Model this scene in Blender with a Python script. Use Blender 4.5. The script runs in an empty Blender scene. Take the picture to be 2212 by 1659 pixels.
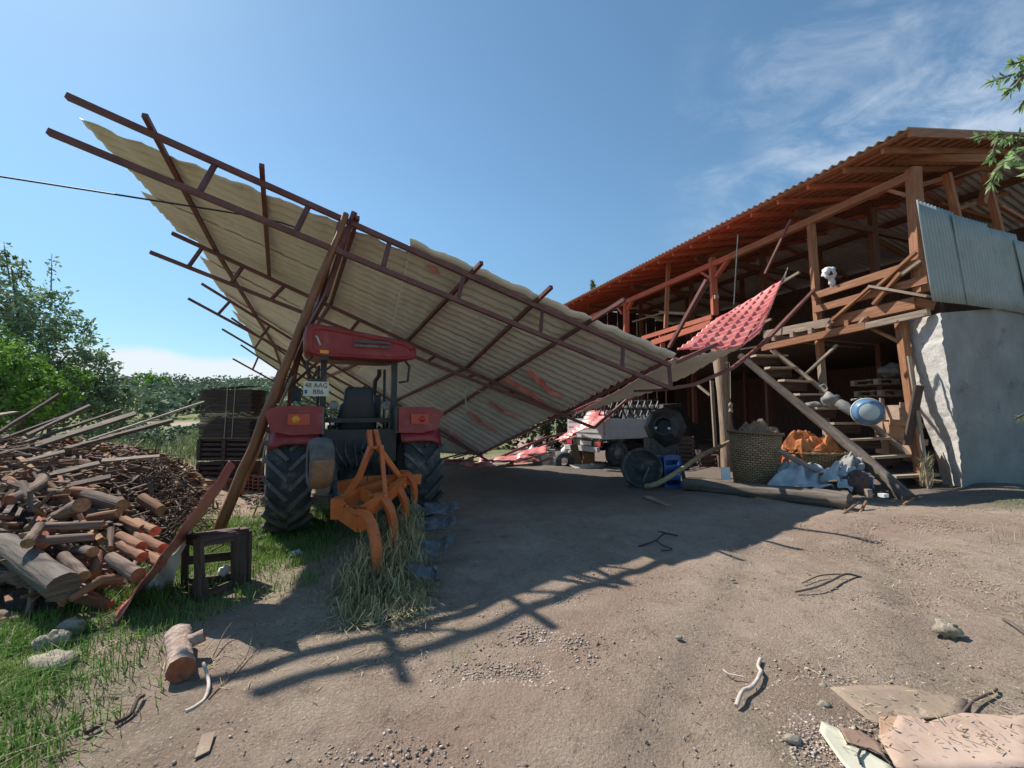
import bpy, math, random
import numpy as np
from mathutils import Vector, Matrix, noise as mnoise

random.seed(7); np.random.seed(7)
scene = bpy.context.scene
COL = scene.collection
R = math.radians

# ------------------------------------------------------------------ camera
PITCH = 4.03
F = 930.0            # focal length in overview pixels (image 2212 x 1659)
EYE = 1.5
cam_data = bpy.data.cameras.new('camera')
cam = bpy.data.objects.new('camera', cam_data)
COL.objects.link(cam)
cam.location = (0, 0, EYE)
cam.rotation_euler = (R(90 + PITCH), 0, 0)
cam_data.sensor_width = 36
cam_data.lens = 36 * F / 2212
cam_data.clip_start = 0.05
cam_data.clip_end = 6000
scene.camera = cam

# ------------------------------------------------------------------ sky, sun, exposure
SUN_EL = 48.3
SUN_DIR = Vector((-0.844, 0.536, 0)).normalized()       # towards the sun, horizontally
world = bpy.data.worlds.new('World'); scene.world = world
world.use_nodes = True
wn = world.node_tree.nodes; wl = world.node_tree.links
wn.clear()
wout = wn.new('ShaderNodeOutputWorld'); bg = wn.new('ShaderNodeBackground')
sky = wn.new('ShaderNodeTexSky'); sky.sky_type = 'NISHITA'; sky.sun_disc = False
sky.sun_elevation = R(SUN_EL); sky.sun_rotation = math.atan2(SUN_DIR.x, SUN_DIR.y)
sky.air_density = 0.9; sky.dust_density = 0.22; sky.ozone_density = 2.2
bg.inputs['Strength'].default_value = 0.125
tc = wn.new('ShaderNodeTexCoord')
def wnode(t, **k):
    n = wn.new(t)
    for a, b in k.items(): setattr(n, a, b)
    return n
def cloud_mask(direction, lo, hi, scale, rot, thr0, thr1, detail=7):
    d = Vector(direction).normalized()
    dot = wnode('ShaderNodeVectorMath', operation='DOT_PRODUCT')
    nrm = wnode('ShaderNodeVectorMath', operation='NORMALIZE')
    wl.new(tc.outputs['Generated'], nrm.inputs[0])
    wl.new(nrm.outputs[0], dot.inputs[0]); dot.inputs[1].default_value = d
    mr = wnode('ShaderNodeMapRange', interpolation_type='SMOOTHSTEP')
    wl.new(dot.outputs['Value'], mr.inputs['Value'])
    mr.inputs['From Min'].default_value = lo; mr.inputs['From Max'].default_value = hi
    mp = wn.new('ShaderNodeMapping'); mp.inputs['Scale'].default_value = scale
    mp.inputs['Rotation'].default_value = rot
    wl.new(nrm.outputs[0], mp.inputs['Vector'])
    nz = wn.new('ShaderNodeTexNoise'); nz.inputs['Scale'].default_value = 1; nz.inputs['Detail'].default_value = detail
    nz.inputs['Roughness'].default_value = 0.62; nz.inputs['Distortion'].default_value = 0.5
    wl.new(mp.outputs[0], nz.inputs['Vector'])
    m2 = wnode('ShaderNodeMapRange', interpolation_type='SMOOTHSTEP')
    wl.new(nz.outputs['Fac'], m2.inputs['Value'])
    m2.inputs['From Min'].default_value = thr0; m2.inputs['From Max'].default_value = thr1
    mu = wnode('ShaderNodeMath', operation='MULTIPLY')
    wl.new(mr.outputs[0], mu.inputs[0]); wl.new(m2.outputs[0], mu.inputs[1])
    return mu.outputs[0]
tint = wnode('ShaderNodeMix', data_type='RGBA', blend_type='MULTIPLY')
tint.inputs[0].default_value = 1
tint.inputs[7].default_value = (0.80, 0.97, 0.92, 1)
szn = wn.new('ShaderNodeSeparateXYZ'); nvv = wnode('ShaderNodeVectorMath', operation='NORMALIZE'); wl.new(tc.outputs['Generated'], nvv.inputs[0]); wl.new(nvv.outputs[0], szn.inputs[0])
hzr = wnode('ShaderNodeMapRange', interpolation_type='SMOOTHSTEP'); wl.new(szn.outputs['Z'], hzr.inputs['Value']); hzr.inputs['From Min'].default_value = -.05; hzr.inputs['From Max'].default_value = .45; hzr.inputs['To Min'].default_value = .60; hzr.inputs['To Max'].default_value = 1.0
hzm = wnode('ShaderNodeVectorMath', operation='SCALE'); wl.new(sky.outputs[0], hzm.inputs[0]); wl.new(hzr.outputs[0], hzm.inputs['Scale'])
wl.new(hzm.outputs[0], tint.inputs[6])
cur = tint.outputs[2]
for args, colr, amt in [
        (((0.86, 1.0, 0.66), .93, .995, (3.0, 7.5, 9.0), (0.3, 0.5, 0.6), .42, .80), (4.4, 4.8, 5.4, 1), .52),
        (((0.95, 1.0, 0.50), .955, .998, (5.0, 9, 14.0), (0.2, 0.5, 0.7), .40, .72), (4.6, 5.0, 5.6, 1), .6)]:
    m = cloud_mask(*args)
    sc = wnode('ShaderNodeMath', operation='MULTIPLY'); wl.new(m, sc.inputs[0]); sc.inputs[1].default_value = amt
    mx = wnode('ShaderNodeMix', data_type='RGBA')
    wl.new(sc.outputs[0], mx.inputs[0]); wl.new(cur, mx.inputs[6]); mx.inputs[7].default_value = colr
    cur = mx.outputs[2]
# low cumulus bank on the left horizon
sx = wn.new('ShaderNodeSeparateXYZ'); nv = wnode('ShaderNodeVectorMath', operation='NORMALIZE'); wl.new(tc.outputs['Generated'], nv.inputs[0]); wl.new(nv.outputs[0], sx.inputs[0])
nz0 = wn.new('ShaderNodeTexNoise'); nz0.inputs['Scale'].default_value = 9; nz0.inputs['Detail'].default_value = 8; wl.new(nv.outputs[0], nz0.inputs['Vector'])
e1 = wnode('ShaderNodeMath', operation='MULTIPLY_ADD'); wl.new(nz0.outputs['Fac'], e1.inputs[0]); e1.inputs[1].default_value = .07; e1.inputs[2].default_value = .082
e2 = wnode('ShaderNodeMath', operation='SUBTRACT'); wl.new(e1.outputs[0], e2.inputs[0]); wl.new(sx.outputs['Z'], e2.inputs[1])
e3 = wnode('ShaderNodeMapRange', interpolation_type='SMOOTHSTEP'); wl.new(e2.outputs[0], e3.inputs['Value']); e3.inputs['From Min'].default_value = 0; e3.inputs['From Max'].default_value = .022
dh = wnode('ShaderNodeVectorMath', operation='DOT_PRODUCT'); wl.new(nv.outputs[0], dh.inputs[0]); dh.inputs[1].default_value = Vector((-.70, 1, .08)).normalized()
e4 = wnode('ShaderNodeMapRange', interpolation_type='SMOOTHSTEP'); wl.new(dh.outputs['Value'], e4.inputs['Value']); e4.inputs['From Min'].default_value = .945; e4.inputs['From Max'].default_value = .982
e5 = wnode('ShaderNodeMath', operation='MULTIPLY'); wl.new(e3.outputs[0], e5.inputs[0]); wl.new(e4.outputs[0], e5.inputs[1])
e6 = wnode('ShaderNodeMath', operation='MULTIPLY'); wl.new(e5.outputs[0], e6.inputs[0]); e6.inputs[1].default_value = .85
mx = wnode('ShaderNodeMix', data_type='RGBA'); wl.new(e6.outputs[0], mx.inputs[0]); wl.new(cur, mx.inputs[6]); mx.inputs[7].default_value = (5.0, 5.2, 5.6, 1); cur = mx.outputs[2]
wl.new(cur, bg.inputs['Color']); wl.new(bg.outputs[0], wout.inputs[0])

sd = bpy.data.lights.new('sun', 'SUN'); sd.energy = 4.7; sd.angle = R(0.53); sd.color = (1.0, 0.93, 0.83)
sun = bpy.data.objects.new('sun', sd); COL.objects.link(sun)
to_sun = Vector((SUN_DIR.x * math.cos(R(SUN_EL)), SUN_DIR.y * math.cos(R(SUN_EL)), math.sin(R(SUN_EL))))
sun.rotation_euler = to_sun.to_track_quat('Z', 'Y').to_euler()
sun.location = (-20, 16, 25)
scene.view_settings.view_transform = 'Standard'
scene.view_settings.look = 'None'
scene.view_settings.gamma = 1
scene.view_settings.exposure = 0.50

# ------------------------------------------------------------------ placing by sight lines
cp, sp = math.cos(R(PITCH)), math.sin(R(PITCH))
def ray(px, py):
    a = (px - 1106) / F; b = -(py - 829.5) / F
    return Vector((a, cp - b * sp, sp + b * cp))
def P(px, py, Y):                     # point seen at (px,py), Y metres in front
    d = ray(px, py); k = Y / d.y
    return Vector((d.x * k, Y, EYE + d.z * k))
_ph = np.random.RandomState(3).rand(40) * 6.28
def hgt(x, y):                        # terrain height
    x = np.asarray(x, float); y = np.asarray(y, float)
    z = 0.018 * np.sin(1.3 * x + 0.7 * y + _ph[0]) + 0.014 * np.sin(-1.1 * x + 1.9 * y + _ph[1]) \
        + 0.010 * np.sin(2.9 * x + 1.2 * y + _ph[2]) + 0.007 * np.sin(4.7 * x - 3.8 * y + _ph[3]) \
        + 0.005 * np.sin(7.3 * x + 6.1 * y + _ph[4])
    z = z + 0.20 * np.exp(-((x - 9.2) ** 2 / 1.6 + (y - 8.0) ** 2 / 0.9))
    z = z + 0.10 * np.exp(-((x - 7.2) ** 2 / 6 + (y - 6.3) ** 2 / 1.0))
    z = z + 0.06 * np.exp(-((x + 2.6) ** 2 / 3 + (y - 2.0) ** 2 / 2.0))
    t = np.clip((y - 40) / 115, 0, 1); t = t * t * (3 - 2 * t)
    z = z + 11.0 * t * (1 + 0.10 * np.sin(x / 33.0 + 1) + 0.05 * np.sin(x / 11.0))
    return z
def G(px, py, dz=0.0):                # ground point seen at (px,py)
    d = ray(px, py); z = 0.0
    for _ in range(6):
        k = (EYE - z) / max(1e-4, -d.z); p = Vector((d.x * k, d.y * k, 0)); z = float(hgt(p.x, p.y))
    return Vector((p.x, p.y, z + dz))
CR = {'A1': (0, 300, 1.7015), 'A2': (700, 600, 1.7015), 'A3': (1500, 800, 1.7015), 'A4': (0, 1300, 2.212),
      'A5': (900, 1200, 2.765), 'A6': (1000, 1600, 2.0738), 'B1': (2000, 400, 1.2698), 'B2': (2600, 1100, 1.937),
      'B3': (1900, 1350, 2.4578), 'B4': (0, 1900, 1.831), 'B5': (1000, 2000, 1.58), 'B6': (2300, 1900, 1.534)}
def V(c, x, y):
    ox, oy, s = CR[c]; return ((ox + x / s) / 1.6917, (oy + y / s) / 1.6917)
def Q(c, x, y, d): return P(*V(c, x, y), d)
def QG(c, x, y, dz=0.0): return G(*V(c, x, y), dz)

# ------------------------------------------------------------------ materials
def rgba(c): return (c[0], c[1], c[2], 1)
def mat(name, cols, scale=6, rough=0.8, bump=0.3, bscale=None, coord='Object', stretch=(1, 1, 1), metal=0.0, detail=6,
        dist=0.02, rnd=False, spots=None, trans=0.0, ramp=(0.3, 0.7)):
    m = bpy.data.materials.new(name); m.use_nodes = True
    n = m.node_tree.nodes; l = m.node_tree.links
    b = n['Principled BSDF']; b.inputs['Roughness'].default_value = rough; b.inputs['Metallic'].default_value = metal
    t = n.new('ShaderNodeTexCoord'); mp = n.new('ShaderNodeMapping'); mp.inputs['Scale'].default_value = stretch
    l.new(t.outputs[coord], mp.inputs[0])
    nz = n.new('ShaderNodeTexNoise'); nz.inputs['Scale'].default_value = scale; nz.inputs['Detail'].default_value = detail
    nz.inputs['Roughness'].default_value = 0.65
    l.new(mp.outputs[0], nz.inputs['Vector'])
    cr = n.new('ShaderNodeValToRGB'); el = cr.color_ramp.elements
    k = len(cols)
    lo, hi = ramp
    el[0].position = lo; el[0].color = rgba(cols[0]); el[1].position = hi; el[1].color = rgba(cols[-1])
    for i in range(1, k - 1):
        e = el.new(lo + (hi - lo) * i / (k - 1)); e.color = rgba(cols[i])
    l.new(nz.outputs['Fac'], cr.inputs[0]); out = cr.outputs[0]
    if rnd:
        at = n.new('ShaderNodeAttribute'); at.attribute_name = 'rnd'
        mr = n.new('ShaderNodeMapRange'); mr.inputs['To Min'].default_value = 0.55; mr.inputs['To Max'].default_value = 1.5
        l.new(at.outputs['Fac'], mr.inputs[0])
        vm = n.new('ShaderNodeVectorMath'); vm.operation = 'SCALE'
        l.new(out, vm.inputs[0]); l.new(mr.outputs[0], vm.inputs['Scale']); out = vm.outputs[0]
    if spots:                                   # (colour, scale, threshold, softness)
        for (sc_, ss, th, so) in spots:
            n2 = n.new('ShaderNodeTexNoise'); n2.inputs['Scale'].default_value = ss; n2.inputs['Detail'].default_value = 8
            n2.inputs['Roughness'].default_value = 0.7
            l.new(t.outputs['Object'], n2.inputs['Vector'])
            mr = n.new('ShaderNodeMapRange'); mr.inputs['From Min'].default_value = th; mr.inputs['From Max'].default_value = th + so
            l.new(n2.outputs['Fac'], mr.inputs[0])
            mx = n.new('ShaderNodeMix'); mx.data_type = 'RGBA'
            l.new(mr.outputs[0], mx.inputs[0]); l.new(out, mx.inputs[6]); mx.inputs[7].default_value = rgba(sc_)
            out = mx.outputs[2]
    l.new(out, b.inputs['Base Color'])
    if bump:
        n3 = n.new('ShaderNodeTexNoise'); n3.inputs['Scale'].default_value = bscale or scale * 3; n3.inputs['Detail'].default_value = 6
        l.new(mp.outputs[0], n3.inputs['Vector'])
        bp = n.new('ShaderNodeBump'); bp.inputs['Strength'].default_value = bump; bp.inputs['Distance'].default_value = dist
        l.new(n3.outputs['Fac'], bp.inputs['Height']); l.new(bp.outputs[0], b.inputs['Normal'])
    if trans:
        b.inputs['Subsurface Weight'].default_value = 0
        tr = n.new('ShaderNodeBsdfTranslucent'); l.new(out, tr.inputs['Color'])
        ms = n.new('ShaderNodeMixShader'); ms.inputs[0].default_value = trans
        l.new(b.outputs[0], ms.inputs[1]); l.new(tr.outputs[0], ms.inputs[2])
        l.new(ms.outputs[0], n['Material Output'].inputs['Surface'])
    return m
def wood(name, cols, rough=0.8, gs=3.0, bump=0.5, spots=None):
    return mat(name, cols, scale=gs, rough=rough, bump=bump, bscale=gs * 2.5, coord='UV', stretch=(0.8, 9, 1), detail=8, dist=0.01, spots=spots)
M = {}
M['ground'] = None
M['cream'] = mat('sheet_underside', [(.60, .565, .50), (.70, .66, .59), (.76, .72, .65)], 1.6, .55, .05, spots=[((.46, .41, .33), 3.5, .60, .12), ((.34, .22, .14), 6, .69, .05), ((.14, .11, .08), 11, .72, .03)])
M['redtile'] = mat('sheet_topside', [(.50, .12, .11), (.62, .18, .16), (.68, .27, .24)], 3, .38, .08, spots=[((.60, .38, .33), 7, .60, .14)])
M['redsteel'] = mat('primer_steel', [(.10, .030, .026), (.15, .048, .040), (.20, .075, .06)], 4, .55, .15, spots=[((.09, .05, .035), 11, .60, .12)])
M['pole'] = wood('pole_wood', [(.13, .042, .017), (.23, .085, .032), (.34, .15, .07)], .6, 3, .6, spots=[((.09, .05, .03), 5, .60, .1)])
M['pole2'] = wood('pole_grey', [(.13, .085, .055), (.24, .165, .11), (.36, .27, .19)], .8, 3, .6)
M['timber'] = wood('timber_brown', [(.19, .075, .034), (.29, .125, .06), (.39, .20, .105)], .75, 2.5, .4, spots=[((.12, .06, .035), 3, .62, .1)])
M['timberbounce'] = wood('timber_bounce_red', [(.30, .065, .032), (.42, .105, .052), (.50, .16, .085)], .7, 2.5, .35)  # red bounce light from the tiles painted into the wood colour
M['timberold'] = wood('timber_grey', [(.17, .125, .09), (.29, .225, .17), (.40, .33, .26)], .85, 2.5, .6, spots=[((.10, .07, .05), 6, .60, .1)])
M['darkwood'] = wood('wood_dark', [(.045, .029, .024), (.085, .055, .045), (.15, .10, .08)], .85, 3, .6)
M['log_grey'] = wood('log_weathered', [(.06, .046, .038), (.13, .105, .087), (.22, .185, .155)], .9, 2.2, .9, spots=[((.06, .045, .035), 5, .58, .12)])
M['bark1'] = wood('bark_brown', [(.055, .038, .03), (.13, .09, .07), (.24, .175, .13)], .92, 2.5, 1.0, spots=[((.30, .25, .21), 9, .60, .1)])
M['bark2'] = wood('bark_pale', [(.085, .055, .042), (.19, .13, .10), (.32, .24, .19)], .92, 2.5, .9, spots=[((.05, .035, .03), 8, .60, .1)])
M['bark3'] = wood('bark_reddish', [(.11, .05, .03), (.24, .115, .065), (.36, .20, .12)], .9, 2.5, .9)
M['cut'] = mat('cut_end', [(.16, .085, .04), (.30, .17, .08), (.42, .27, .14)], 25, .85, .3, coord='Object')
M['cutred'] = mat('cut_end_red', [(.20, .055, .025), (.30, .10, .05), (.36, .16, .085)], 20, .85, .3)
M['tyre'] = mat('rubber', [(.028, .032, .034), (.055, .06, .062), (.10, .10, .097)], 5, .85, .3, spots=[((.20, .185, .16), 5, .52, .2)])
M['tyredust'] = mat('rubber_dusty', [(.08, .07, .065), (.13, .115, .105), (.20, .17, .15)], 8, .9, .4)
M['mud'] = mat('dried_mud', [(.19, .095, .05), (.28, .15, .085), (.34, .20, .12)], 9, .95, .5)
M['tractor_red'] = mat('paint_red', [(.20, .010, .014), (.26, .018, .022), (.30, .04, .04)], 4, .38, .06, spots=[((.27, .13, .10), 5, .56, .2), ((.10, .03, .025), 14, .66, .05)])
M['tractor_roof'] = mat('paint_roof', [(.22, .012, .012), (.28, .02, .02), (.32, .045, .04)], 3, .5, .08, spots=[((.27, .11, .09), 4, .55, .2), ((.12, .03, .025), 12, .66, .06)])
M['lens_red'] = mat('lens_red', [(.40, .02, .015), (.5, .03, .02)], 10, .15, 0)
M['amber'] = mat('lens_amber', [(.75, .25, .02), (.85, .35, .03)], 10, .2, 0)
M['black'] = mat('black_paint', [(.012, .013, .015), (.022, .024, .027), (.04, .04, .045)], 6, .5, .15, spots=[((.13, .11, .085), 7, .56, .16)])
M['blackvinyl'] = mat('black_vinyl', [(.012, .014, .018), (.025, .028, .034)], 6, .5, .1)
M['dullmetal'] = mat('dull_metal', [(.10, .10, .10), (.18, .18, .18), (.28, .27, .26)], 7, .45, .15, metal=.5)
M['plate'] = mat('plate_paint', [(.62, .60, .50), (.72, .70, .60)], 8, .5, .05)
M['ink'] = mat('plate_ink', [(.02, .02, .02), (.03, .03, .03)], 8, .6, 0)
M['orange'] = mat('paint_orange', [(.50, .098, .020), (.62, .145, .03), (.66, .19, .06)], 5, .42, .08, spots=[((.30, .12, .05), 8, .62, .12)])
M['plough'] = mat('worn_steel', [(.05, .052, .055), (.11, .115, .12), (.24, .25, .25)], 9, .6, .3, metal=.1)
M['weed'] = mat('dry_weed', [(.20, .185, .09), (.34, .30, .16), (.46, .41, .25)], 3, .85, 0, rnd=True)
M['grass'] = mat('grass_blades', [(.06, .14, .02), (.13, .25, .04), (.24, .31, .08)], 1.2, .6, 0, rnd=True, trans=.3)
M['fieldgrass'] = mat('field_grass', [(.09, .125, .05), (.15, .19, .08), (.24, .26, .13)], .35, .7, 0, rnd=True, trans=.2)
M['oldplank'] = wood('old_plank', [(.055, .038, .03), (.12, .088, .068), (.25, .19, .15)], .85, 2.5, .7)
M['tread'] = wood('stair_wood', [(.26, .19, .13), (.38, .29, .21), (.47, .38, .29)], .85, 2.5, .4)
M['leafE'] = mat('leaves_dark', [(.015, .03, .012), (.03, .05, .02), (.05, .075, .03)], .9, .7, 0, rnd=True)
M['innerwood'] = wood('timber_inner', [(.08, .032, .02), (.13, .055, .035), (.19, .09, .055)], .85, 2.5, .4)  # darkened timber, carrying the shade of the barn interior in its colour
M['straw'] = mat('straw', [(.26, .20, .115), (.40, .33, .20), (.48, .41, .27)], 2, .85, 0, rnd=True)
M['stone'] = mat('stones', [(.26, .20, .16), (.36, .29, .24), (.46, .38, .33)], 9, .9, .2, rnd=True)
M['rock'] = mat('rocks', [(.19, .16, .125), (.30, .26, .20), (.42, .37, .29)], 8, .9, .8)
M['leafA'] = mat('leaves_grey_green', [(.11, .18, .09), (.19, .27, .14), (.31, .39, .23)], .9, .55, 0, rnd=True, trans=.3)
M['leafB'] = mat('leaves_bright', [(.09, .20, .025), (.15, .29, .045), (.24, .38, .08)], .9, .5, 0, rnd=True, trans=.35)
M['leafC'] = mat('leaves_olive', [(.09, .14, .085), (.13, .185, .115), (.18, .23, .15)], .12, .7, 0, rnd=True, trans=.2)
M['leafD'] = mat('leaves_willow', [(.18, .30, .10), (.30, .42, .18), (.44, .52, .28)], .9, .5, 0, rnd=True, trans=.5)
M['concrete'] = None
M['plaster'] = mat('white_plaster', [(.42, .40, .37), (.52, .50, .47), (.60, .58, .55)], 5, .9, .8, bscale=14, dist=.02, spots=[((.28, .27, .26), 5, .60, .07)])
M['concrete'] = mat('cement_render', [(.22, .215, .20), (.285, .28, .265), (.35, .345, .33)], 1.2, .92, 1.0, bscale=30, spots=[((.17, .165, .155), 1.6, .58, .1), ((.40, .39, .37), 4, .68, .06)])
M['greysheet'] = mat('galvanised', [(.25, .30, .305), (.31, .365, .37), (.36, .41, .41)], 1.5, .6, .05, metal=0, spots=[((.30, .31, .29), 3, .64, .12)])
M['rooftop'] = mat('roof_fibre', [(.30, .30, .29), (.42, .42, .41)], 2, .7, .1)
M['roofunder'] = mat('roof_under', [(.13, .085, .065), (.20, .135, .10), (.26, .18, .135)], 2, .8, .2)
M['wicker'] = None
M['cloth_orange'] = mat('orange_cloth', [(.26, .075, .02), (.40, .135, .04), (.50, .20, .07)], 5, .85, .4)
M['cloth_grey'] = mat('grey_sack', [(.16, .155, .15), (.26, .25, .24), (.33, .32, .31)], 6, .9, .4)
M['cloth_blue'] = mat('blue_print_tarp', [(.28, .33, .36), (.44, .48, .50), (.60, .61, .60)], 4, .6, .5, spots=[((.10, .14, .20), 7, .63, .04), ((.5, .22, .13), 3.4, .68, .03)])
M['bluepl'] = mat('blue_plastic', [(.012, .06, .20), (.02, .095, .29)], 4, .4, .05)
M['enamel'] = mat('enamel_white', [(.40, .47, .46), (.52, .58, .56)], 5, .3, .05)
M['enamelblue'] = mat('enamel_blue', [(.08, .17, .30), (.14, .26, .42)], 5, .35, .05)
M['card'] = mat('cardboard', [(.32, .19, .12), (.42, .27, .18), (.48, .34, .24)], 3, .9, .1, spots=[((.28, .17, .11), 8, .64, .05)])
M['cardpale'] = mat('cardboard_pale', [(.33, .23, .17), (.46, .33, .26), (.53, .40, .32)], 2.5, .9, .3, spots=[((.20, .14, .09), 9, .60, .05), ((.27, .20, .14), 30, .60, .04)])
M['paper'] = mat('printed_paper', [(.50, .48, .37), (.62, .60, .48)], 6, .6, .1, spots=[((.28, .21, .14), 12, .62, .05)])
M['brick'] = mat('hollow_brick', [(.30, .12, .075), (.38, .17, .11), (.44, .23, .16)], 10, .9, .4)
M['block'] = mat('cement_block', [(.34, .29, .25), (.46, .40, .35), (.54, .48, .43)], 8, .9, .5)
M['white'] = mat('white_paint', [(.40, .41, .42), (.50, .51, .52)], 4, .4, .03, spots=[((.40, .36, .32), 6, .64, .15)])
M['whitelit'] = mat('white_plastic', [(.66, .66, .66), (.76, .76, .76)], 6, .5, .1)
M['glass'] = mat('dark_glass', [(.02, .03, .04), (.03, .04, .05)], 4, .1, 0)
M['hose'] = mat('ribbed_hose', [(.22, .165, .075), (.32, .25, .13), (.38, .31, .18)], 10, .7, .2)
M['cable'] = mat('cable_black', [(.012, .014, .02), (.02, .022, .03)], 10, .6, 0)
M['rope'] = mat('rope_pale', [(.40, .36, .30), (.55, .50, .43)], 30, .9, .3)
M['driedroot'] = mat('dry_root', [(.36, .29, .24), (.52, .44, .38), (.60, .54, .48)], 12, .85, .3)

def ground_mat():
    m = bpy.data.materials.new('earth'); m.use_nodes = True
    n = m.node_tree.nodes; l = m.node_tree.links; b = n['Principled BSDF']; b.inputs['Roughness'].default_value = .95
    t = n.new('ShaderNodeTexCoord')
    def nz(s, d=8, r=.6, st=None):
        q = n.new('ShaderNodeTexNoise'); q.inputs['Scale'].default_value = s; q.inputs['Detail'].default_value = d; q.inputs['Roughness'].default_value = r
        if st:
            mp = n.new('ShaderNodeMapping'); mp.inputs['Scale'].default_value = st; mp.inputs['Rotation'].default_value = (0, 0, .6)
            l.new(t.outputs['Object'], mp.inputs[0]); l.new(mp.outputs[0], q.inputs['Vector'])
        else: l.new(t.outputs['Object'], q.inputs['Vector'])
        return q.outputs['Fac']
    def ramp(f, a, b_, ca, cb):
        c = n.new('ShaderNodeValToRGB'); c.color_ramp.elements[0].position = a; c.color_ramp.elements[1].position = b_
        c.color_ramp.elements[0].color = rgba(ca); c.color_ramp.elements[1].color = rgba(cb); l.new(f, c.inputs[0]); return c.outputs[0]
    def mix(f, a, c):
        x = n.new('ShaderNodeMix'); x.data_type = 'RGBA'
        if isinstance(f, float): x.inputs[0].default_value = f
        else: l.new(f, x.inputs[0])
        for s, v in ((6, a), (7, c)):
            if isinstance(v, tuple): x.inputs[s].default_value = rgba(v)
            else: l.new(v, x.inputs[s])
        return x.outputs[2]
    def rng(f, a, b_):
        x = n.new('ShaderNodeMapRange'); x.inputs['From Min'].default_value = a; x.inputs['From Max'].default_value = b_; l.new(f, x.inputs[0]); return x.outputs[0]
    base = ramp(nz(.7), .32, .68, (.30, .215, .158), (.47, .362, .28))
    base = mix(rng(nz(2.6, 8, .7, (1, .35, 1)), .52, .70), base, (.30, .245, .165))
    base = mix(rng(nz(6, 10, .8), .53, .66), base, (.20, .145, .11))
    base = mix(rng(nz(1.6, 10, .75), .50, .62), base, (.45, .35, .265))
    base = mix(rng(nz(55, 6, .7), .58, .62), base, (.55, .46, .38))
    base = mix(rng(nz(44, 6, .8), .60, .64), base, (.12, .09, .07))
    at = n.new('ShaderNodeAttribute'); at.attribute_name = 'green'
    grn = ramp(nz(.35, 9, .7), .35, .65, (.10, .135, .045), (.20, .21, .08))
    base = mix(at.outputs['Fac'], base, grn)
    at2 = n.new('ShaderNodeAttribute'); at2.attribute_name = 'shade_ruts'  # darkens the soil for painted shade and wheel ruts
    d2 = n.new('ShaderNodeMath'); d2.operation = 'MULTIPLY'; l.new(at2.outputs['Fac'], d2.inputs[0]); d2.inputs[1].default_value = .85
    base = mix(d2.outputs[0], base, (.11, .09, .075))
    at3 = n.new('ShaderNodeAttribute'); at3.attribute_name = 'pink'
    base = mix(at3.outputs['Fac'], base, (.31, .195, .145))
    l.new(base, b.inputs['Base Color'])
    add = n.new('ShaderNodeMath'); add.operation = 'ADD'
    l.new(nz(14, 10, .75), add.inputs[0]); l.new(nz(60, 6, .7), add.inputs[1])
    bp = n.new('ShaderNodeBump'); bp.inputs['Strength'].default_value = 1.0; bp.inputs['Distance'].default_value = .035
    l.new(add.outputs[0], bp.inputs['Height']); l.new(bp.outputs[0], b.inputs['Normal'])
    return m
M['ground'] = ground_mat()

def wicker_mat():
    m = bpy.data.materials.new('wicker'); m.use_nodes = True
    n = m.node_tree.nodes; l = m.node_tree.links; b = n['Principled BSDF']; b.inputs['Roughness'].default_value = .8
    t = n.new('ShaderNodeTexCoord')
    br = n.new('ShaderNodeTexBrick'); br.inputs['Scale'].default_value = 1
    mp = n.new('ShaderNodeMapping'); mp.inputs['Scale'].default_value = (40, 62, 1)
    l.new(t.outputs['UV'], mp.inputs[0]); l.new(mp.outputs[0], br.inputs['Vector'])
    br.inputs['Color1'].default_value = (.44, .29, .16, 1); br.inputs['Color2'].default_value = (.30, .18, .09, 1)
    br.inputs['Mortar'].default_value = (.05, .03, .018, 1); br.inputs['Mortar Size'].default_value = .10
    br.inputs['Brick Width'].default_value = 1.3; br.inputs['Row Height'].default_value = .75
    l.new(br.outputs['Color'], b.inputs['Base Color'])
    bp = n.new('ShaderNodeBump'); bp.inputs['Strength'].default_value = 1; bp.inputs['Distance'].default_value = .02
    bp.invert = True
    l.new(br.outputs['Fac'], bp.inputs['Height']); l.new(bp.outputs[0], b.inputs['Normal'])
    return m
M['wicker'] = wicker_mat()

# ------------------------------------------------------------------ objects
ROOT = {}
def tag(o, label=None, cat=None, group=None, kind=None):
    if label: o['label'] = label
    if cat: o['category'] = cat
    if group: o['group'] = group
    if kind: o['kind'] = kind
    return o
def thing(name, label, cat, loc=(0, 0, 0), rotz=0, group=None):
    o = bpy.data.objects.new(name, None); COL.objects.link(o)
    o.empty_display_size = .2
    o.location = loc; o.rotation_euler = (0, 0, rotz); tag(o, label, cat, group)
    ROOT[o.name] = Matrix.Translation(Vector(loc)) @ Matrix.Rotation(rotz, 4, 'Z')
    return o
def link(name, me, parent=None):
    o = bpy.data.objects.new(name, me); COL.objects.link(o)
    if parent is not None:
        o.parent = parent; ROOT[o.name] = ROOT.get(parent.name, Matrix())
    return o
def copy_thing(root, loc, rot=None, label=None, group=None):
    c = root.copy(); COL.objects.link(c); c.location = loc
    if rot is not None: c.rotation_euler = rot
    if label: c['label'] = label
    if group: c['group'] = group
    for ch in list(root.children):
        d = ch.copy(); COL.objects.link(d); d.parent = c
        for g in list(ch.children):
            e = g.copy(); COL.objects.link(e); e.parent = d
    return c

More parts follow.
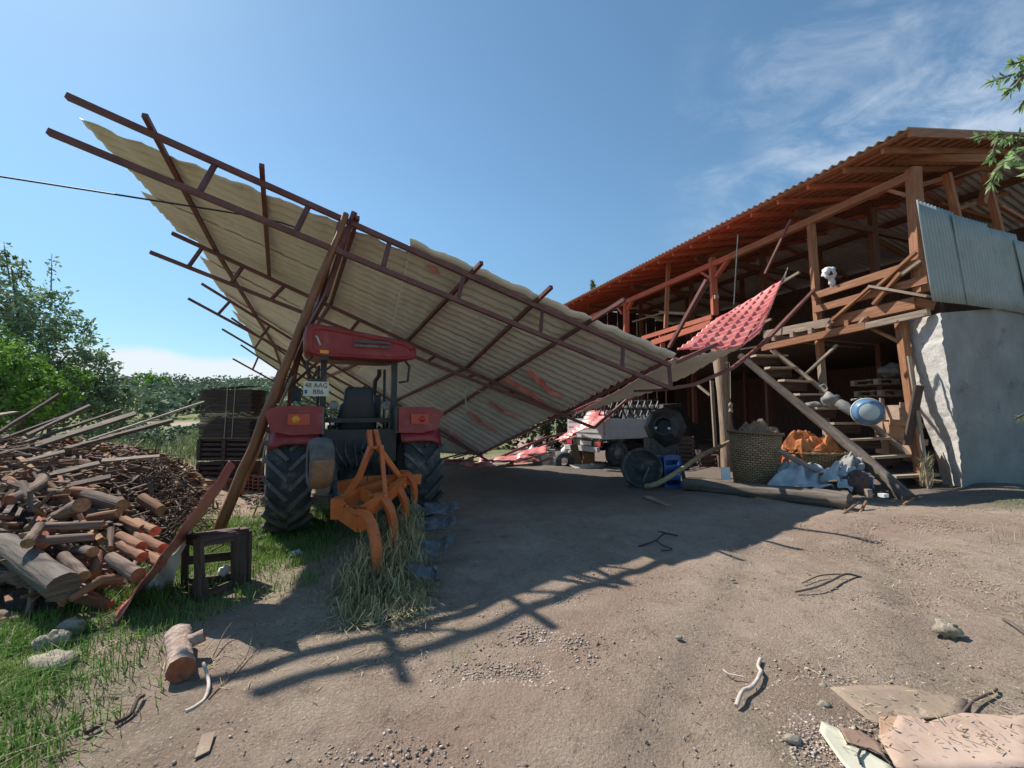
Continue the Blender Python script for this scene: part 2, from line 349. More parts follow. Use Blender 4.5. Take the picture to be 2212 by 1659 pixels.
class MB:
    def __init__(s): s.v = []; s.f = []; s.m = []; s.uv = []; s.sm = []
    def add(s, vs, fs, mi=0, uvs=None, smooth=False):
        o = len(s.v); s.v += [tuple(v) for v in vs]
        for k, f in enumerate(fs):
            s.f.append([i + o for i in f]); s.m.append(mi if isinstance(mi, int) else mi[k]); s.sm.append(smooth)
            s.uv.append(uvs[k] if uvs else [(vs[i][0], vs[i][1]) for i in f])
        return s
    def beam(s, p0, p1, w, h=None, mi=0, up=(0, 0, 1), jit=0.0):
        h = h or w; p0 = Vector(p0); p1 = Vector(p1); d = p1 - p0; L = d.length or 1e-6; d = d / L
        u = Vector(up)
        if abs(u.dot(d)) > .97: u = Vector((0, 1, 0)) if abs(d.y) < .9 else Vector((1, 0, 0))
        x = d.cross(u).normalized(); z = x.cross(d).normalized()
        vs = []
        for p in (p0, p1):
            for a, b in ((-1, -1), (1, -1), (1, 1), (-1, 1)):
                vs.append(p + x * (a * w / 2) + z * (b * h / 2) + (Vector([random.uniform(-jit, jit) for _ in range(3)]) if jit else Vector()))
        r = random.random() * 50
        uv = []
        fs = [(0, 4, 5, 1), (1, 5, 6, 2), (2, 6, 7, 3), (3, 7, 4, 0)]
        for k in range(4):
            a = k * .13 + r; b = a + (w if k % 2 == 0 else h)
            uv.append([(r, a), (r + L, a), (r + L, b), (r, b)])
        fs += [(0, 1, 2, 3), (7, 6, 5, 4)]; uv += [[(r, 0), (r + .02, 0), (r + .02, h), (r, h)]] * 2
        return s.add(vs, fs, mi, uv)
    def box(s, c, size, mi=0, rot=0.0):
        c = Vector(c); d = Vector((math.cos(rot), math.sin(rot), 0))
        return s.beam(c - d * size[0] / 2, c + d * size[0] / 2, size[1], size[2], mi)
    def tube(s, pts, rad, n=10, mi=0, capmi=None, smooth=True, cap=True, wob=0.0):
        pts = [Vector(p) for p in pts]; k = len(pts)
        rad = [rad] * k if not isinstance(rad, (list, tuple)) else rad
        vs = []; r0 = random.random() * 50; L = 0; Ls = [0]
        for i in range(1, k): L += (pts[i] - pts[i - 1]).length; Ls.append(L)
        t0 = (pts[1] - pts[0]).normalized()
        a = Vector((0, 0, 1)) if abs(t0.z) < .9 else Vector((0, 1, 0))
        x = t0.cross(a).normalized()
        for i in range(k):
            t = (pts[min(i + 1, k - 1)] - pts[max(i - 1, 0)]).normalized()
            x = (x - t * x.dot(t)).normalized(); y = t.cross(x)
            for j in range(n):
                an = 2 * math.pi * j / n; rr = rad[i] * (1 + (random.uniform(-wob, wob) if wob else 0))
                vs.append(pts[i] + x * (math.cos(an) * rr) + y * (math.sin(an) * rr))
        fs = []; uv = []
        for i in range(k - 1):
            for j in range(n):
                j2 = (j + 1) % n
                fs.append((i * n + j, i * n + j2, (i + 1) * n + j2, (i + 1) * n + j))
                va = r0 + j / n * 6.28 * rad[0]; vb = r0 + (j + 1) / n * 6.28 * rad[0]
                uv.append([(r0 + Ls[i], va), (r0 + Ls[i], vb), (r0 + Ls[i + 1], vb), (r0 + Ls[i + 1], va)])
        s.add(vs, fs, mi, uv, smooth)
        if cap:
            cm = mi if capmi is None else capmi
            for i, rev in ((0, True), (k - 1, False)):
                ring = [vs[i * n + j] for j in range(n)]
                if rev: ring = ring[::-1]
                s.add(ring, [tuple(range(n))], cm, [[(r0 + math.cos(6.28 * j / n) * rad[i], r0 + math.sin(6.28 * j / n) * rad[i]) for j in range(n)]])
        return s
    def lathe(s, c, axis, prof, n=24, mi=0, smooth=True):      # prof: list of (along axis, radius)
        c = Vector(c); ax = Vector(axis).normalized()
        a = Vector((0, 0, 1)) if abs(ax.z) < .9 else Vector((1, 0, 0))
        x = ax.cross(a).normalized(); y = ax.cross(x)
        vs = []; k = len(prof)
        for (h, r) in prof:
            for j in range(n):
                an = 2 * math.pi * j / n; vs.append(c + ax * h + x * (math.cos(an) * r) + y * (math.sin(an) * r))
        fs = []; uv = []
        for i in range(k - 1):
            for j in range(n):
                j2 = (j + 1) % n; fs.append((i * n + j, i * n + j2, (i + 1) * n + j2, (i + 1) * n + j))
                uv.append([(j / n, i / k), ((j + 1) / n, i / k), ((j + 1) / n, (i + 1) / k), (j / n, (i + 1) / k)])
        return s.add(vs, fs, mi, uv, smooth)
    def blob(s, c, r, mi=0, n=14, amp=.2, freq=1.5, seed=0, flat=None):
        c = Vector(c); r = Vector(r) if not isinstance(r, (int, float)) else Vector((r, r, r))
        vs = []; m_ = n // 2 + 1
        for i in range(m_ + 1):
            th = math.pi * i / m_
            for j in range(n):
                ph = 2 * math.pi * j / n
                d = Vector((math.sin(th) * math.cos(ph), math.sin(th) * math.sin(ph), math.cos(th)))
                k = 1 + amp * mnoise.noise(d * freq + Vector((seed * 3.1, seed * 1.7, seed)))*2
                q = Vector((d.x * r.x * k, d.y * r.y * k, d.z * r.z * k))
                vs.append(c + q)
        fs = []
        for i in range(m_):
            for j in range(n):
                j2 = (j + 1) % n; fs.append((i * n + j, (i + 1) * n + j, (i + 1) * n + j2, i * n + j2))
        return s.add(vs, fs, mi, None, True)
    def prism(s, pts, off, mi=0):
        pts = [Vector(p) for p in pts]; off = Vector(off); n = len(pts)
        vs = pts + [p + off for p in pts]
        fs = [tuple(range(n))[::-1], tuple(range(n, 2 * n))] + [(i, (i + 1) % n, n + (i + 1) % n, n + i) for i in range(n)]
        return s.add(vs, fs, mi)
    def sheet(s, fn, nu, nv, mi=0, uvs=(1, 1), smooth=True):
        vs = [fn(i / nu, j / nv) for i in range(nu + 1) for j in range(nv + 1)]
        fs = []; uv = []
        for i in range(nu):
            for j in range(nv):
                a = i * (nv + 1) + j; fs.append((a, a + nv + 1, a + nv + 2, a + 1))
                u0, u1, v0, v1 = i / nu * uvs[0], (i + 1) / nu * uvs[0], j / nv * uvs[1], (j + 1) / nv * uvs[1]
                uv.append([(u0, v0), (u1, v0), (u1, v1), (u0, v1)])
        return s.add(vs, fs, mi, uv, smooth)
    def build(s, name, mats, parent=None, local=False, solid=0.0, mofs=0):
        if not isinstance(mats, (list, tuple)): mats = [mats]
        me = bpy.data.meshes.new(name)
        vs = [Vector(v) for v in s.v]; loc = None
        if parent is not None:
            if not local:
                inv = ROOT[parent.name].inverted(); vs = [inv @ v for v in vs]
        elif not local:
            n = len(vs); loc = Vector((sum(v.x for v in vs) / n, sum(v.y for v in vs) / n, min(v.z for v in vs)))
            vs = [v - loc for v in vs]
        me.from_pydata([tuple(v) for v in vs], [], s.f)
        me.polygons.foreach_set('material_index', s.m)
        me.polygons.foreach_set('use_smooth', s.sm)
        ul = me.uv_layers.new(name='UVMap'); flat = [c for f in s.uv for p in f for c in p]
        ul.data.foreach_set('uv', flat)
        for m in mats: me.materials.append(m)
        me.update()
        o = link(name, me, parent)
        if loc is not None: o.location = loc; ROOT[o.name] = Matrix.Translation(loc)
        if solid:
            md = o.modifiers.new('thickness', 'SOLIDIFY'); md.thickness = solid; md.offset = 0
            if mofs: md.material_offset = mofs; md.material_offset_rim = mofs
        return o
def mesh_np(name, verts, faces, mats, rnd=None, parent=None, origin=True):
    verts = np.asarray(verts, np.float32); faces = np.asarray(faces, np.int32); k = faces.shape[1]
    loc = Vector((0, 0, 0))
    if parent is None and origin:
        loc = Vector((float(verts[:, 0].mean()), float(verts[:, 1].mean()), float(verts[:, 2].min())))
    elif parent is not None:
        loc = ROOT[parent.name].translation
    verts = verts - np.array(loc, np.float32)
    me = bpy.data.meshes.new(name); me.vertices.add(len(verts)); me.vertices.foreach_set('co', verts.ravel())
    me.loops.add(faces.size); me.loops.foreach_set('vertex_index', faces.ravel())
    me.polygons.add(len(faces)); me.polygons.foreach_set('loop_start', np.arange(0, faces.size, k, dtype=np.int32))
    me.update(calc_edges=True)
    if rnd is not None:
        at = me.attributes.new('rnd', 'FLOAT', 'POINT'); at.data.foreach_set('value', np.asarray(rnd, np.float32))
    me.materials.append(mats)
    o = link(name, me, parent)
    if parent is None: o.location = loc; ROOT[o.name] = Matrix.Translation(loc)
    return o
def leaf_quads(c, size, up=.3, aspect=2.2):
    """c: Nx3 centres -> quads (diamonds)"""
    n = len(c); a = np.random.randn(n, 3); a[:, 2] = a[:, 2] * .8; a /= np.linalg.norm(a, axis=1)[:, None]
    b = np.random.randn(n, 3); b -= (a * b).sum(1)[:, None] * a; b /= np.linalg.norm(b, axis=1)[:, None]
    s = (size * np.random.uniform(.6, 1.3, n))[:, None]
    v = np.stack([c - a * s, c + b * s / aspect, c + a * s, c - b * s / aspect], 1).reshape(-1, 3)
    return v, np.arange(4 * n).reshape(-1, 4), np.repeat(np.random.rand(n), 4)
# ================================================================== GROUND
def axis_x():
    a = np.arange(-9, 12.01, .075); r = [12.0]; s = .1
    while r[-1] < 2500: s *= 1.09; r.append(r[-1] + s)
    l = [-9.0]; s = .1
    while l[-1] > -2500: s *= 1.09; l.append(l[-1] - s)
    return np.concatenate([np.array(l[1:])[::-1], a, np.array(r[1:])])
def axis_y():
    a = np.arange(-1, 14.01, .075); r = [14.0]; s = .1
    while r[-1] < 4000: s *= 1.07; r.append(r[-1] + s)
    l = [-1.0]; s = .2
    while l[-1] > -60: s *= 1.5; l.append(l[-1] - s)
    return np.concatenate([np.array(l[1:])[::-1], a, np.array(r[1:])])
def build_ground():
    X, Y = axis_x(), axis_y(); gx, gy = np.meshgrid(X, Y, indexing='ij')
    gz = hgt(gx, gy)
    near = np.exp(-((gx / 14) ** 4 + ((gy - 6) / 9) ** 4))
    rs = np.random.RandomState(5)
    w = np.zeros_like(gx)
    for k in range(26):
        f = rs.uniform(4, 26); a = rs.rand() * 6.28; w += np.sin(f * (gx * math.cos(a) + gy * math.sin(a)) + rs.rand() * 6) / f
    gz = gz + near * w * .018 - .016 * (np.exp(-((gx - gy * .62 - .9 + .1 * np.sin(gy)) / .16) ** 2) + np.exp(-((gx - gy * .62 + .55 + .1 * np.sin(gy)) / .16) ** 2)) * (gy < 9) * (gy > .5)
    v = np.stack([gx, gy, gz], -1).reshape(-1, 3); nx, ny = gx.shape
    i, j = np.meshgrid(np.arange(nx - 1), np.arange(ny - 1), indexing='ij'); a = (i * ny + j).ravel()
    f = np.stack([a, a + ny, a + ny + 1, a + 1], 1)
    o = mesh_np('ground', v, f, M['ground'], origin=False)
    me = o.data; x, y = v[:, 0], v[:, 1]
    def wob(s, p): return np.sin(x * s + p) * np.cos(y * s * 1.3 + p * 2) + .5 * np.sin(x * s * 2.7 - y * s * 2.1 + p)
    # grass: left verge, patch by the tractor, everything beyond the yard
    g = np.clip((-(x + 2.0) - (y - 1.6) * .35 + wob(1.7, 1) * .25) * 1.6, 0, 1) * (y < 3.6)
    g = np.maximum(g, np.clip(1.2 - np.hypot((x + 3.3) / 1.5, (y - 5.0) / 1.5) + wob(2, 3) * .2, 0, 1))
    g = np.maximum(g, np.clip((y - 12 - wob(.4, 2)) / 4, 0, 1) * (x < 0) + np.clip((y - 25) / 6, 0, 1))
    g = np.maximum(g, .6 * np.clip(1 - np.hypot((x - 8.4) / 1.4, (y - 6.9) / .7) + wob(3, 1) * .3, 0, 1))
    bare = np.clip(1 - np.hypot((x + 32) / 30, (y - 52) / 9), 0, 1)
    g = g * (1 - np.clip(bare * 1.5, 0, 1))
    d = np.clip(1.5 - np.hypot((x - 1.4) / 3.6, (y - 10.2) / 2.6), 0, 1) * 1.2  # shade under the canopy painted into the soil colour
    d = np.maximum(d, .9 * np.clip((x * .9 + y - 12.9) / 1.2, 0, 1) * (y < 30) * (x > 1.5))  # barn interior shade, painted into the soil as well
    pk0 = .45 * np.clip(1.1 - np.abs(x - (y - 2.9) * .75 - .25 + wob(1.5, 2) * .15) / .55, 0, 1) * (y < 4.6)
    rt_ = (np.exp(-((x - y * .62 - .9 + .1 * np.sin(y)) / .16) ** 2) + np.exp(-((x - y * .62 + .55 + .1 * np.sin(y)) / .16) ** 2)) * (y < 9) * (y > .5)
    v[:, 2] -= 0
    pk = np.clip(1.1 - np.hypot((x - 4.9) / 2.4, (y - 5.9) / .8) + wob(3, 4) * .15, 0, 1) * .7
    pk = np.maximum(pk, pk0)
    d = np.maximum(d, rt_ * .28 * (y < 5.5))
    for nm, arr in (('green', g), ('shade_ruts', d), ('pink', pk)):
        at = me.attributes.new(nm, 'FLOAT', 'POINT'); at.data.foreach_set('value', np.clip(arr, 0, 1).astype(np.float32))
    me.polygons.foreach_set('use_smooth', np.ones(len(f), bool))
    tag(o, kind='structure')
build_ground()

# ================================================================== COLLAPSED CANOPY
def lerp(a, b, t): return a + (b - a) * t
TR = [  # top chord left end, lower chord left end, fold point (top, bottom), far ends (px,py,depth)
    dict(a=(145, 208, 4.9), b=(105, 285, 4.68), n=(1447, 790, 8.2), m=(1449, 839, 8.08)),
    dict(a=(372, 504, 7.55), b=(325, 545, 7.5), n=(1220, 896, 10.8), m=(1283, 924, 10.8)),
    dict(a=(436, 613, 10.3), b=(407, 645, 10.2), n=(1043, 988, 13.2), m=(1060, 998, 13.2)),
    dict(a=(500, 687, 13.0), b=(480, 711, 12.9), n=(935, 980, 15.6), m=(945, 985, 15.4)),
    dict(a=(520, 745, 15.6), b=(503, 775, 15.5), n=(850, 968, 18.0), m=(860, 972, 17.8))]
for t in TR:
    for k in 'abnm': t[k.upper()] = P(*t[k])
def on_line(A, B, px):           # point of the 3-D line A-B seen at image column px
    d = ray(px, 829.5); k = d.x / d.y
    t = (k * A.y - A.x) / ((B.x - A.x) - k * (B.y - A.y)); return A + (B - A) * t
canopy = thing('collapsed_canopy', 'collapsed steel canopy, cream underside showing, sagging from high left down to the ground', 'canopy', (0.5, 8.5, 0))
SH = [on_line(TR[i]['A'], TR[i]['N'], q) + Vector((0, 0, .145)) for i, q in enumerate((168, 380, 468, 520, 548))]
SN = [TR[i]['N'] + Vector((0, 0, (.145, .145, .06, .05, .05)[i])) for i in range(5)]
SH[0] = (P(176, 256, 5.35) - SH[1] * .13) / .87
def S(u, v):
    i = min(3, max(0, int(math.floor(v)))); t = v - i
    a = lerp(SH[i], SH[i + 1], t); b = lerp(SN[i], SN[i + 1], t)
    return lerp(a, b, u)
npan = 12; vs_ = [(-.13 if k == 0 else k * 4.12 / npan) for k in range(npan + 1)]
rs = random.Random(4)
panel_objs = []
for k in range(npan):
    for half, (ua, ub) in enumerate(((0, .475), (.462, 1.0))):
        v0, v1 = vs_[k], vs_[k + 1] + .06
        if k == 0: v0 = .13 if half == 0 else -.05
        ja = rs.uniform(-.012, .02) if half == 0 else 0
        if k == 2 and half == 0: ja = -.022
        if k == 8 and half == 0: ja = -.03
        lift = rs.uniform(-.008, .01) + (.006 if k % 2 else 0) - (.02 if half else 0)
        tiltv = rs.uniform(-.004, .018)
        def fn(a, b, ua=ua + ja, ub=ub, v0=v0, v1=v1, lift=lift, tiltv=tiltv, half=half, k=k):
            u = lerp(ua, ub, a); v = lerp(v0, v1, b)
            if k == 0 and half == 0: v = lerp(lerp(.13, .05, a), v1, b)
            p = S(u, v)
            i = min(3, max(0, int(v)))
            L = (SN[i] - SH[i]).length * u; W = v * 2.95
            z = (.020 if half == 0 else .028) * math.sin(W * 2 * math.pi / .20) + .024 * ((L / .36) % 1.0) + lift + tiltv * (b - .5) * 2
            z += .02 * mnoise.noise(Vector((L * .6, W * .5, k)))
            if k == 0: z += .018 * math.sin(L * 2 * math.pi / .62) * (1 - b)
            return p + Vector((-.26, -.16, .95)) * z
        mb = MB(); mb.sheet(fn, 74 if half == 0 else 84, 30)
        o = mb.build('roof_sheet', [M['redtile'], M['cream']], canopy, solid=.006, mofs=1)
        panel_objs.append(o)
for ti, t in enumerate(TR):
    th = (.072, .066, .062, .06, .06)[ti]
    tr = MB(); A, N, B_, M_ = t['A'], t['N'], t['B'], t['M']
    tr.beam(A, N, th, th)
    root = tr.build('top_chord', M['redsteel'], canopy)
    low = MB(); low.beam(B_, lerp(B_, M_, .55), th, th); low.beam(lerp(B_, M_, .55), M_, th, th)
    low.build('bottom_chord', M['redsteel'], canopy)
    def strut(pt, pb):
        s_ = MB(); s_.beam(on_line(A, N, pt) - Vector((0, 0, th / 2)), on_line(B_, M_, pb) + Vector((0, 0, th / 2)), th * .85, th * .6, up=(0, 1, 0))
        s_.build('strut', M['redsteel'], canopy)
    if ti == 0: L_ = [(440, 410), (653, 628), (835, 822), (1000, 988), (1172, 1168), (1347, 1345), (1446, 1449)]
    elif ti == 1: L_ = [(420, 395), (512, 490), (605, 580), (688, 668), (771, 756), (862, 848), (939, 925), (1027, 1012), (1110, 1100), (1213, 1205)]
    elif ti == 2: L_ = [(487, 465), (577, 560), (648, 632), (716, 700), (790, 778), (873, 860), (950, 940), (1010, 1003)]
    elif ti == 3: L_ = [(560, 548), (625, 615), (700, 690), (780, 770), (850, 842)]
    else: L_ = [(555, 545), (600, 592), (660, 652)]
    for a, b in L_: strut(a, b)
# bars that kinked up again past the fold
for pts, w in [([(1449, 839, 8.2), (1498, 831, 8.4), (1581, 796, 8.9), (1655, 737, 9.5), (1757, 628, 10.4)], .062),
               ([(1463, 782, 8.25), (1547, 744, 8.6)], .07),
               ([(1283, 924, 10.8), (1352, 865, 11.2), (1420, 835, 11.5)], .06), ([(1220, 897, 10.8), (1300, 862, 11.2)], .06),
               ([(1060, 996, 13.2), (1180, 945, 13.4), (1283, 924, 13.3), (1340, 880, 13.5)], .07), ([(990, 1010, 13.8), (1120, 980, 13.8), (1250, 935, 13.8)], .06),
               ([(1370, 845, 9.0), (1440, 842, 8.4)], .05)]:
    mb = MB(); pp = [P(*q) for q in pts]
    for a, b in zip(pp, pp[1:]): mb.beam(a, b + (b - a).normalized() * .02, w, w)
    mb.build('bent_bar', M['redsteel'], canopy)
# purlins across the trusses
def purlin(cols, ext=.28, end=None, w=.06):
    pts = []
    for ti, px in enumerate(cols):
        if px is None: continue
        t = TR[ti]; pts.append(on_line(t['A'], t['N'], px) - Vector((0, 0, .0)) + Vector((-.02, -.01, .068)))
    d = (pts[0] - pts[1]).normalized(); pts[0] = pts[0] + d * ext
    mb = MB()
    for a, b in zip(pts, pts[1:]): mb.beam(a, b + (b - a).normalized() * .03, w, w)
    mb.build('purlin', M['redsteel'], canopy)
purlin([300, 455, 547, 590, 612], .22)
purlin([553, 575], .28)
purlin([764, 712, 655, 640], .1)
purlin([1020, 883, 745, 700], .34)
purlin([1160, 1011, 855, 770], .5)
purlin([1268, 1074, 930, 830], .95)
purlin([1444, 1222, 1040, 935], .0)
# the right wing, torn loose and curling towards the yard with its tiled face up
def quad_sheet(c, nu, nv, wu, wv, amp=.022, name='torn_sheet', crumple=.02, seed=0, mats=None, parent=None, edge=0.0):
    a, b, cc, d = [Vector(q) for q in c]        # a->b along u, d->cc along u at v=1
    LU = (b - a).length; LV = (d - a).length; nrm = (b - a).cross(d - a).normalized()
    rsd = np.random.RandomState(seed); je = rsd.uniform(-1, 1, 60)
    def fn(u, v):
        uu = u
        if edge: uu = u * (1 + edge * (je[int(v * 50) % 60])) + edge * je[(int(v * 40) + 7) % 60]
        p = lerp(lerp(a, b, uu), lerp(d, cc, uu), v)
        z = amp * math.sin(v * LV * 2 * math.pi / wv) + amp * (((u * LU) / wu) % 1.0) if amp else 0
        z += crumple * 2.5 * mnoise.noise(p * 1.3 + Vector((seed, 0, 0)))
        return p + nrm * z
    mb = MB(); mb.sheet(fn, nu, nv, uvs=(LU, LV))
    return mb.build(name, mats or [M['redtile'], M['cream']], parent or canopy, solid=.006, mofs=1)
quad_sheet([P(1462, 757, 8.9), P(1600, 752, 8.45), P(1700, 602, 9.4), P(1580, 668, 9.9)], 60, 50, .24, .19, .028, seed=2, crumple=.03)
quad_sheet([P(1600, 752, 8.45), P(1642, 722, 8.5), P(1702, 578, 9.5), P(1696, 604, 9.4)], 8, 50, .24, .19, .02, seed=2, crumple=.02)
quad_sheet([P(1445, 780, 8.3), P(1240, 893, 10.9), P(1425, 838, 10.4), P(1604, 744, 8.55)], 60, 40, .36, .2, .022, seed=3, mats=[M['cream'], M['redtile']])
quad_sheet([P(1200, 955, 12.6), P(1222, 952, 12.3), P(1262, 920, 12.6), P(1242, 922, 13.2)], 16, 24, .3, .19, .02, seed=4, crumple=.05)
quad_sheet([P(1240, 935, 12.0), P(1290, 925, 11.8), P(1330, 885, 12.2), P(1270, 890, 12.8)], 16, 24, .3, .19, .02, seed=5, crumple=.06)
# torn strips where the red face of a folded sheet shows from below
def flap(pts, w, seed):
    mb = MB(); r_ = random.Random(seed); top = []; bot = []
    pp = [Vector(p) for p in pts]
    for i in range(len(pp) - 1):
        for j in range(6):
            p = lerp(pp[i], pp[i + 1], j / 6); f = (i + j / 6) / (len(pp) - 1)
            ww = w * (math.sin(math.pi * min(1, f + .05)) ** .5) * r_.uniform(.5, 1.15)
            top.append(p + Vector((.02, -.02, ww * .5))); bot.append(p + Vector((-.05, -.04, -ww * .5 + r_.uniform(-.02, .02))))
    n = len(top); vs = top + bot
    mb.add(vs, [(i, i + 1, n + i + 1, n + i) for i in range(n - 1)])
    mb.build('torn_flap', [M['redtile']], canopy, solid=.004)
def onS(px, py):                      # point of the sagging sheets along a sight line, just below their skin
    best = None
    d = ray(px, py).normalized(); e = Vector((0, 0, EYE))
    for a in range(81):
        for b in range(0, 165):
            q = S(a / 80, b / 40) - e; m = (q - d * q.dot(d)).length
            if best is None or m < best[0]: best = (m, q)
    q = best[1]; return e + q * (1 - .07 / q.length) - Vector((0, 0, .02))
flap([onS(1142, 803), onS(1165, 820), onS(1190, 843), onS(1222, 862)], .15, 1)
flap([onS(1085, 812), onS(1115, 832), onS(1150, 853), onS(1190, 880)], .08, 2)
flap([onS(1060, 865), onS(1090, 885), onS(1130, 905)], .055, 3)
flap([onS(1015, 890), onS(1045, 915), onS(1080, 935)], .05, 4)
flap([onS(960, 925), onS(985, 940), onS(1005, 952)], .045, 5)
flap([onS(930, 575), onS(942, 582), onS(950, 592)], .05, 6)
for k, (x, y, d, w, h) in enumerate([(1225, 945, 12.6, .25, .2), (1150, 980, 13.1, .5, .2), (1105, 992, 13.0, .6, .15)]):
    c = P(x, y, d); rz_ = random.uniform(-.3, .3)
    quad_sheet([c + Vector((-w, -.25, -h * .7)), c + Vector((w * .8, -.35, h * .5)), c + Vector((w, .35, h * .9)), c + Vector((-w * .7, .4, -h * .2))], 16, 18, .3, .19, .02, 'torn_sheet', .07, 30 + k, mats=[M['redtile'], M['cream']])
for k in range(9):
    a = P(random.uniform(940, 1200), random.uniform(985, 1008), random.uniform(12.4, 13.6)); a.z = max(a.z, .05); b = a + Vector((random.uniform(.5, 1.3), random.uniform(-.3, .3), random.uniform(-.05, .35)))
    mb = MB(); mb.beam(a, b, .05, .04); mb.build('bent_bar', M['redsteel'], canopy)
# crumpled ends lying on the ground
for k, (x, y, d) in enumerate([(960, 1008, 13.4), (1000, 1012, 13.0), (1040, 1010, 12.8), (1085, 1005, 13.2), (1120, 1000, 13.5), (930, 1010, 13.0), (980, 1002, 13.8), (1060, 1000, 13.9), (1140, 1002, 12.9)]):
    c = P(x, y, d); w = .35
    quad_sheet([c + Vector((-w, -.2, 0)), c + Vector((w, -.3, .02)), c + Vector((w * .9, .3, .14)), c + Vector((-w, .35, .10))], 14, 14, .2, .15, .03, 'crumpled_sheet', .12, 10 + k)

# ================================================================== PROP POLES
def pole(name, pts, r0, r1, label, m, group=None, cat='pole', wob=.05, n=12):
    k = 14; pp = []
    for i in range(k + 1):
        t = i / k; a = lerp(Vector(pts[0]), Vector(pts[-1]), t)
        if len(pts) == 3: a = lerp(lerp(Vector(pts[0]), Vector(pts[1]), t), lerp(Vector(pts[1]), Vector(pts[2]), t), t)
        pp.append(a + Vector([random.uniform(-1, 1) * r0 * .12 for _ in range(3)]))
    mb = MB(); mb.tube(pp, [lerp(r0, r1, i / k) * random.uniform(.94, 1.06) for i in range(k + 1)], n, 0, 1, wob=wob)
    return tag(mb.build(name, [m, M['cut']]), label, cat, group)
pole('prop_pole', [G(462, 1178), P(600, 830, 5.2), P(748, 462, 5.98)], .062, .043, 'thick orange brown debarked pole propping the front truss from behind the broken crate', M['pole'])
pole('prop_pole', [G(515, 1072), P(622, 775, 6.3), P(720, 545, 6.1)], .055, .045, 'greyish round pole close behind the thick orange brown one under the canopy', M['pole'])
pole('long_stick', [G(527, 1052), P(590, 900, 7.0), P(642, 795, 7.2)], .026, .02, 'thin pale stick leaning beside the tractor wheel under the canopy', M['timberold'])
pole('long_stick', [G(556, 1040), P(585, 960, 7.4), P(604, 905, 7.4)], .022, .018, 'short thin stick leaning against the left rear tractor tyre', M['timberold'])
# buckled lattice post of the canopy
lp = thing('buckled_post', 'buckled red steel lattice post hanging beside the prop poles under the front truss', 'steel post', P(700, 640, 6.4))
mb = MB(); q = [P(*c) for c in ((766, 458, 6.05), (735, 545, 6.1), (704, 640, 6.3), (668, 705, 6.6), (640, 775, 7.0), (628, 830, 7.3), (622, 900, 7.6))]
for a, b in zip(q, q[1:]): mb.beam(a, b, .06, .06)
mb.build('leg', M['redsteel'], lp)
mb = MB(); q2 = [P(*c) for c in ((735, 480, 6.05), (713, 560, 6.15), (690, 650, 6.4), (655, 720, 6.8), (617, 800, 7.2), (600, 870, 7.5))]
for a, b in zip(q2, q2[1:]): mb.beam(a, b, .05, .05)
mb.build('leg', M['redsteel'], lp)
mb = MB()
for i in range(6):
    mb.beam(q[i], q2[i + 1] if i < 5 else q2[5], .025, .025)
mb.build('lacing', M['redsteel'], lp)
# broken steel bits hanging below roof of tractor area
lp2 = thing('buckled_post', 'bent red steel struts tangled at the left of the tractor roof', 'steel post', P(655, 800, 7.0))
mb = MB()
for a, b in [((655, 745, 6.9), (640, 800, 7.1)), ((700, 770, 7.2), (610, 850, 7.4)), ((690, 790, 7.3), (665, 840, 7.3)), ((612, 818, 7.3), (680, 862, 7.5)), ((650, 770, 7.0), (672, 815, 7.2)), ((640, 800, 7.1), (630, 870, 7.3))]:
    mb.beam(P(*a), P(*b), .04, .03)
mb.build('strut', M['redsteel'], lp2)

def wire(name, pts, r, m, label, cat, sub=10, sag=0, parent=None):
    pp = []; pts = [Vector(p) for p in pts]; n = len(pts)
    for i in range(n - 1):
        p0 = pts[max(0, i - 1)]; p1 = pts[i]; p2 = pts[i + 1]; p3 = pts[min(n - 1, i + 2)]
        for j in range(sub):
            t = j / sub
            c = .5 * ((2 * p1) + (p2 - p0) * t + (2 * p0 - 5 * p1 + 4 * p2 - p3) * t * t + (-p0 + 3 * p1 - 3 * p2 + p3) * t ** 3)
            pp.append(c - Vector((0, 0, sag * 4 * t * (1 - t))))
    pp.append(pts[-1]); mb = MB(); mb.tube(pp, r, 6, 0)
    o = mb.build(name, m, parent)
    if parent is None: tag(o, label, cat)
    return o
wire('power_cable', [P(-60, 372, 5.0), P(300, 428, 5.15), P(560, 470, 5.55), P(640, 492, 5.72)], .011, M['cable'], 'black cable crossing the sky from the left edge to the front truss', 'cable')
wire('hanging_rope', [P(1010, 835, 9.6), P(1005, 855, 9.6), P(1008, 880, 9.6)], .012, M['rope'], 'short pale rope knotted round the canopy purlin', 'rope')
wire('hanging_rope', [P(1018, 838, 9.6), P(1080, 862, 10.0), P(1118, 880, 10.1)], .010, M['rope'], 'pale rope stretched from the knot along the canopy underside', 'rope')
wire('hanging_rope', [P(1030, 852, 9.6), P(990, 915, 9.8), P(930, 985, 10)], .005, M['rope'], 'thin pale cord hanging from the canopy down behind the tractor', 'rope')

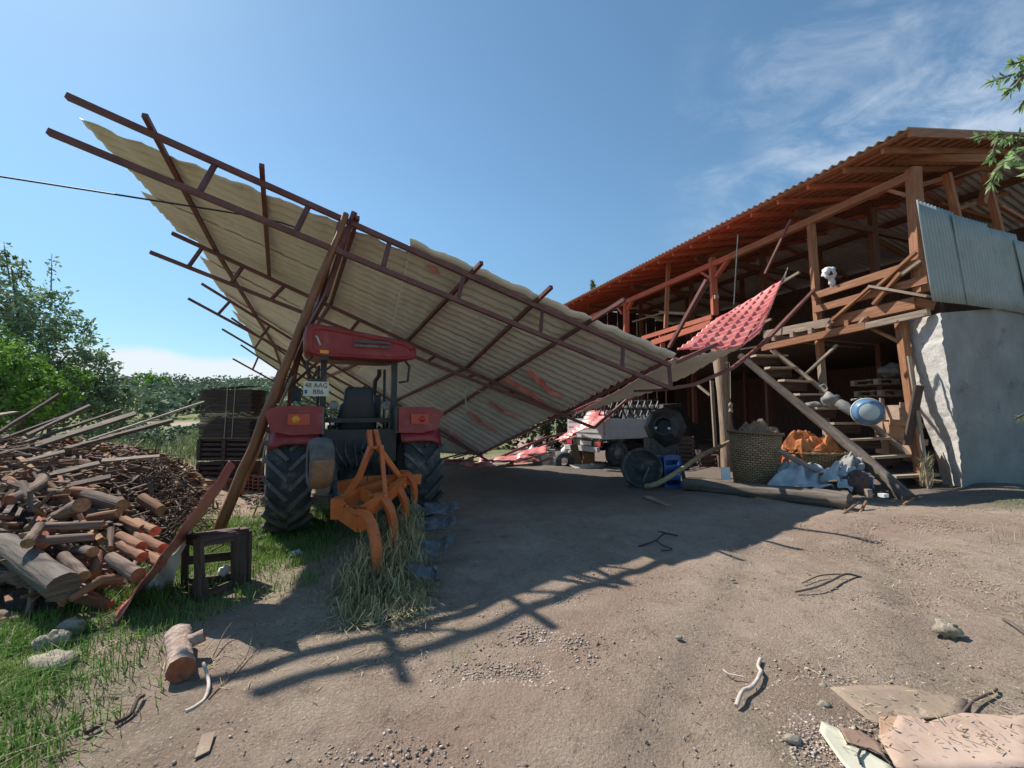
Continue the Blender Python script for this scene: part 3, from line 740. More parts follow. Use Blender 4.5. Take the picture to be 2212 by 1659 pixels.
# ================================================================== BARN
O0 = Vector((8.2, 8.5, 0)); LS = Vector((-.352, .936, 0)); LT = Vector((.936, .352, 0))
def BF(s, t, z): return O0 + LS * s + LT * t + Vector((0, 0, z))
def FA(px, py, off=0.0):
    d = ray(px, py); k = (11.4 + off) / (d.x + .376 * d.y); return Vector((d.x * k, d.y * k, EYE + d.z * k))
def GB(px, py, off=0.0):
    d = ray(px, py); k = (-5.07 - off) / (.352 * d.x - .936 * d.y); return Vector((d.x * k, d.y * k, EYE + d.z * k))
def fa(c, x, y, off=0.0): return FA(*V(c, x, y), off)
barn = thing('barn', 'two storey open timber barn with corrugated roof and reddish eaves on the right', 'barn', BF(4, 2, 0))
EZ = 6.90; SL = .215; RT = 5.6
def rz(t): return EZ + SL * (t + .9) if t <= RT else EZ + SL * (RT + .9) - SL * (t - RT)
def corr(s0, s1, t0, t1, name, m, period=.175, amp=.028):
    n = int((s1 - s0) / period * 8)
    mb = MB()
    def fn(u, v):
        s = lerp(s0, s1, u); t = lerp(t0, t1, v)
        return BF(s, t, rz(t) + amp * math.sin(s / period * 6.283))
    mb.sheet(fn, n, 2); return mb.build(name, m, barn, solid=.008, mofs=1)
corr(-.45, 18, -.98, RT, 'roof', [M['rooftop'], M['roofunder']])
corr(-.45, 18, RT, 12.5, 'roof', [M['rooftop'], M['roofunder']])
rr = random.Random(9)
# battens parallel to the eave and rafters with tails
for k in range(18):
    t = -.86 + k * .36
    mb = MB(); s = -.4
    while s < 17.5:
        e = min(17.8, s + rr.uniform(2.5, 4)); j = rr.uniform(-.02, .02)
        z = rz(t) - .065
        mid = 3.2
        mb.beam(BF(s, t + j, z), BF(e, t + j, z), .10, .05, 1 if s > 1.0 and t < 1.2 else 0)
        s = e + .005
    mb.build('batten', [M['timber'], M['timberbounce']], barn)
for k in range(24):
    s = .05 + k * .75
    mb = MB(); mi = 0
    mb.beam(BF(s, -.80 + rr.uniform(-.06, .03), rz(-.8) - .155), BF(s, RT, rz(RT) - .155), .06, .12)
    mb.build('rafter', M['timberbounce'] if s > 1.2 else M['timber'], barn)
    if k % 3 == 0:
        mb = MB(); mb.beam(BF(s, RT, rz(RT) - .155), BF(s, 12, rz(12) - .155), .06, .12); mb.build('rafter', M['timber'], barn)
# boards closing the eave between rafters (seen reddish from below)
for k in range(6):
    t = -.80 + k * .165
    mb = MB(); s = 0
    while s < 17.5:
        e = s + rr.uniform(1.8, 3.4); mb.beam(BF(s, t, rz(t) - .03 ), BF(e, t, rz(t) - .03), .158, .018, 1 if s > 2.5 else 0); s = e + .004
    mb.build('soffit_board', [M['timber'], M['timberbounce']], barn)
mb = MB()
mb.beam(BF(-.42, -.9, rz(-.9) - .09), BF(-.42, RT, rz(RT) - .09), .05, .16); mb.beam(BF(-.42, RT, rz(RT) - .09), BF(-.42, 12.4, rz(12.4) - .09), .05, .16)
mb.build('barge_board', M['timber'], barn)
def fbeam(name, c, a, b, w, h, m, offa=0.0, offb=None, mat2=None, jit=.004):
    offb = offa if offb is None else offb
    mb = MB(); mb.beam(fa(c, *a, offa), fa(c, *b, offb), w, h, jit=jit); return mb.build(name, m, barn)
# eave plate
fbeam('eave_beam', 'B1', (200, 965), (860, 680), .14, .17, M['timberbounce'])
fbeam('eave_beam', 'B1', (855, 682), (1700, 302), .14, .17, M['timber'], -.01)
fbeam('eave_beam', 'B1', (1500, 232), (2040, 232), .14, .16, M['timber'], .3, 2.2)
# upper posts and braces
for a, b, w, m in [((1697, 275), (1735, 850), .19, 'timber'), ((1222, 508), (1268, 1143), .13, 'timber'), ((765, 690), (778, 955), .17, 'timberbounce'),
                   ((562, 705), (550, 1015), .13, 'timber'), ((366, 890), (366, 1040), .2, 'timberbounce')]:
    fbeam('post', 'B1', a, b, w, w, M[m], .02)
for a, b, w, m in [((1560, 368), (1680, 402), .10, 'timber'), ((696, 742), (758, 782), .10, 'timberbounce'), ((850, 684), (783, 778), .13, 'timberbounce'),
                   ((318, 905), (350, 948), .13, 'timberbounce'), ((404, 870), (376, 925), .13, 'timberbounce')]:
    fbeam('brace', 'B1', a, b, w, w * .7, M[m], .03)
# deck edge, rails, joists
fbeam('rail', 'B1', (1232, 868), (1742, 706), .05, .17, M['timber'], -.10)
fbeam('rail', 'B1', (1236, 930), (1765, 786), .05, .17, M['timber'], -.10)
fbeam('deck_beam', 'B1', (1010, 1045), (1330, 985), .12, .20, M['timberold'], -.05)
fbeam('deck_beam', 'B1', (1330, 985), (1712, 898), .14, .24, M['timber'], -.06)
fbeam('deck_beam', 'B1', (1000, 1108), (1480, 1004), .13, .16, M['timber'], -.22)
fbeam('deck_beam', 'B1', (1470, 1008), (1770, 940), .12, .13, M['timberold'], -.22)
fbeam('deck_beam', 'B1', (1700, 895), (1790, 915), .14, .18, M['timber'], -.04, .2)
for a, b, w, m in [((1500, 820), (1772, 868), .17, 'timberold'), ((1296, 1002), (1505, 818), .10, 'timber'), ((1515, 905), (1642, 758), .11, 'timber'),
                   ((1528, 828), (1712, 662), .11, 'timber'), ((1640, 770), (1735, 702), .08, 'timberold'), ((1330, 985), (1300, 1010), .1, 'timberold'),
                   ((1440, 1005), (1475, 965), .09, 'timberold')]:
    fbeam('loose_plank', 'B1', a, b, w, .05, M[m], -.2)
for k in range(6):
    x = 1060 + k * 85; y = 1062 - k * 17
    mb = MB(); p = fa('B1', x, y, -.1); mb.beam(p - LT * .1, p + LT * 3.5, .09, .14); mb.build('joist', M['timber'] if k > 2 else M['timberold'], barn)
# far railing of the upper floor
fbeam('rail', 'A3', (1440, 742), (1875, 608), .06, .15, M['timberbounce'], -.05)
fbeam('rail', 'A3', (1500, 772), (1870, 648), .08, .2, M['timberbounce'], -.05)
fbeam('rail', 'A3', (1550, 580), (1720, 590), .07, .1, M['timberold'], .8)
fbeam('rail', 'A3', (1380, 640), (1600, 575), .05, .06, M['timberold'], 1.2)
mb = MB(); mb.beam(fa('A3', 1555, 715), fa('A3', 1565, 800), .12, .1); mb.build('post', M['timberbounce'], barn)
# lower posts
fbeam('post', 'B2', (1338, 140), (1502, 1330), .15, .15, M['timber'], .0)
fbeam('brace', 'B2', (1120, 190), (1325, 285), .11, .06, M['timber'], -.02)
fbeam('post', 'B2', (762, 270), (822, 1020), .12, .12, M['timberold'], .1)
fbeam('post', 'B2', (60, 330), (112, 1000), .24, .24, M['timberold'], -1.35, -1.35)
fbeam('post', 'B2', (20, 330), (105, 960), .13, .13, M['timberold'], -1.2)
mb = MB(); b0 = fa('B2', 112, 960, -1.35); mb.tube([fa('B2', 60, 330, -1.4), fa('B2', 85, 650, -1.38), b0, Vector((b0.x - .05, b0.y - .05, 0))], [.13, .14, .17, .16], 10, 0, wob=.08); mb.build('post', M['pole2'], barn)
fbeam('post', 'B3', (1000, 250), (1022, 905), .17, .17, M['timber'], -1.5, -1.5)
fbeam('post', 'B3', (1720, 100), (1768, 880), .08, .08, M['timberold'], -.5)
fbeam('brace', 'B3', (1600, 145), (1710, 235), .08, .05, M['timberold'], -.5)
fbeam('loose_plank', 'B2', (890, 310), (620, 560), .07, .05, M['timberold'], -.1)
fbeam('loose_plank', 'B2', (430, 350), (570, 470), .16, .04, M['timberold'], -.2)
# interior, shade put into the wood colours: floor slab of boards, back walls, inner posts
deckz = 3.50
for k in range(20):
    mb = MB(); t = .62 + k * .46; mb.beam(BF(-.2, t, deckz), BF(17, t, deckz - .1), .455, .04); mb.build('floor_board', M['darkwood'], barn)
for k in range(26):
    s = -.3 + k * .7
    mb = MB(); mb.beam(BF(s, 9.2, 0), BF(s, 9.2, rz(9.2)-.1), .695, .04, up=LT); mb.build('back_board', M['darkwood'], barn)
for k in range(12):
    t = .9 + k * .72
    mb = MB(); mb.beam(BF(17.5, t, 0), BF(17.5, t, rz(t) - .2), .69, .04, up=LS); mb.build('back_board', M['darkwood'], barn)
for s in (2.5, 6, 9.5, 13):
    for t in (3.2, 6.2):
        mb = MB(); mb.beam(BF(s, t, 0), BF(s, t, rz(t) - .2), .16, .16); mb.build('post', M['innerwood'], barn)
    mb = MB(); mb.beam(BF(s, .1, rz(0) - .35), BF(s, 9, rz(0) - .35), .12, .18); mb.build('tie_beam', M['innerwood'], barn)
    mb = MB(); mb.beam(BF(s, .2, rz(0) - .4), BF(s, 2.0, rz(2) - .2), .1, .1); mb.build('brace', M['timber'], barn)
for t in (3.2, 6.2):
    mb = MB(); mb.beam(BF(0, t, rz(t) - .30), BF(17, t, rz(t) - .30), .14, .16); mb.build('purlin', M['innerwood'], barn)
# gable side: posts and timbers above the wall
for px0, py0, px1, py1 in ((2128, 375, 2165, 520), (2120, 440, 2140, 372), (2045, 375, 2070, 480)):
    mb = MB(); mb.beam(GB(px0, py0, .3), GB(px1, py1, .3), .13, .13); mb.build('post', M['timber'], barn)
for a, b, o1, w in [((2010, 470), (2230, 400), 1.2, .1), ((2030, 440), (2230, 500), 2.0, .1), ((2160, 445), (2220, 480), .5, .09), ((1990, 400), (2230, 330), .8, .1)]:
    mb = MB(); mb.beam(GB(*a, o1), GB(*b, o1), w, w); mb.build('tie_beam', M['timber'], barn)
# white lath and dark board leaning at the corner post
fbeam('loose_plank', 'B2', (1398, 390), (1545, 1350), .06, .03, M['timberold'], -.3)
fbeam('loose_plank', 'B2', (1468, 596), (1388, 1020), .16, .04, M['darkwood'], -.35)
WO = -.38
# grey corrugated cladding on the gable
def clad(c4, seed):
    a, b, cc, d = c4; rsd = random.Random(seed)
    W = (b - a).length; H = (d - a).length; nr = Vector((.352, -.936, 0))
    def fn(u, v):
        return lerp(lerp(a, b, u), lerp(d, cc, u), v) + nr * (.024 * math.sin(u * W / .11 * 6.283) + .03 * math.sin(v * 2.5 + seed) * u)
    mb = MB(); mb.sheet(fn, int(W / .11 * 8), 6); mb.build('cladding_sheet', M['greysheet'], barn, solid=.003)
for k, c in enumerate([[(1712, 420), (1878, 480), (1952, 908), (1785, 888)], [(1874, 486), (2028, 535), (2104, 928), (1948, 906)],
                       [(2024, 545), (2168, 585), (2252, 953), (2100, 925)], [(2163, 605), (2330, 650), (2405, 990), (2248, 958)], [(2326, 655), (2500, 700), (2560, 1010), (2400, 985)]]):
    clad([GB(*V('B1', *q), WO - .06 - .05 * (k % 2)) for q in c], k)
# rendered wall with its white plastered end
TL = P(*V('B2', 1388, 140), 8.85); TRt = GB(*V('B2', 1620, 84), WO); BR = GB(*V('B2', 1780, 1262), WO); BL = P(*V('B2', 1650, 1300), 8.95)
mid = [(1405, 400, 1640, 300), (1482, 800, 1705, 750), (1562, 1010, 1752, 1000)]
leftp = [TL] + [P(*V('B2', a, b), lerp(8.85, 8.95, b / 1300)) for a, b, _, _ in mid] + [BL]
rightp = [TRt] + [GB(*V('B2', c, d), WO) for _, _, c, d in mid] + [BR]
BL.z = -.1; BR.z = -.1
def wallend(u, v):
    i = min(3, int(v * 4)); t = v * 4 - i
    a = lerp(leftp[i], leftp[i + 1], t); b = lerp(rightp[i], rightp[i + 1], t); p = lerp(a, b, u)
    k = .012
    return p + Vector((-.9, -.3, 0)) * (k * 2 * mnoise.noise(p * 9)) + Vector((.3,-.9,0))*(.035*mnoise.noise(p*14) if u==1 else 0)
mb = MB(); mb.sheet(wallend, 14, 60); mb.build('plastered_end', M['plaster'], barn)
far_top = GB(2500, 640, WO); far_bot = GB(2500, 1000, WO); far_bot.z = -.1
def wallface(u, v):
    i = min(3, int(v * 4)); t = v * 4 - i
    b = lerp(rightp[i], rightp[i + 1], t); f = lerp(far_top, far_bot, v)
    p = lerp(b, f, u)
    if u == 0: p = wallend(1, v)
    return p
mb = MB(); mb.sheet(wallface, 10, 60)
inner = [p + Vector((.5, .5, 0)) for p in (leftp[0], leftp[-1])]
back = Vector((-.12, .42, 0))
mb.add([leftp[0], rightp[0], far_top, far_top + back, leftp[0] + back], [(0, 1, 2, 3, 4)])
mb.add([leftp[0], leftp[-1], far_bot + back * 2, far_top + back * 2], [(0, 1, 2, 3)])
mb.build('rendered_wall', M['concrete'], barn)

# stairs (part of the barn)
log = MB(); log.tube([P(1598, 768, 10.6), P(1700, 852, 9.8), P(1850, 975, 8.8), G(1962, 1078)], [.075, .09, .11, .13], 12, 0, 1, wob=.07)
log.build('stair_stringer', [M['log_grey'], M['cut']], barn)
log = MB(); log.tube([P(*V('B2', 440, 350), 11.0), P(*V('B2', 800, 640), 10.2), P(*V('B2', 1170, 900), 9.4), P(*V('B2', 1500, 1180), 8.8)], [.05, .055, .06, .06], 8, 0, 1, wob=.07)
log.build('stair_stringer', [M['timberold'], M['cut']], barn)
tread_px = [((300, 385), (530, 385)), ((400, 470), (600, 470)), ((500, 560), (710, 568)), ((610, 660), (810, 660)), ((730, 760), (925, 760)),
            ((850, 868), (1105, 865)), ((965, 985), (1255, 975)), ((1130, 1110), (1410, 1095)), ((1285, 1248), (1595, 1230))]
for k, (a, b) in enumerate(tread_px):
    d = lerp(10.9, 8.55, k / 8); pa = P(*V('B2', *a), d); pb = P(*V('B2', *b), d)
    mb = MB(); off = Vector((.05, .12, 0)); mb.beam(pa + off, pb + off, .26, .05, jit=.008); mb.build('stair_tread', M['tread'], barn)
    mb = MB(); off = Vector((.05, .26, -.12)); mb.beam(pa + off, pb + off, .02, .20, jit=.008); mb.build('stair_riser', M['darkwood'], barn)
# loose steel and pipes hanging off the barn front
loose = [('steel_bar', 'B1', (1130, 510), (1010, 762), -.5, .05, 'redsteel', 'bent rusty steel bar hanging from the eave behind the curled red sheet'),
         ('steel_bar', 'B1', (1240, 835), (940, 1143), -.7, .055, 'redsteel', 'long rusty steel bar slanting down below the barn railing to the stairs'),
         ('steel_bar', 'B1', (740, 790), (565, 1105), -1.0, .10, 'redsteel', 'thick reddish steel bar leaning up under the barn eave left of the curled red sheet'),
         ('thin_pipe', 'B1', (755, 800), (640, 985), -.9, .03, 'dullmetal', 'thin silver pipe beside the thick leaning steel bar'),
         ('thin_pipe', 'B1', (885, 580), (866, 905), -.8, .022, 'dullmetal', 'thin upright pipe hanging from the eave above the curled red sheet'),
         ('timber_lath', 'B1', (1170, 755), (1085, 805), -1.4, .05, 'timberold', 'short pale lath poking out behind the top of the curled red sheet'),
         ('timber_lath', 'B1', (1040, 972), (960, 1010), -1.4, .05, 'timberold', 'short pale lath poking out beside the lower edge of the curled red sheet')]
for nm, c, a, b, off, w, m, lab in loose:
    mb = MB(); mb.beam(fa(c, *a, off), fa(c, *b, off), w, w); tag(mb.build(nm, M[m]), lab, nm.replace('_', ' '))
# ================================================================== VEGETATION
def crown(name, lobes, n, size, m, parent, aspect=2.2, fill=.55):
    """lobes: (centre, (rx,ry,rz)); leaves in twig clumps, denser towards the shell"""
    vol = np.array([l[1][0] * l[1][1] * l[1][2] for l in lobes]) ** .72; vol /= vol.sum(); cs = []
    for (c, r), w in zip(lobes, vol):
        k = max(6, int(n * w)); nc = max(3, k // 14)
        d = np.random.randn(nc, 3); d /= np.linalg.norm(d, axis=1)[:, None]
        rad = np.random.rand(nc) ** (1 / 3) * (1 - fill) + fill * np.random.uniform(.72, 1.08, nc)
        cc = np.array(c)[None] + d * rad[:, None] * np.array(r)[None]
        idx = np.random.randint(0, nc, k)
        cs.append(cc[idx] + np.random.randn(k, 3) * np.array(r)[None] * .10)
    c = np.concatenate(cs); v, f, rnd = leaf_quads(c, size, aspect=aspect)
    cl = np.sin(c[:, 0] * 2.3) * np.sin(c[:, 2] * 2.9 + c[:, 1] * 1.7) * .25
    rnd = np.clip(rnd * .8 + .1 + np.repeat(cl, 4), 0, 1)
    return mesh_np(name, v, f, m, rnd, parent)
def tree(name, label, base, lobes, n, size, m, trunk_r=.1, cat='tree', group=None, aspect=2.2, twigs=0):
    t = thing(name, label, cat, base, 0, group)
    mb = MB(); top = Vector(lobes[0][0]); b = Vector(base)
    mb.tube([b - Vector((0, 0, .1)), lerp(b, top, .35) + Vector((.08, 0, 0)), lerp(b, top, .7), top], [trunk_r, trunk_r * .8, trunk_r * .55, trunk_r * .3], 8, 0, wob=.1)
    s0 = lerp(b, top, .35)
    for c, r in lobes[1:]:
        c = Vector(c); mb.tube([s0, lerp(s0, c, .5) + Vector((0, 0, .1)), c], [trunk_r * .45, trunk_r * .3, trunk_r * .12], 5, 0)
    mb.build('trunk', M['bark1'], t)
    crown('crown', [((c[0], c[1], c[2]), r) for c, r in lobes], n, size, m, t, aspect)
    return t
def LB(px, py, d, rp, squash=1.0):            # lobe at an image position with pixel radius
    r = rp / F * d; return (P(px, py, d), (r, r * .9, r * squash))
t1 = tree('bushy_tree', 'large grey green bushy tree behind the firewood heap at the left edge', P(60, 945, 13.5),
     [LB(60, 760, 13.5, 95), LB(20, 640, 13.5, 60), LB(95, 690, 13.2, 62), LB(150, 760, 13.2, 70), LB(205, 810, 13.4, 55), LB(120, 850, 13.0, 80), LB(-60, 700, 13.6, 110),
      LB(238, 850, 13.5, 38), LB(200, 890, 13, 60), LB(-80, 880, 13.2, 120), LB(25, 580, 13.4, 30), LB(60, 905, 12.8, 70)], 21000, .075, M['leafA'], .16)
# thin upright sprigs on top
cs = []
for (a, b) in [((110, 640, 13.2), (112, 548, 13.2)), ((20, 600, 13.3), (8, 522, 13.3)), ((45, 600, 13.3), (50, 560, 13.3)), ((130, 660, 13.2), (152, 628, 13.2)), ((-10, 560, 13.3), (12, 535, 13.3)), ((180, 720, 13.2), (200, 690, 13.2))]:
    A_, B__ = P(*a), P(*b)
    mb = MB(); mb.tube([A_, B__], [.02, .006], 5); mb.build('twig', M['bark1'], t1)
    for k in range(45): cs.append(np.array(lerp(A_, B__, random.random())) + np.random.randn(3) * .09)
v, f, rnd = leaf_quads(np.array(cs), .07); mesh_np('sprig_leaves', v, f, M['leafA'], rnd, t1)
tree('leafy_shrub', 'bright green shrub in front of the grey green tree at the left edge', P(40, 960, 11.0),
     [LB(30, 800, 11, 60), LB(-30, 760, 11, 60), LB(90, 850, 11, 55), LB(160, 830, 11.2, 40), LB(20, 880, 11, 60)], 5000, .07, M['leafB'], .07, 'shrub')
tree('dark_shrub', 'small dark shrub where the grey green tree meets the olive slope', P(255, 940, 14), [LB(262, 880, 14, 34), LB(236, 905, 14, 34)], 1600, .06, M['leafA'], .05, 'shrub')
def hz(x, y): return float(hgt(x, y))
def far_tree(name, label, px, ytop, d, wpx, m, n=350, lobes=4, group=None, size=.3):
    k = ray(px, 829.5); x = k.x / k.y * d; z0 = hz(x, d); top = P(px, ytop, d).z; r = wpx / F * d
    h = max(top - z0, r); L = []
    for i in range(lobes):
        L.append((Vector((x + random.uniform(-.5, .5) * r, d + random.uniform(-.4, .4) * r, z0 + h * (.62 if i == 0 else random.uniform(.45, .72)))), (r * random.uniform(.45, .7), r * .6, h * random.uniform(.26, .36))))
    return tree(name, label, Vector((x, d, z0)), L, n, size, m, r * .06, 'tree', group)
far_tree('round_tree', 'round broad leaved tree standing above the olive slope beside the large left tree', 330, 800, 75, 42, M['leafB'], 1500, 7, size=.28)
for k, (px, yt, w) in enumerate([(420, 826, 12), (437, 820, 10), (470, 818, 16), (497, 824, 10), (520, 816, 15), (545, 813, 16), (565, 816, 14), (600, 818, 18), (385, 829, 12)]):
    far_tree('ridge_tree', 'small dark tree on the skyline of the olive slope', px, yt, 150, w, M['leafA'], 260, 3, 'dark trees along the skyline', .45)
# olive grove that reads as one mass
vs, fs, rn = [], [], []; off = 0; rsn = np.random.RandomState(11)
for k in range(330):
    d = rsn.uniform(58, 150); x = rsn.uniform(-1.25, -.15) * d
    if d < 66 and rsn.rand() < .4: continue
    z0 = hz(x, d); r = rsn.uniform(2.0, 3.4)
    nl = 130; dd = rsn.randn(nl, 3); dd /= np.linalg.norm(dd, axis=1)[:, None]
    c = np.array([x, d, z0 + r * .75]) + dd * rsn.uniform(.5, 1.05, nl)[:, None] * np.array([r, r, r * .8])
    v, f, rr_ = leaf_quads(c, .42, aspect=1.5); vs.append(v); fs.append(f + off); off += len(v); rn.append(np.clip(rr_ * .6 + rsn.uniform(0, .4), 0, 1))
tag(mesh_np('olive_grove', np.concatenate(vs), np.concatenate(fs), M['leafC'], np.concatenate(rn)), 'grey green olive grove covering the distant slope', 'olive grove', kind='stuff')
for k in range(7):
    px = 270 + k * 27 + random.uniform(-6, 6); d = random.uniform(20, 44); x = (px - 1106) / F * d; r = random.uniform(.5, 1.1)
    tree('low_bush', 'low grey green bush in the grass field behind the firewood', Vector((x, d, hz(x, d))), [(Vector((x + random.uniform(-.6, .6) * r, d, hz(x, d) + r * .5)), (r, r, r * .6)) for _ in range(2)], 500, .12, M['leafC'], .04, 'bush', 'low bushes in the field')
tree('backdrop', 'dark thicket of leaves added for the dark barn part under the sagging canopy edge', Vector((-.5, 19.5, 0)), [(Vector((-3.2 + k * 1.05, 19.5 + random.uniform(-.6, .6), .95)), (.8, .6, 1.15)) for k in range(8)], 5200, .11, M['leafE'], .08, 'backdrop')  # leaf mass added as a dark barn backdrop, hiding the bright field
# mast on the skyline
mb = MB(); b = P(381, 828, 160); b.z = hz(b.x, 160) ; mb.tube([b, P(381, 806, 160)], [.18, .08], 6); tag(mb.build('mast', M['dullmetal']), 'thin pale mast on the skyline beside the round tree', 'mast')
# conifer tip beyond the barn roof
cx, cz = P(1280, 606, 40), None
t = thing('conifer', 'dark conifer tip showing above the far end of the barn roof', 'tree', (cx.x, cx.y, hz(cx.x, cx.y)))
mb = MB(); mb.tube([(cx.x, cx.y, 0), cx], [.25, .02], 6); mb.build('trunk', M['bark1'], t)
c = []
for k in range(900):
    f = random.random() ** .8; r = (1 - f) * 2.2 + .08; a = random.random() * 6.28; c.append((cx.x + math.cos(a) * r * random.random(), cx.y + math.sin(a) * r * random.random(), cx.z * (.25 + .75 * f)))
v, f, rnd = leaf_quads(np.array(c), .22); mesh_np('crown', v, f, M['leafA'], rnd, t)
# willow branches hanging in at the top right; trunk stands outside the frame
wt = thing('willow', 'willow branches with narrow pale leaves hanging in at the right edge', 'tree', (6.6, 3.2, 0))
mb = MB(); mb.tube([(6.6, 3.2, -.1), (6.5, 3.3, 1.8), (6.55, 3.5, 3.4), (6.3, 3.9, 4.6)], [.16, .13, .10, .05], 10, wob=.06)
mb.build('trunk', M['bark1'], wt)
tw = MB(); lc = []
def twig(pts, nl):
    pp = [P(*q) for q in pts]; tw.tube(pp, [.012 * (1 - i / len(pp)) + .003 for i in range(len(pp))], 5)
    for k in range(nl):
        i = random.randrange(len(pp) - 1); p = lerp(pp[i], pp[i + 1], random.random())
        d = (pp[i + 1] - pp[i]).normalized(); s = Vector([random.gauss(0, 1) for _ in range(3)]).normalized()
        a = (d * .6 + s * .7 + Vector((0, 0, -.35))).normalized(); L = random.uniform(.06, .13); b = a.cross(Vector((random.gauss(0, 1), random.gauss(0, 1), random.gauss(0, 1)))).normalized() * L * .13
        lc.append([p, p + a * L * .5 + b, p + a * L, p + a * L * .5 - b])
for pts, nl in [([(2290, 330, 4.0), (2210, 300, 4.1), (2150, 288, 4.2), (2110, 296, 4.2)], 60), ([(2210, 300, 4.1), (2180, 340, 4.1), (2150, 375, 4.1), (2140, 400, 4.1)], 75),
                ([(2260, 310, 4.0), (2200, 330, 4.0), (2165, 355, 4.0)], 45), ([(2160, 290, 4.2), (2148, 320, 4.2), (2140, 345, 4.2)], 40), ([(2250, 300, 4), (2190, 290, 4.1), (2165, 300, 4.1)], 30),
                ([(2300, 180, 3.8), (2220, 150, 3.9), (2160, 170, 4.0), (2130, 180, 4.0)], 45), ([(2300, 120, 3.8), (2230, 128, 3.9), (2180, 140, 4.0)], 50), ([(2220, 150, 3.9), (2190, 190, 3.9), (2170, 200, 3.9)], 30),
                ([(2300, 210, 3.8), (2225, 200, 3.9), (2200, 235, 3.9)], 30), ([(2300, 380, 3.6), (2230, 370, 3.7), (2190, 330, 3.8)], 30), ([(2300, 900, 3.9), (2215, 893, 3.9), (2192, 905, 3.9)], 5)]:
    twig(pts, nl)
tw.tube([(6.3, 3.9, 4.6), P(2300, 180, 3.8)], [.05, .02], 6); tw.tube([(6.3, 3.9, 4.6), P(2290, 330, 4.0)], [.05, .02], 6); tw.tube([(6.5, 3.5, 3.4), P(2300, 900, 3.9)], [.04, .006], 6)
tw.build('branch', M['bark1'], wt)
lv = np.array([[tuple(q) for q in l] for l in lc]); mesh_np('leaves', lv.reshape(-1, 3), np.arange(len(lc) * 4).reshape(-1, 4), M['leafD'], np.repeat(np.random.rand(len(lc)), 4), wt)

# grass blades
def blades(name, pts, h, w, m, label, cat, lean=.5):
    pts = np.asarray(pts); n = len(pts); a = np.random.rand(n) * 6.28; H = h * np.random.uniform(.45, 1.4, n) if np.isscalar(h) else h * np.random.uniform(.6, 1.3, n)
    d = np.stack([np.cos(a), np.sin(a)], 1); ln = np.abs(np.random.randn(n)) * lean
    side = np.stack([-np.sin(a), np.cos(a)], 1) * w * .5
    z = pts[:, 2] - .01
    def q(f, k, s):
        return np.column_stack([pts[:, :2] + d * (H * ln * f * f)[:, None] + side * s * k, z + H * f * (1 - .25 * ln * f).clip(.3)])
    v = np.stack([q(0, 1, 1), q(0, 1, -1), q(.55, .8, -1), q(.55, .8, 1), q(1, .12, -1), q(1, .12, 1)], 1).reshape(-1, 3)
    b = np.arange(n)[:, None] * 6
    f = np.concatenate([b + np.array([[0, 1, 2, 3]]), b + np.array([[3, 2, 4, 5]])])
    return tag(mesh_np(name, v, f, m, np.repeat(np.random.rand(n), 6)), label, cat, kind='stuff')
rsn = np.random.RandomState(21)
def scatter(n, x0, x1, y0, y1, dens):
    x = rsn.uniform(x0, x1, n); y = rsn.uniform(y0, y1, n); k = rsn.rand(n) < dens(x, y); x, y = x[k], y[k]
    return np.stack([x, y, hgt(x, y)], 1)
def wobn(x, y, s, p): return np.sin(x * s + p) * np.cos(y * s * 1.3 + p * 2) + .5 * np.sin(x * s * 2.7 - y * s * 2.1 + p)
def gverge(x, y): return np.clip((-(x + 1.60) - (y - 1.6) * .36 + wobn(x, y, 1.9, 1) * .25) * 1.1, 0, 1) * (.35 + .65 * (wobn(x, y, 5, 2) > -.2))
pv = scatter(110000, -6, -1.4, .9, 3.6, gverge)
blades('grass', pv, .085, .006, M['grass'], 'green grass with dry blades along the foot of the firewood heap', 'grass', .8)
pd_ = scatter(9000, -6, -1.3, .9, 3.8, lambda x, y: gverge(x, y) * .5)
blades('dry_grass', pd_, .10, .004, M['straw'], 'dry straw coloured blades among the grass at the lower left', 'grass', 1.2)
pg = scatter(48000, -5.4, -1.7, 3.3, 7.5, lambda x, y: np.clip(1.25 - np.hypot((x + 3.15) / 1.25, (y - 5.1) / 1.9) + wobn(x, y, 3, 3) * .25, 0, 1))
blades('grass', pg, .085, .008, M['grass'], 'bright green grass patch between the crate and the tractor', 'grass', .6)
pf = scatter(26000, -26, -3.0, 9, 36, lambda x, y: np.clip((y - 9.5) / 6, 0, 1) * .8 * (x < -.32 * y - .5))
blades('tall_grass', pf, .42, .03, M['fieldgrass'], 'tall grass and weeds in the field behind the crate stack', 'grass', .5)
pr = scatter(9000, 6.4, 11, 5.6, 8.3, lambda x, y: np.clip(.8 - np.hypot((x - 8.6) / 1.7, (y - 6.9) / .7) + wobn(x, y, 4, 1) * .35, 0, 1))
blades('grass', pr, .05, .007, M['grass'], 'short sparse grass in front of the rendered barn wall', 'grass', .8)
pp_ = scatter(420, 3.2, 6, 1.9, 5.0, lambda x, y: np.full_like(x, .5))
blades('dry_stalks', scatter(300, 5.4, 7.5, 3.0, 5.6, lambda x, y: np.full_like(x, .35)), .16, .005, M['straw'], 'scattered upright dry stalks on the bare earth at the right', 'stalks', .25)
pcs = [P(2000 + random.uniform(-14, 16), 1005 + random.uniform(-20, 40), 8.4 + random.uniform(-.2, .2)) for _ in range(500)]
blades('straw_tuft', np.array([tuple(p - Vector((0, 0, .04))) for p in pcs]), .16, .006, M['straw'], 'tuft of dry straw beside the foot of the stairs', 'straw', .9)

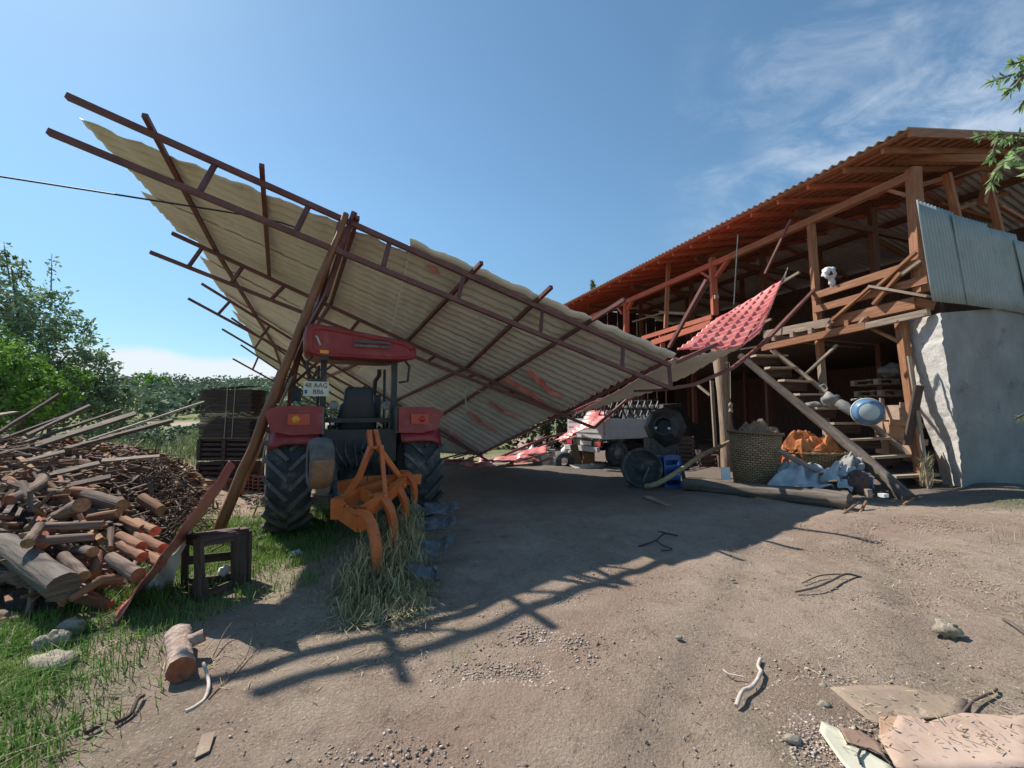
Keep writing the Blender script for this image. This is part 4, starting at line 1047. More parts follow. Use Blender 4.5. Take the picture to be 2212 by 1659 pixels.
# pebbles
def stones(name, pts, rr_, m, label, cat):
    oct_ = np.array([(1, 0, 0), (.5, .8, 0), (-.6, .7, 0), (-1, -.1, 0), (-.4, -.85, 0), (.6, -.7, 0), (.1, .1, .75), (0, 0, -.5)])
    F_ = np.array([(i, (i + 1) % 6, 6) for i in range(6)] + [((i + 1) % 6, i, 7) for i in range(6)])
    n = len(pts); a = rsn.rand(n) * 6.28; c, s = np.cos(a), np.sin(a)
    v = oct_[None] * rsn.uniform(.7, 1.3, (n, 8, 1)) * np.stack([rr_ * rsn.uniform(.8, 1.5, n), rr_, rr_ * rsn.uniform(.5, .9, n)], 1)[:, None, :]
    x = v[..., 0] * c[:, None] - v[..., 1] * s[:, None]; y = v[..., 0] * s[:, None] + v[..., 1] * c[:, None]
    v = np.stack([x, y, v[..., 2]], -1) + (pts + np.array([0, 0, 0]))[:, None, :]
    f = (np.arange(n)[:, None, None] * 8 + F_[None]).reshape(-1, 3)
    return tag(mesh_np(name, v.reshape(-1, 3), f, m, np.repeat(rsn.rand(n), 8)), label, cat, kind='stuff')
def gpx(n, boxes):
    out = []
    for (x0, y0, x1, y1, k) in boxes:
        for _ in range(int(n * k)): 
            out.append(tuple(G(random.gauss((x0 + x1) / 2, (x1 - x0) / 2.6), random.gauss((y0 + y1) / 2, (y1 - y0) / 2.6))))
    return np.array(out)
p0 = scatter(30000, -3.5, 6.5, 1.0, 9.5, lambda x, y: np.clip(1.3 - y / 9, .15, 1) * np.clip(.45 + wobn(x, y, 1.3, 5) * .6, .08, 1))
stones('pebbles', p0, .003 + .007 * rsn.rand(len(p0)) ** 4, M['stone'], 'small pebbles scattered over the bare earth yard', 'pebbles')
p1 = gpx(1000, [(1130, 1300, 1260, 1440, 1.6), (1000, 1440, 1180, 1490, .7), (1810, 1090, 2100, 1180, 3.0), (1700, 1470, 1850, 1640, 1.3), (1480, 1010, 1800, 1120, 1.0), (1150, 1150, 1500, 1250, .5), (1800, 1150, 2200, 1300, 1.2), (700, 1600, 1000, 1659, .2)])
stones('gravel', p1, .004 + .0085 * rsn.rand(len(p1)) ** 2.5, M['stone'], 'pinkish gravel patches in the middle of the yard and by the log sill', 'gravel')
p2 = scatter(9000, -3.0, 6, .9, 8, lambda x, y: np.full_like(x, .6))
M['clod'] = mat('soil_crumbs', [(.10, .07, .05), (.17, .125, .095), (.25, .19, .15)], 9, .95, .2, rnd=True)
stones('soil_crumbs', p2, .0025 + .007 * rsn.rand(len(p2)) ** 3, M['clod'], 'dark crumbs of soil and chaff over the yard', 'soil crumbs')
# straw litter lying flat
def litter(name, pts, L, w, m, label):
    n = len(pts); a = rsn.rand(n) * 6.28; l_ = L * rsn.uniform(.4, 1.5, n); tz = rsn.uniform(-.12, .25, n)
    d = np.stack([np.cos(a), np.sin(a), tz], 1) * l_[:, None] * .5; s = np.stack([-np.sin(a), np.cos(a), np.zeros(n)], 1) * w * .5 * rsn.uniform(.6, 1.6, (n, 1))
    c = pts + np.array([0, 0, .006]) + np.stack([0 * a, 0 * a, np.abs(tz) * l_ * .5], 1)
    v = np.stack([c - d - s, c - d + s, c + d + s, c + d - s], 1).reshape(-1, 3)
    return tag(mesh_np(name, v, np.arange(4 * n).reshape(-1, 4), m, np.repeat(rsn.rand(n), 4)), label, name.replace('_', ' '), kind='stuff')
ps = scatter(30000, 1.0, 9, .9, 7.8, lambda x, y: np.clip((x - .9 * y + .2 + wobn(x, y, 1.6, 2) * .9) * .33, 0, .9))
litter('straw_litter', ps, .050, .0028, M['straw'], 'short dry straw and twigs littering the earth on the right')
psr = scatter(5200, -2.6, -.3, 2.4, 5.2, lambda x, y: np.clip(1.1 - np.hypot((x + 1.35) / .95, (y - 3.55) / 1.3), 0, 1))
litter('dry_roots', psr, .06, .003, M['weed'], 'dry roots and straw strewn on the earth left of the plough')
ps2 = scatter(5000, -4, 6, .9, 7, lambda x, y: np.clip(.25 + wobn(x, y, 2.2, 6) * .4, .03, .6))
litter('chaff', ps2, .03, .004, M['clod'], 'fine dark chaff over the middle of the yard')

# ================================================================== FIREWOOD
def hpile(x, y):
    d1 = (x + 3.05) * -.889 + (y - 3.3) * -.457
    e = min(d1 * .85, (y - 2.95) * .8, (9.0 - y) * .6)
    return max(-.05, 1.30 * (1 - math.exp(-max(0, e) * 1.25)) if e > 0 else -.05)
def pile_base(u, v):
    x = lerp(-10, -2.9, u); y = lerp(2.9, 9.1, v); h = hpile(x, y)
    return Vector((x, y, max(-.04, h * .86 - .1) + (.05 * mnoise.noise(Vector((x * 5, y * 5, 0))) if h > 0 else 0)))
mb = MB(); mb.sheet(pile_base, 90, 80); tag(mb.build('bark_debris', mat('bark_debris', [(.03, .02, .016), (.07, .048, .038), (.13, .095, .075)], 14, .95, 1.0, dist=.06)), 'dark bark crumbs and rotten wood filling the firewood heap', 'bark debris', kind='stuff')
def log_mesh(L, r0, r1, bend, bm, n=10, split=False):
    mb = MB(); k = 6; pts = []; rad = []; b = Vector((0, random.uniform(-1, 1), random.uniform(-1, 1))) * bend
    for i in range(k + 1):
        t = i / k; pts.append(Vector((L * (t - .5), 0, 0)) + b * math.sin(t * math.pi) + Vector((0, random.uniform(-1, 1), random.uniform(-1, 1))) * r0 * .10)
        rad.append(lerp(r0, r1, t) * random.uniform(.92, 1.08))
    if split:
        a0 = [(-1, -.5), (.2, -.75), (1, -.2), (.5, .7), (-.6, .8)]; vs = []
        for p, r in zip(pts, rad):
            for a in a0: vs.append(p + Vector((0, a[0] * r * random.uniform(.9, 1.1), a[1] * r * random.uniform(.9, 1.1))))
        m5 = len(a0); fs = []; uv = []; mi = []
        for i in range(k):
            for j in range(m5):
                j2 = (j + 1) % m5; fs.append((i * m5 + j, i * m5 + j2, (i + 1) * m5 + j2, (i + 1) * m5 + j)); mi.append(0 if j in (2, 3) else 1)
                uv.append([(i * .1, j * .1), (i * .1, j * .1 + .1), (i * .1 + .1, j * .1 + .1), (i * .1 + .1, j * .1)])
        fs += [tuple(range(m5))[::-1], tuple(range(k * m5, (k + 1) * m5))]; mi += [1, 1]; uv += [[(0, 0)] * m5] * 2
        mb.add(vs, fs, mi, uv)
    else:
        mb.tube(pts, rad, n, 0, 1, wob=.05)
    me_o = mb
    me = bpy.data.meshes.new('firewood'); me.from_pydata([tuple(v) for v in mb.v], [], mb.f)
    me.polygons.foreach_set('material_index', mb.m); me.polygons.foreach_set('use_smooth', mb.sm)
    ul = me.uv_layers.new(name='UVMap'); ul.data.foreach_set('uv', [c for f in mb.uv for p in f for c in p])
    me.materials.append(bm); me.materials.append(M['cut'] if random.random() < .7 else M['cutred']); me.update()
    return me
logs = []
for i in range(22):
    r = random.choice([.018, .024, .03, .036, .042, .052, .062]); L = random.uniform(.34, .8)
    logs.append((log_mesh(L, r, r * random.uniform(.75, 1), random.uniform(0, .07), M[random.choice(['bark1', 'bark2', 'bark2', 'bark3', 'bark1'])]), r, L, 'round'))
for i in range(10):
    r = random.uniform(.03, .055); L = random.uniform(.3, .65)
    logs.append((log_mesh(L, r, r * .9, .01, M[random.choice(['bark1', 'bark3', 'bark2'])], split=True), r, L, 'split'))
rl = random.Random(33); cnt = 0; tries = 0
while cnt < 268 and tries < 9000:
    tries += 1
    # sample in view with more near the front
    y = 3.0 + rl.random() ** 1.25 * 5.2; x = rl.uniform(-8.5, -3.0); px = 1106 + F * x / y
    if px < -60: continue
    h = hpile(x, y)
    if h < .03: continue
    me, r, L, kd = rl.choice(logs)
    if y > 5.2 and r > .06 and rl.random() < .6: continue
    o = bpy.data.objects.new('firewood_log' if kd == 'round' else 'split_log', me); COL.objects.link(o)
    if rl.random() < .62: az = rl.gauss(.05, .35)
    else: az = rl.gauss(-.9, .5)
    g1 = (hpile(x + .15 * math.cos(az), y + .15 * math.sin(az)) - hpile(x - .15 * math.cos(az), y - .15 * math.sin(az))) / .3
    o.location = (x, y, h - r * rl.uniform(.2, 1.6)); o.rotation_euler = (rl.random() * 6.28, -math.atan(g1) * .8 + rl.gauss(0, .13), az)
    tag(o, 'bark covered firewood log jumbled in the heap at the left' if kd == 'round' else 'split firewood piece with a pale face jumbled in the heap at the left', 'firewood', 'firewood in the heap'); cnt += 1
# thin dark branches on the right flank (brushwood)
mb = MB()
for k in range(420):
    px = random.gauss(370, 45); py = random.uniform(985, 1120); d = lerp(7.0, 4.9, (py - 985) / 135) ; p = P(px, py, d)
    p.z = max(.03, hpile(p.x, p.y) + random.uniform(-.02, .18)); a = Vector((random.gauss(0, 1), random.gauss(0, 1), random.gauss(0, .6))).normalized() * random.uniform(.12, .35)
    mid_ = p + a * .5 + Vector([random.gauss(0, .03) for _ in range(3)]); mb.tube([p, mid_, p + a + Vector((0, 0, random.gauss(0, .05)))], [.011, .008, .004], 5, 0)
tag(mb.build('brushwood', M['bark1']), 'tangle of thin dark twigs on the right flank of the firewood heap', 'brushwood', kind='stuff')
mb = MB()
for k in range(1500):
    x = random.uniform(-7.5, -3.2); y = random.uniform(3.1, 8.3); h = hpile(x, y)
    a = Vector((random.gauss(0, 1), random.gauss(0, 1), random.gauss(0, .2))).normalized() * random.uniform(.1, .3); p = Vector((x, y, h + .02))
    mb.beam(p, p + a, random.uniform(.012, .045), random.uniform(.008, .02), random.choice([0, 1, 2]))
tag(mb.build('wood_chips', [M['bark1'], M['bark3'], M['bark2']]), 'chips and slivers of wood over the firewood heap', 'wood chips', kind='stuff')
# logs one can single out
def biglog(pts, r, label, m='bark2', cap='cut', n=14, name='firewood_log', group='firewood in the heap'):
    r = (r[0] * .8, r[1] * .8) if isinstance(r, tuple) and r[0] < .1 else r
    pp = []; rb = max(r) if isinstance(r, tuple) else r
    for i in range(len(pts) - 1):
        for j in range(4): pp.append(lerp(pts[i], pts[i + 1], j / 4) + Vector([random.gauss(0, rb * .05) for _ in range(3)]))
    pp.append(pts[-1]); rad = r if not isinstance(r, tuple) else None
    k = len(pp); rads = [(r if rad else lerp(r[0], r[1], i / (k - 1))) * random.uniform(.95, 1.05) for i in range(k)]
    mb = MB(); mb.tube(pp, rads, n, 0, 1, wob=.05); tag(mb.build(name, [M[m], M[cap]]), label, 'firewood', group)
biglog([P(*V('B4', -120, 60), 3.75), P(*V('B4', 430, 450), 2.98)], (.105, .09), 'thickest grey log slanting down across the front left of the heap', 'log_grey', 'bark1')
biglog([P(*V('A4', 320, 1385), 3.45), P(*V('A4', 830, 1370), 3.62)], (.038, .045), 'straight grey bark log lying level just above the thickest log', 'bark2')
biglog([P(*V('A4', 290, 1500), 3.35), P(*V('A4', 760, 1465), 3.5)], (.05, .038), 'second level grey log directly below the straight one', 'bark2')
biglog([P(*V('A4', 330, 1370), 3.42), P(*V('A4', 270, 1450), 3.3), P(*V('A4', 222, 1520), 3.2)], (.038, .05), 'short yellow green log with its round cut end towards the camera', 'bark2')
biglog([P(*V('A4', 400, 1330), 3.9), P(*V('A4', 660, 1205), 3.65)], (.055, .075), 'pale log ending in a round tan cut face in the middle of the heap', 'bark2')
biglog([P(*V('A4', 230, 1400), 3.6), P(*V('A4', 370, 1250), 3.9)], (.04, .045), 'mossy pale log standing up left of the round tan cut face', 'bark2')
biglog([P(*V('A4', 500, 1090), 4.4), P(*V('A4', 780, 1110), 4.3)], (.06, .055), 'reddish brown thick log above the round tan cut face', 'bark3')
biglog([P(*V('A4', 700, 1130), 4.3), P(*V('A4', 990, 1210), 4.1)], (.085, .07), 'dark thick log beside the reddish brown one', 'bark1')
biglog([P(*V('A4', 1150, 1150), 4.6), P(*V('A4', 1300, 1250), 4.5)], (.07, .065), 'brown stubby log at the right of the dark thick log', 'bark3')
biglog([P(*V('A4', 720, 1310), 3.9), P(*V('A4', 960, 1270), 3.85)], (.04, .045), 'pinkish stick of firewood with a lit tan end', 'bark3')
biglog([P(*V('B4', 425, 240), 3.3), P(*V('B4', 560, 380), 3.1)], (.045, .052), 'short log tilted beside the cut end of the thickest log', 'bark2')
biglog([P(*V('B4', 740, 250), 3.35), P(*V('B4', 925, 370), 3.15)], (.05, .062), 'white barked log with a red brown cut face near the fallen red sheet', 'bark2', 'cutred')
biglog([P(*V('B4', 745, 60), 3.7), P(*V('B4', 735, 190), 3.55)], (.03, .032), 'yellowish upright stick left of the red lit logs', 'bark2')
biglog([P(*V('B4', 655, 220), 3.45), P(*V('B4', 640, 360), 3.3)], (.04, .045), 'light brown log standing on end under the yellowish stick', 'bark3')
biglog([P(*V('B4', 500, 200), 3.5), P(*V('B4', 620, 215), 3.35)], (.045, .05), 'log with an oval tan end above the short tilted log', 'bark1')
biglog([P(*V('B4', 470, 530), 3.0), P(*V('B4', 680, 400), 3.15), P(*V('B4', 820, 390), 3.25)], (.03, .045), 'curved orange brown branch at the very front of the heap', 'bark3')
for k, (x, y, d) in enumerate([(945, 180, 3.45), (955, 250, 3.35), (1090, 190, 3.5), (1040, 75, 3.75), (960, 60, 3.8), (1080, 290, 3.35)]):
    p = P(*V('B4', x, y), d); biglog([p + Vector((-.35, .2, .03)), p], (.045, .05), 'log whose reddish cut face shows beside the fallen red sheet', 'bark3', 'cutred')
# boards on top
def plank(a, b, w, th, label, m='darkwood', up=(0, -.5, 1), name='old_board'):
    mb = MB(); A_, B__ = Vector(a), Vector(b); n = 4
    for i in range(n):
        p, q = lerp(A_, B__, i / n), lerp(A_, B__, (i + 1) / n)
        mb.beam(p, q + (q - p) * .01, w * lerp(1, .8, i / n), th, up=up, jit=.004)
    tag(mb.build(name, M[m]), label, 'board', 'old boards thrown on the firewood heap')
plank(P(-40, 1000, 5.2), P(293, 893, 6.2), .17, .03, 'broadest dark board on top of the firewood heap, its square end in the air', 'oldplank')
plank(P(-30, 985, 5.4), P(262, 885, 6.6), .05, .03, 'thin pale edged board lying behind the broadest one', 'oldplank')
plank(P(-20, 945, 5.6), P(128, 852, 6.0), .07, .03, 'dark board rising steeply at the left end of the heap', 'darkwood')
plank(P(60, 940, 5.8), P(195, 876, 6.3), .08, .03, 'reddish brown board with a ragged upper edge above the heap', 'oldplank')
plank(P(-40, 965, 5.7), P(165, 890, 6.3), .06, .03, 'narrow brown board between the steep and the ragged board', 'darkwood')
plank(P(90, 985, 5.6), P(372, 908, 6.8), .09, .05, 'squared grey beam reaching furthest right over the heap', 'oldplank')
plank(P(180, 955, 6.4), P(440, 868, 8.0), .028, .028, 'long pale stick pointing at the crate stack', 'rope')
plank(P(-20, 1015, 4.6), P(140, 975, 5.0), .10, .02, 'grey cracked board lying low on the left of the heap', 'oldplank')
plank(P(20, 1045, 4.4), P(215, 1000, 4.9), .11, .02, 'wide weathered board in the middle layer of the heap', 'oldplank')
plank(P(30, 1075, 4.3), P(240, 1030, 4.7), .10, .03, 'dark grey board under the wide weathered one', 'darkwood')
plank(P(-20, 1030, 4.7), P(60, 1005, 4.9), .09, .02, 'short pale board at the far left edge of the heap', 'timberold')
plank(P(220, 995, 5.6), P(345, 985, 5.9), .08, .02, 'pale split board in the upper right of the heap', 'timberold')
plank(P(-30, 900, 5.9), P(35, 890, 6.2), .12, .02, 'weathered board end behind the steep dark board', 'timberold')
# ================================================================== TRACTOR
TX = G(770, 1085); TX = Vector((-2.22, 6.17, 0)); TA = R(25.5)
tr = thing('tractor', 'red farm tractor seen from behind, parked under the collapsed canopy', 'tractor', TX, TA)
def tyre_mb(c, Rr, r, w, lug=True, n=36, mi=0, lugmi=1, nl=20):
    c = Vector(c); mb = MB(); h = w / 2
    prof = [(-h * .72, r), (-h * .95, r + (Rr - r) * .25), (-h, r + (Rr - r) * .6), (-h * .86, Rr - .045), (-h * .5, Rr - .02), (0, Rr - .012), (h * .5, Rr - .02), (h * .86, Rr - .045), (h, r + (Rr - r) * .6), (h * .95, r + (Rr - r) * .25), (h * .72, r)]
    mb.lathe(c, (1, 0, 0), prof, n, mi)
    if lug:
        for k in range(nl):
            for s in (-1, 1):
                a0 = 2 * math.pi * (k + (0 if s < 0 else .5)) / nl; da = 2 * math.pi / nl * 1.15
                pp = []
                for t in (0, .33, .66, 1):
                    a = a0 + da * t; x = s * (h * .04 + h * 1.0 * t); rr = Rr + .012 - .042 * t * t
                    pp.append(c + Vector((x, math.sin(a) * rr, math.cos(a) * rr)))
                for p, q in zip(pp, pp[1:]):
                    rad = Vector((0, (p - c).y, (p - c).z)).normalized(); mb.beam(p, q + (q - p) * .05, .042, .055, lugmi, up=rad)
    return mb
def rim_mb(c, r, w, n=28):
    mb = MB(); c = Vector(c); h = w / 2
    mb.lathe(c, (1, 0, 0), [(-h * .75, r * 1.02), (-h * .6, r * .9), (-h * .2, r * .82), (-h * .25, r * .5), (-h * .15, r * .3), (-h * .5, r * .22), (-h * .5, 0.001)], n)
    mb.lathe(c, (1, 0, 0), [(h * .75, r * 1.02), (h * .6, r * .9), (h * .1, r * .82), (h * .1, 0.001)], n)
    return mb
for sx in (-1, 1):
    w = tyre_mb((sx * .82, 0, .72), .735, .40, .50).build('rear_wheel', [M['tyre'], M['tyredust'] if sx < 0 else M['tyre']], tr, True)
    rim_mb((sx * .80, 0, .72), .40, .40).build('rim', M['white'], w, True)
    w = tyre_mb((sx * .70, 2.15, .45), .45, .26, .28, nl=16).build('front_wheel', [M['tyre'], M['tyre']], tr, True)
    rim_mb((sx * .70, 2.15, .45), .26, .26).build('rim', M['white'], w, True)
    # fender: rounded shell over the wheel, with a flat red back panel carrying the lamp
    mb = MB(); x0, x1 = (sx * .50, sx * 1.04)
    def fen(u, v, x0=x0, x1=x1):
        a = lerp(-62, 60, u) * math.pi / 180; rr = .80 + .03 * math.sin(math.pi * v)
        x = lerp(x0, x1, v); drop = .10 * max(0, v - .75) * 4 if True else 0
        y = math.sin(a) * rr * 1.0; z = .72 + math.cos(a) * rr * 1.08
        return Vector((x, y, min(z, 1.585) - drop * .5))
    mb.sheet(fen, 20, 8)
    fo = mb.build('fender', [M['tractor_red']], tr, True, solid=.02)
    mb = MB(); yb = -.62
    outl = [(.47, 1.26), (.47, 1.60), (.95, 1.60), (1.10, 1.54), (1.02, 1.30), (.80, 1.25)]
    pts = [Vector((sx * a, yb, z)) for a, z in outl]
    if sx > 0: pts = [Vector((p.x * .97, p.y, p.z)) for p in pts]
    mb.prism(pts if sx > 0 else pts[::-1], (0, -.10, .0)); mb.build('fender_back', M['tractor_red'], fo, True)
    mb = MB(); mb.box((sx * .46, -.28, 1.42), (.03, .6, .34)); mb.build('fender_side', M['dullmetal'], fo, True)
    mb = MB(); mb.box((sx * .73, yb - .12, 1.44), (.24, .03, .13)); lo = mb.build('tail_light', M['lens_red'], tr, True)
    mb = MB(); mb.lathe((sx * .76, yb - .135, 1.44), (0, -1, 0), [(0, .045), (.012, .035), (.016, 0.001)], 12); mb.build('lens', M['amber'] if sx < 0 else M['lens_red'], lo, True)
    mb = MB(); mb.lathe((sx * .72, yb - .05, 1.22), (0, -1, 0), [(0, .03), (.02, .03), (.024, .001)], 10); mb.build('reflector', M['lens_red'], tr, True)
    # ROPS post
    mb = MB(); mb.beam((sx * .46, -.30, .9), (sx * .46, -.30, 2.28), .075, .085); mb.build('roll_bar', M['black'], tr, True)
    mb = MB(); mb.tube([(sx * .52, -.34, 1.95), (sx * .64, -.36, 1.97), (sx * .66, -.36, 2.18), (sx * .6, -.36, 2.26)], .018, 6); mb.build('grab_handle', M['black'], tr, True)
    mb = MB(); mb.tube([(sx * .50, .75, 1.0), (sx * .50, .80, 2.24)], .022, 6); mb.build('roof_post', M['black'], tr, True)
    mb = MB(); mb.box((sx * .62, .55, .62), (.22, .34, .04)); mb.beam((sx * .62, .55, .3), (sx * .62, .55, .62), .03, .2); mb.build('step', M['black'], tr, True)
for zz_ in (2.26, 1.42): mb = MB(); mb.beam((-.47, -.30, zz_), (.47, -.30, zz_), .06, .06); mb.build('roll_bar', M['black'], tr, True)
# roof: rounded box shell, deep at the back
mb = MB()
ns = 28
def roofring(y, w, z0, z1, rd):
    pts = []
    for k in range(ns):
        a = 2 * math.pi * k / ns; c_, s_ = math.cos(a), math.sin(a); e = .38
        x = math.copysign(abs(c_) ** e, c_) * w; z = (z0 + z1) / 2 + math.copysign(abs(s_) ** e, s_) * (z1 - z0) / 2
        pts.append(Vector((x, y, z - (x * .13 if s_ > 0 else 0))))
    return pts
rings = [roofring(-.66, .60, 2.27, 2.50, .1), roofring(-.70, .66, 2.24, 2.53, .1), roofring(-.62, .70, 2.22, 2.575, .1), roofring(-.2, .72, 2.26, 2.60, .1), roofring(.6, .71, 2.30, 2.60, .1), roofring(1.05, .66, 2.32, 2.56, .1), roofring(1.12, .60, 2.36, 2.50, .1)]
vs = [p for r_ in rings for p in r_]; fs = []
for i in range(len(rings) - 1):
    for j in range(ns):
        j2 = (j + 1) % ns; fs.append((i * ns + j, i * ns + j2, (i + 1) * ns + j2, (i + 1) * ns + j))
mb.add(vs, fs, 0, None, True); mb.add(rings[0], [tuple(range(ns))], 0); mb.add(rings[-1], [tuple(range(ns))[::-1]], 0)
ro = mb.build('roof', M['tractor_roof'], tr, True)
for zz, ww, hh in ((2.445, .46, .035), (2.385, .46, .03)):
    mb = MB(); mb.box((.10, -.708, zz), (ww, .012, hh)); mb.build('roof_stripe', M['tyredust'], ro, True)
mb = MB(); mb.box((-.46, -.62, 2.22), (.10, .08, .07)); a_ = mb.build('roof_lamp', M['black'], tr, True)
mb = MB(); mb.box((-.47, -.66, 2.275), (.10, .04, .055)); mb.build('lens', M['amber'], a_, True)
mb = MB(); mb.tube([(-.62, -.5, 2.5), (-.56, -.72, 2.46), (-.52, -.71, 2.36)], .012, 5); mb.build('wire', M['rope'], ro, True)
# body
mb = MB(); mb.box((0, .3, .75), (.34, 1.5, .42)); mb.box((0, -.1, .74), (.9, .34, .30)); mb.box((0, -.32, .78), (.46, .2, .36)); mb.box((0, -.45, .72), (.30, .12, .12)); mb.tube([(0, -.42, .62), (0, -.58, .62)], .028, 10)
mb.box((0, .3, .98), (.92, 1.0, .05)); mb.build('gearbox', M['black'], tr, True)
mb = MB(); mb.box((0, -.52, 1.08), (.92, .05, .42)); mb.box((0,-.35,1.28),(.9,.4,.04)); mb.build('rear_panel', M['blackvinyl'], tr, True)
mb = MB(); hood = [(-.27, .9), (-.29, 1.22), (-.22, 1.42), (0, 1.48), (.22, 1.42), (.29, 1.22), (.27, .9)]
vs = [Vector((x, y, z - (0 if y < 1.5 else .06))) for y in (.95, 1.6, 2.3, 2.62) for x, z in hood]; fs = []
for i in range(3):
    for j in range(6): a = i * 7 + j; fs.append((a, a + 1, a + 8, a + 7))
mb.add(vs, fs, 0, None, True); mb.add([Vector((x, 2.62, z - .06)) for x, z in hood], [tuple(range(7))], 1); mb.add([Vector((x, .95, z)) for x, z in hood], [tuple(range(7))[::-1]], 1)
mb.build('hood', [M['tractor_red'], M['black']], tr, True)
mb = MB(); mb.box((0, 1.9, .75), (.36, 1.3, .42)); mb.box((0, 2.15, .48), (1.2, .12, .14)); mb.box((0, 2.72, .7), (.5, .22, .35)); mb.build('engine', M['black'], tr, True)
mb = MB(); mb.box((0, .85, 1.32), (.42, .14, .32)); mb.build('dashboard', M['black'], tr, True)
mb = MB(); mb.tube([(0, .78, 1.3), (0, .58, 1.48)], .022, 8)
pts = [Vector((math.cos(a) * .2, .56 + math.sin(a) * .14, 1.5 + math.sin(a) * .12)) for a in [i * math.pi / 10 for i in range(21)]]; mb.tube(pts, .016, 6); mb.beam(pts[0], pts[10], .02, .02); mb.build('steering_wheel', M['black'], tr, True)
for x, y, h in ((.28, .45, 1.35), (.33, .3, 1.3), (-.3, .42, 1.3), (.36, .12, 1.28)):
    mb = MB(); mb.tube([(x, y, .98), (x + .02, y - .06, h)], .011, 6); mb.blob((x + .02, y - .06, h), .025); mb.build('lever', M['black'], tr, True)
# seat
def seat_ring(z, w, d, y): return [Vector((math.copysign(abs(math.cos(a)) ** .5, math.cos(a)) * w, y + math.copysign(abs(math.sin(a)) ** .5, math.sin(a)) * d, z)) for a in [2 * math.pi * k / 20 for k in range(20)]]
def loft(rings, name, m, parent):
    mb = MB(); n = len(rings[0]); vs = [p for r_ in rings for p in r_]; fs = []
    for i in range(len(rings) - 1):
        for j in range(n): j2 = (j + 1) % n; fs.append((i * n + j, i * n + j2, (i + 1) * n + j2, (i + 1) * n + j))
    mb.add(vs, fs, 0, None, True); mb.add(rings[0], [tuple(range(n))[::-1]], 0); mb.add(rings[-1], [tuple(range(n))], 0)
    return mb.build(name, m, parent, True)
so = loft([seat_ring(1.16, .24, .22, .10), seat_ring(1.22, .27, .25, .10), seat_ring(1.30, .26, .24, .10), seat_ring(1.32, .22, .2, .10)], 'seat', M['blackvinyl'], tr)
loft([seat_ring(1.26, .25, .07, -.13), seat_ring(1.45, .265, .075, -.16), seat_ring(1.62, .245, .07, -.18), seat_ring(1.66, .20, .065, -.19), seat_ring(1.84, .185, .06, -.21), seat_ring(1.875, .15, .045, -.21)], 'backrest', M['blackvinyl'], so)
mb = MB(); mb.box((.0, -.1, 1.08), (.3, .3, .16)); mb.build('seat_base', M['black'], tr, True)
# number plate hung on the left roll bar
mb = MB(); mb.box((-.545, -.40, 1.83), (.30, .012, .19)); po = mb.build('number_plate', M['plate'], tr, True)
mb = MB(); mb.box((-.545, -.36, 1.94), (.12, .05, .05)); mb.build('plate_lamp', M['black'], tr, True)
def text(body, size, loc, rot, m, name, parent, ext=.002, sx=1.0):
    cu = bpy.data.curves.new('txt', 'FONT'); cu.body = body; cu.size = size; cu.extrude = ext; cu.align_x = 'CENTER'; cu.align_y = 'CENTER'
    ob = bpy.data.objects.new('txt', cu); COL.objects.link(ob); bpy.context.view_layer.update()
    me = bpy.data.meshes.new_from_object(ob.evaluated_get(bpy.context.evaluated_depsgraph_get())); bpy.data.objects.remove(ob)
    me.materials.clear(); me.materials.append(m)
    me.transform(Matrix.Translation(Vector(loc)) @ Matrix.Rotation(rot[2], 4, 'Z') @ Matrix.Rotation(rot[0], 4, 'X') @ Matrix.Diagonal((sx, 1, 1, 1)))
    return link(name, me, parent)
text('48 AAG', .088, (-.545, -.408, 1.872), (R(90), 0, 0), M['ink'], 'plate_writing', po, sx=.92)
text('886', .088, (-.52, -.408, 1.788), (R(90), 0, 0), M['ink'], 'plate_writing', po)
mb = MB(); mb.box((-.665, -.408, 1.79), (.03, .004, .05)); mb.build('plate_badge', M['bluepl'], po, True)
# exhaust stack beside the right roll bar
mb = MB(); mb.tube([(.36, .95, 1.4), (.36, .95, 1.75), (.37, .93, 2.05), (.43, .9, 2.15), (.43, .9, 2.25)], .035, 10); mb.build('exhaust', M['black'], tr, True)
mb = MB(); mb.box((.30, .2, 1.62), (.10, .16, .34)); mb.build('side_box', M['black'], tr, True)
# linkage and hoses behind
mb = MB()
for k in range(6):
    x0 = -.30 + k * .11; mb.tube([(x0, -.56, 1.16), (x0 + random.uniform(-.05, .05), -.72, 1.05 - .04 * (k % 3)), (x0 * .6, -.68, .86), (x0 * .5, -.5, .78)], .012, 6)
mb.tube([(.46, -.36, 1.5), (.38, -.42, 1.3), (.42, -.45, 1.12)], .012, 5); mb.tube([(-.46, -.36, 1.6), (-.36, -.44, 1.35), (-.42, -.5, 1.1)], .012, 5)
mb.build('hydraulic_hose', M['tyre'], tr, True)
for sx in (-1, 1):
    mb = MB(); mb.lathe((sx * .33, -.42, 1.62), (0, -1, 0), [(-.04, .02), (-.02, .055), (.03, .06), (.035, .05), (.03, .001)], 14); mb.beam((sx * .33, -.38, 1.44), (sx * .33, -.4, 1.6), .015, .015); mb.build('work_lamp', M['dullmetal'], tr, True)
mb = MB(); mb.beam((-.30, .45, 1.0), (-.30, .45, 1.34), .12, .2); mb.beam((.36, .5, 1.0), (.36, .5, 1.28), .10, .3); mb.box((0, .55, 1.02), (.5, .3, .12)); mb.build('control_console', M['black'], tr, True)
mb = MB(); mb.tube([(-.02, -.62, .62), (0, -.9, .60), (0, -1.1, .64)], .045, 10); mb.build('drive_shaft', M['dullmetal'], tr, True)
mb = MB()
for sx in (-1, 1):
    mb.beam((sx * .25, -.3, .55), (sx * .38, -1.15, .55), .05, .09); mb.beam((sx * .3, -.35, 1.1), (sx * .36, -.95, .6), .025, .025); mb.beam((sx * .22, -.4, 1.12), (sx * .32, -.5, 1.12), .04, .05)
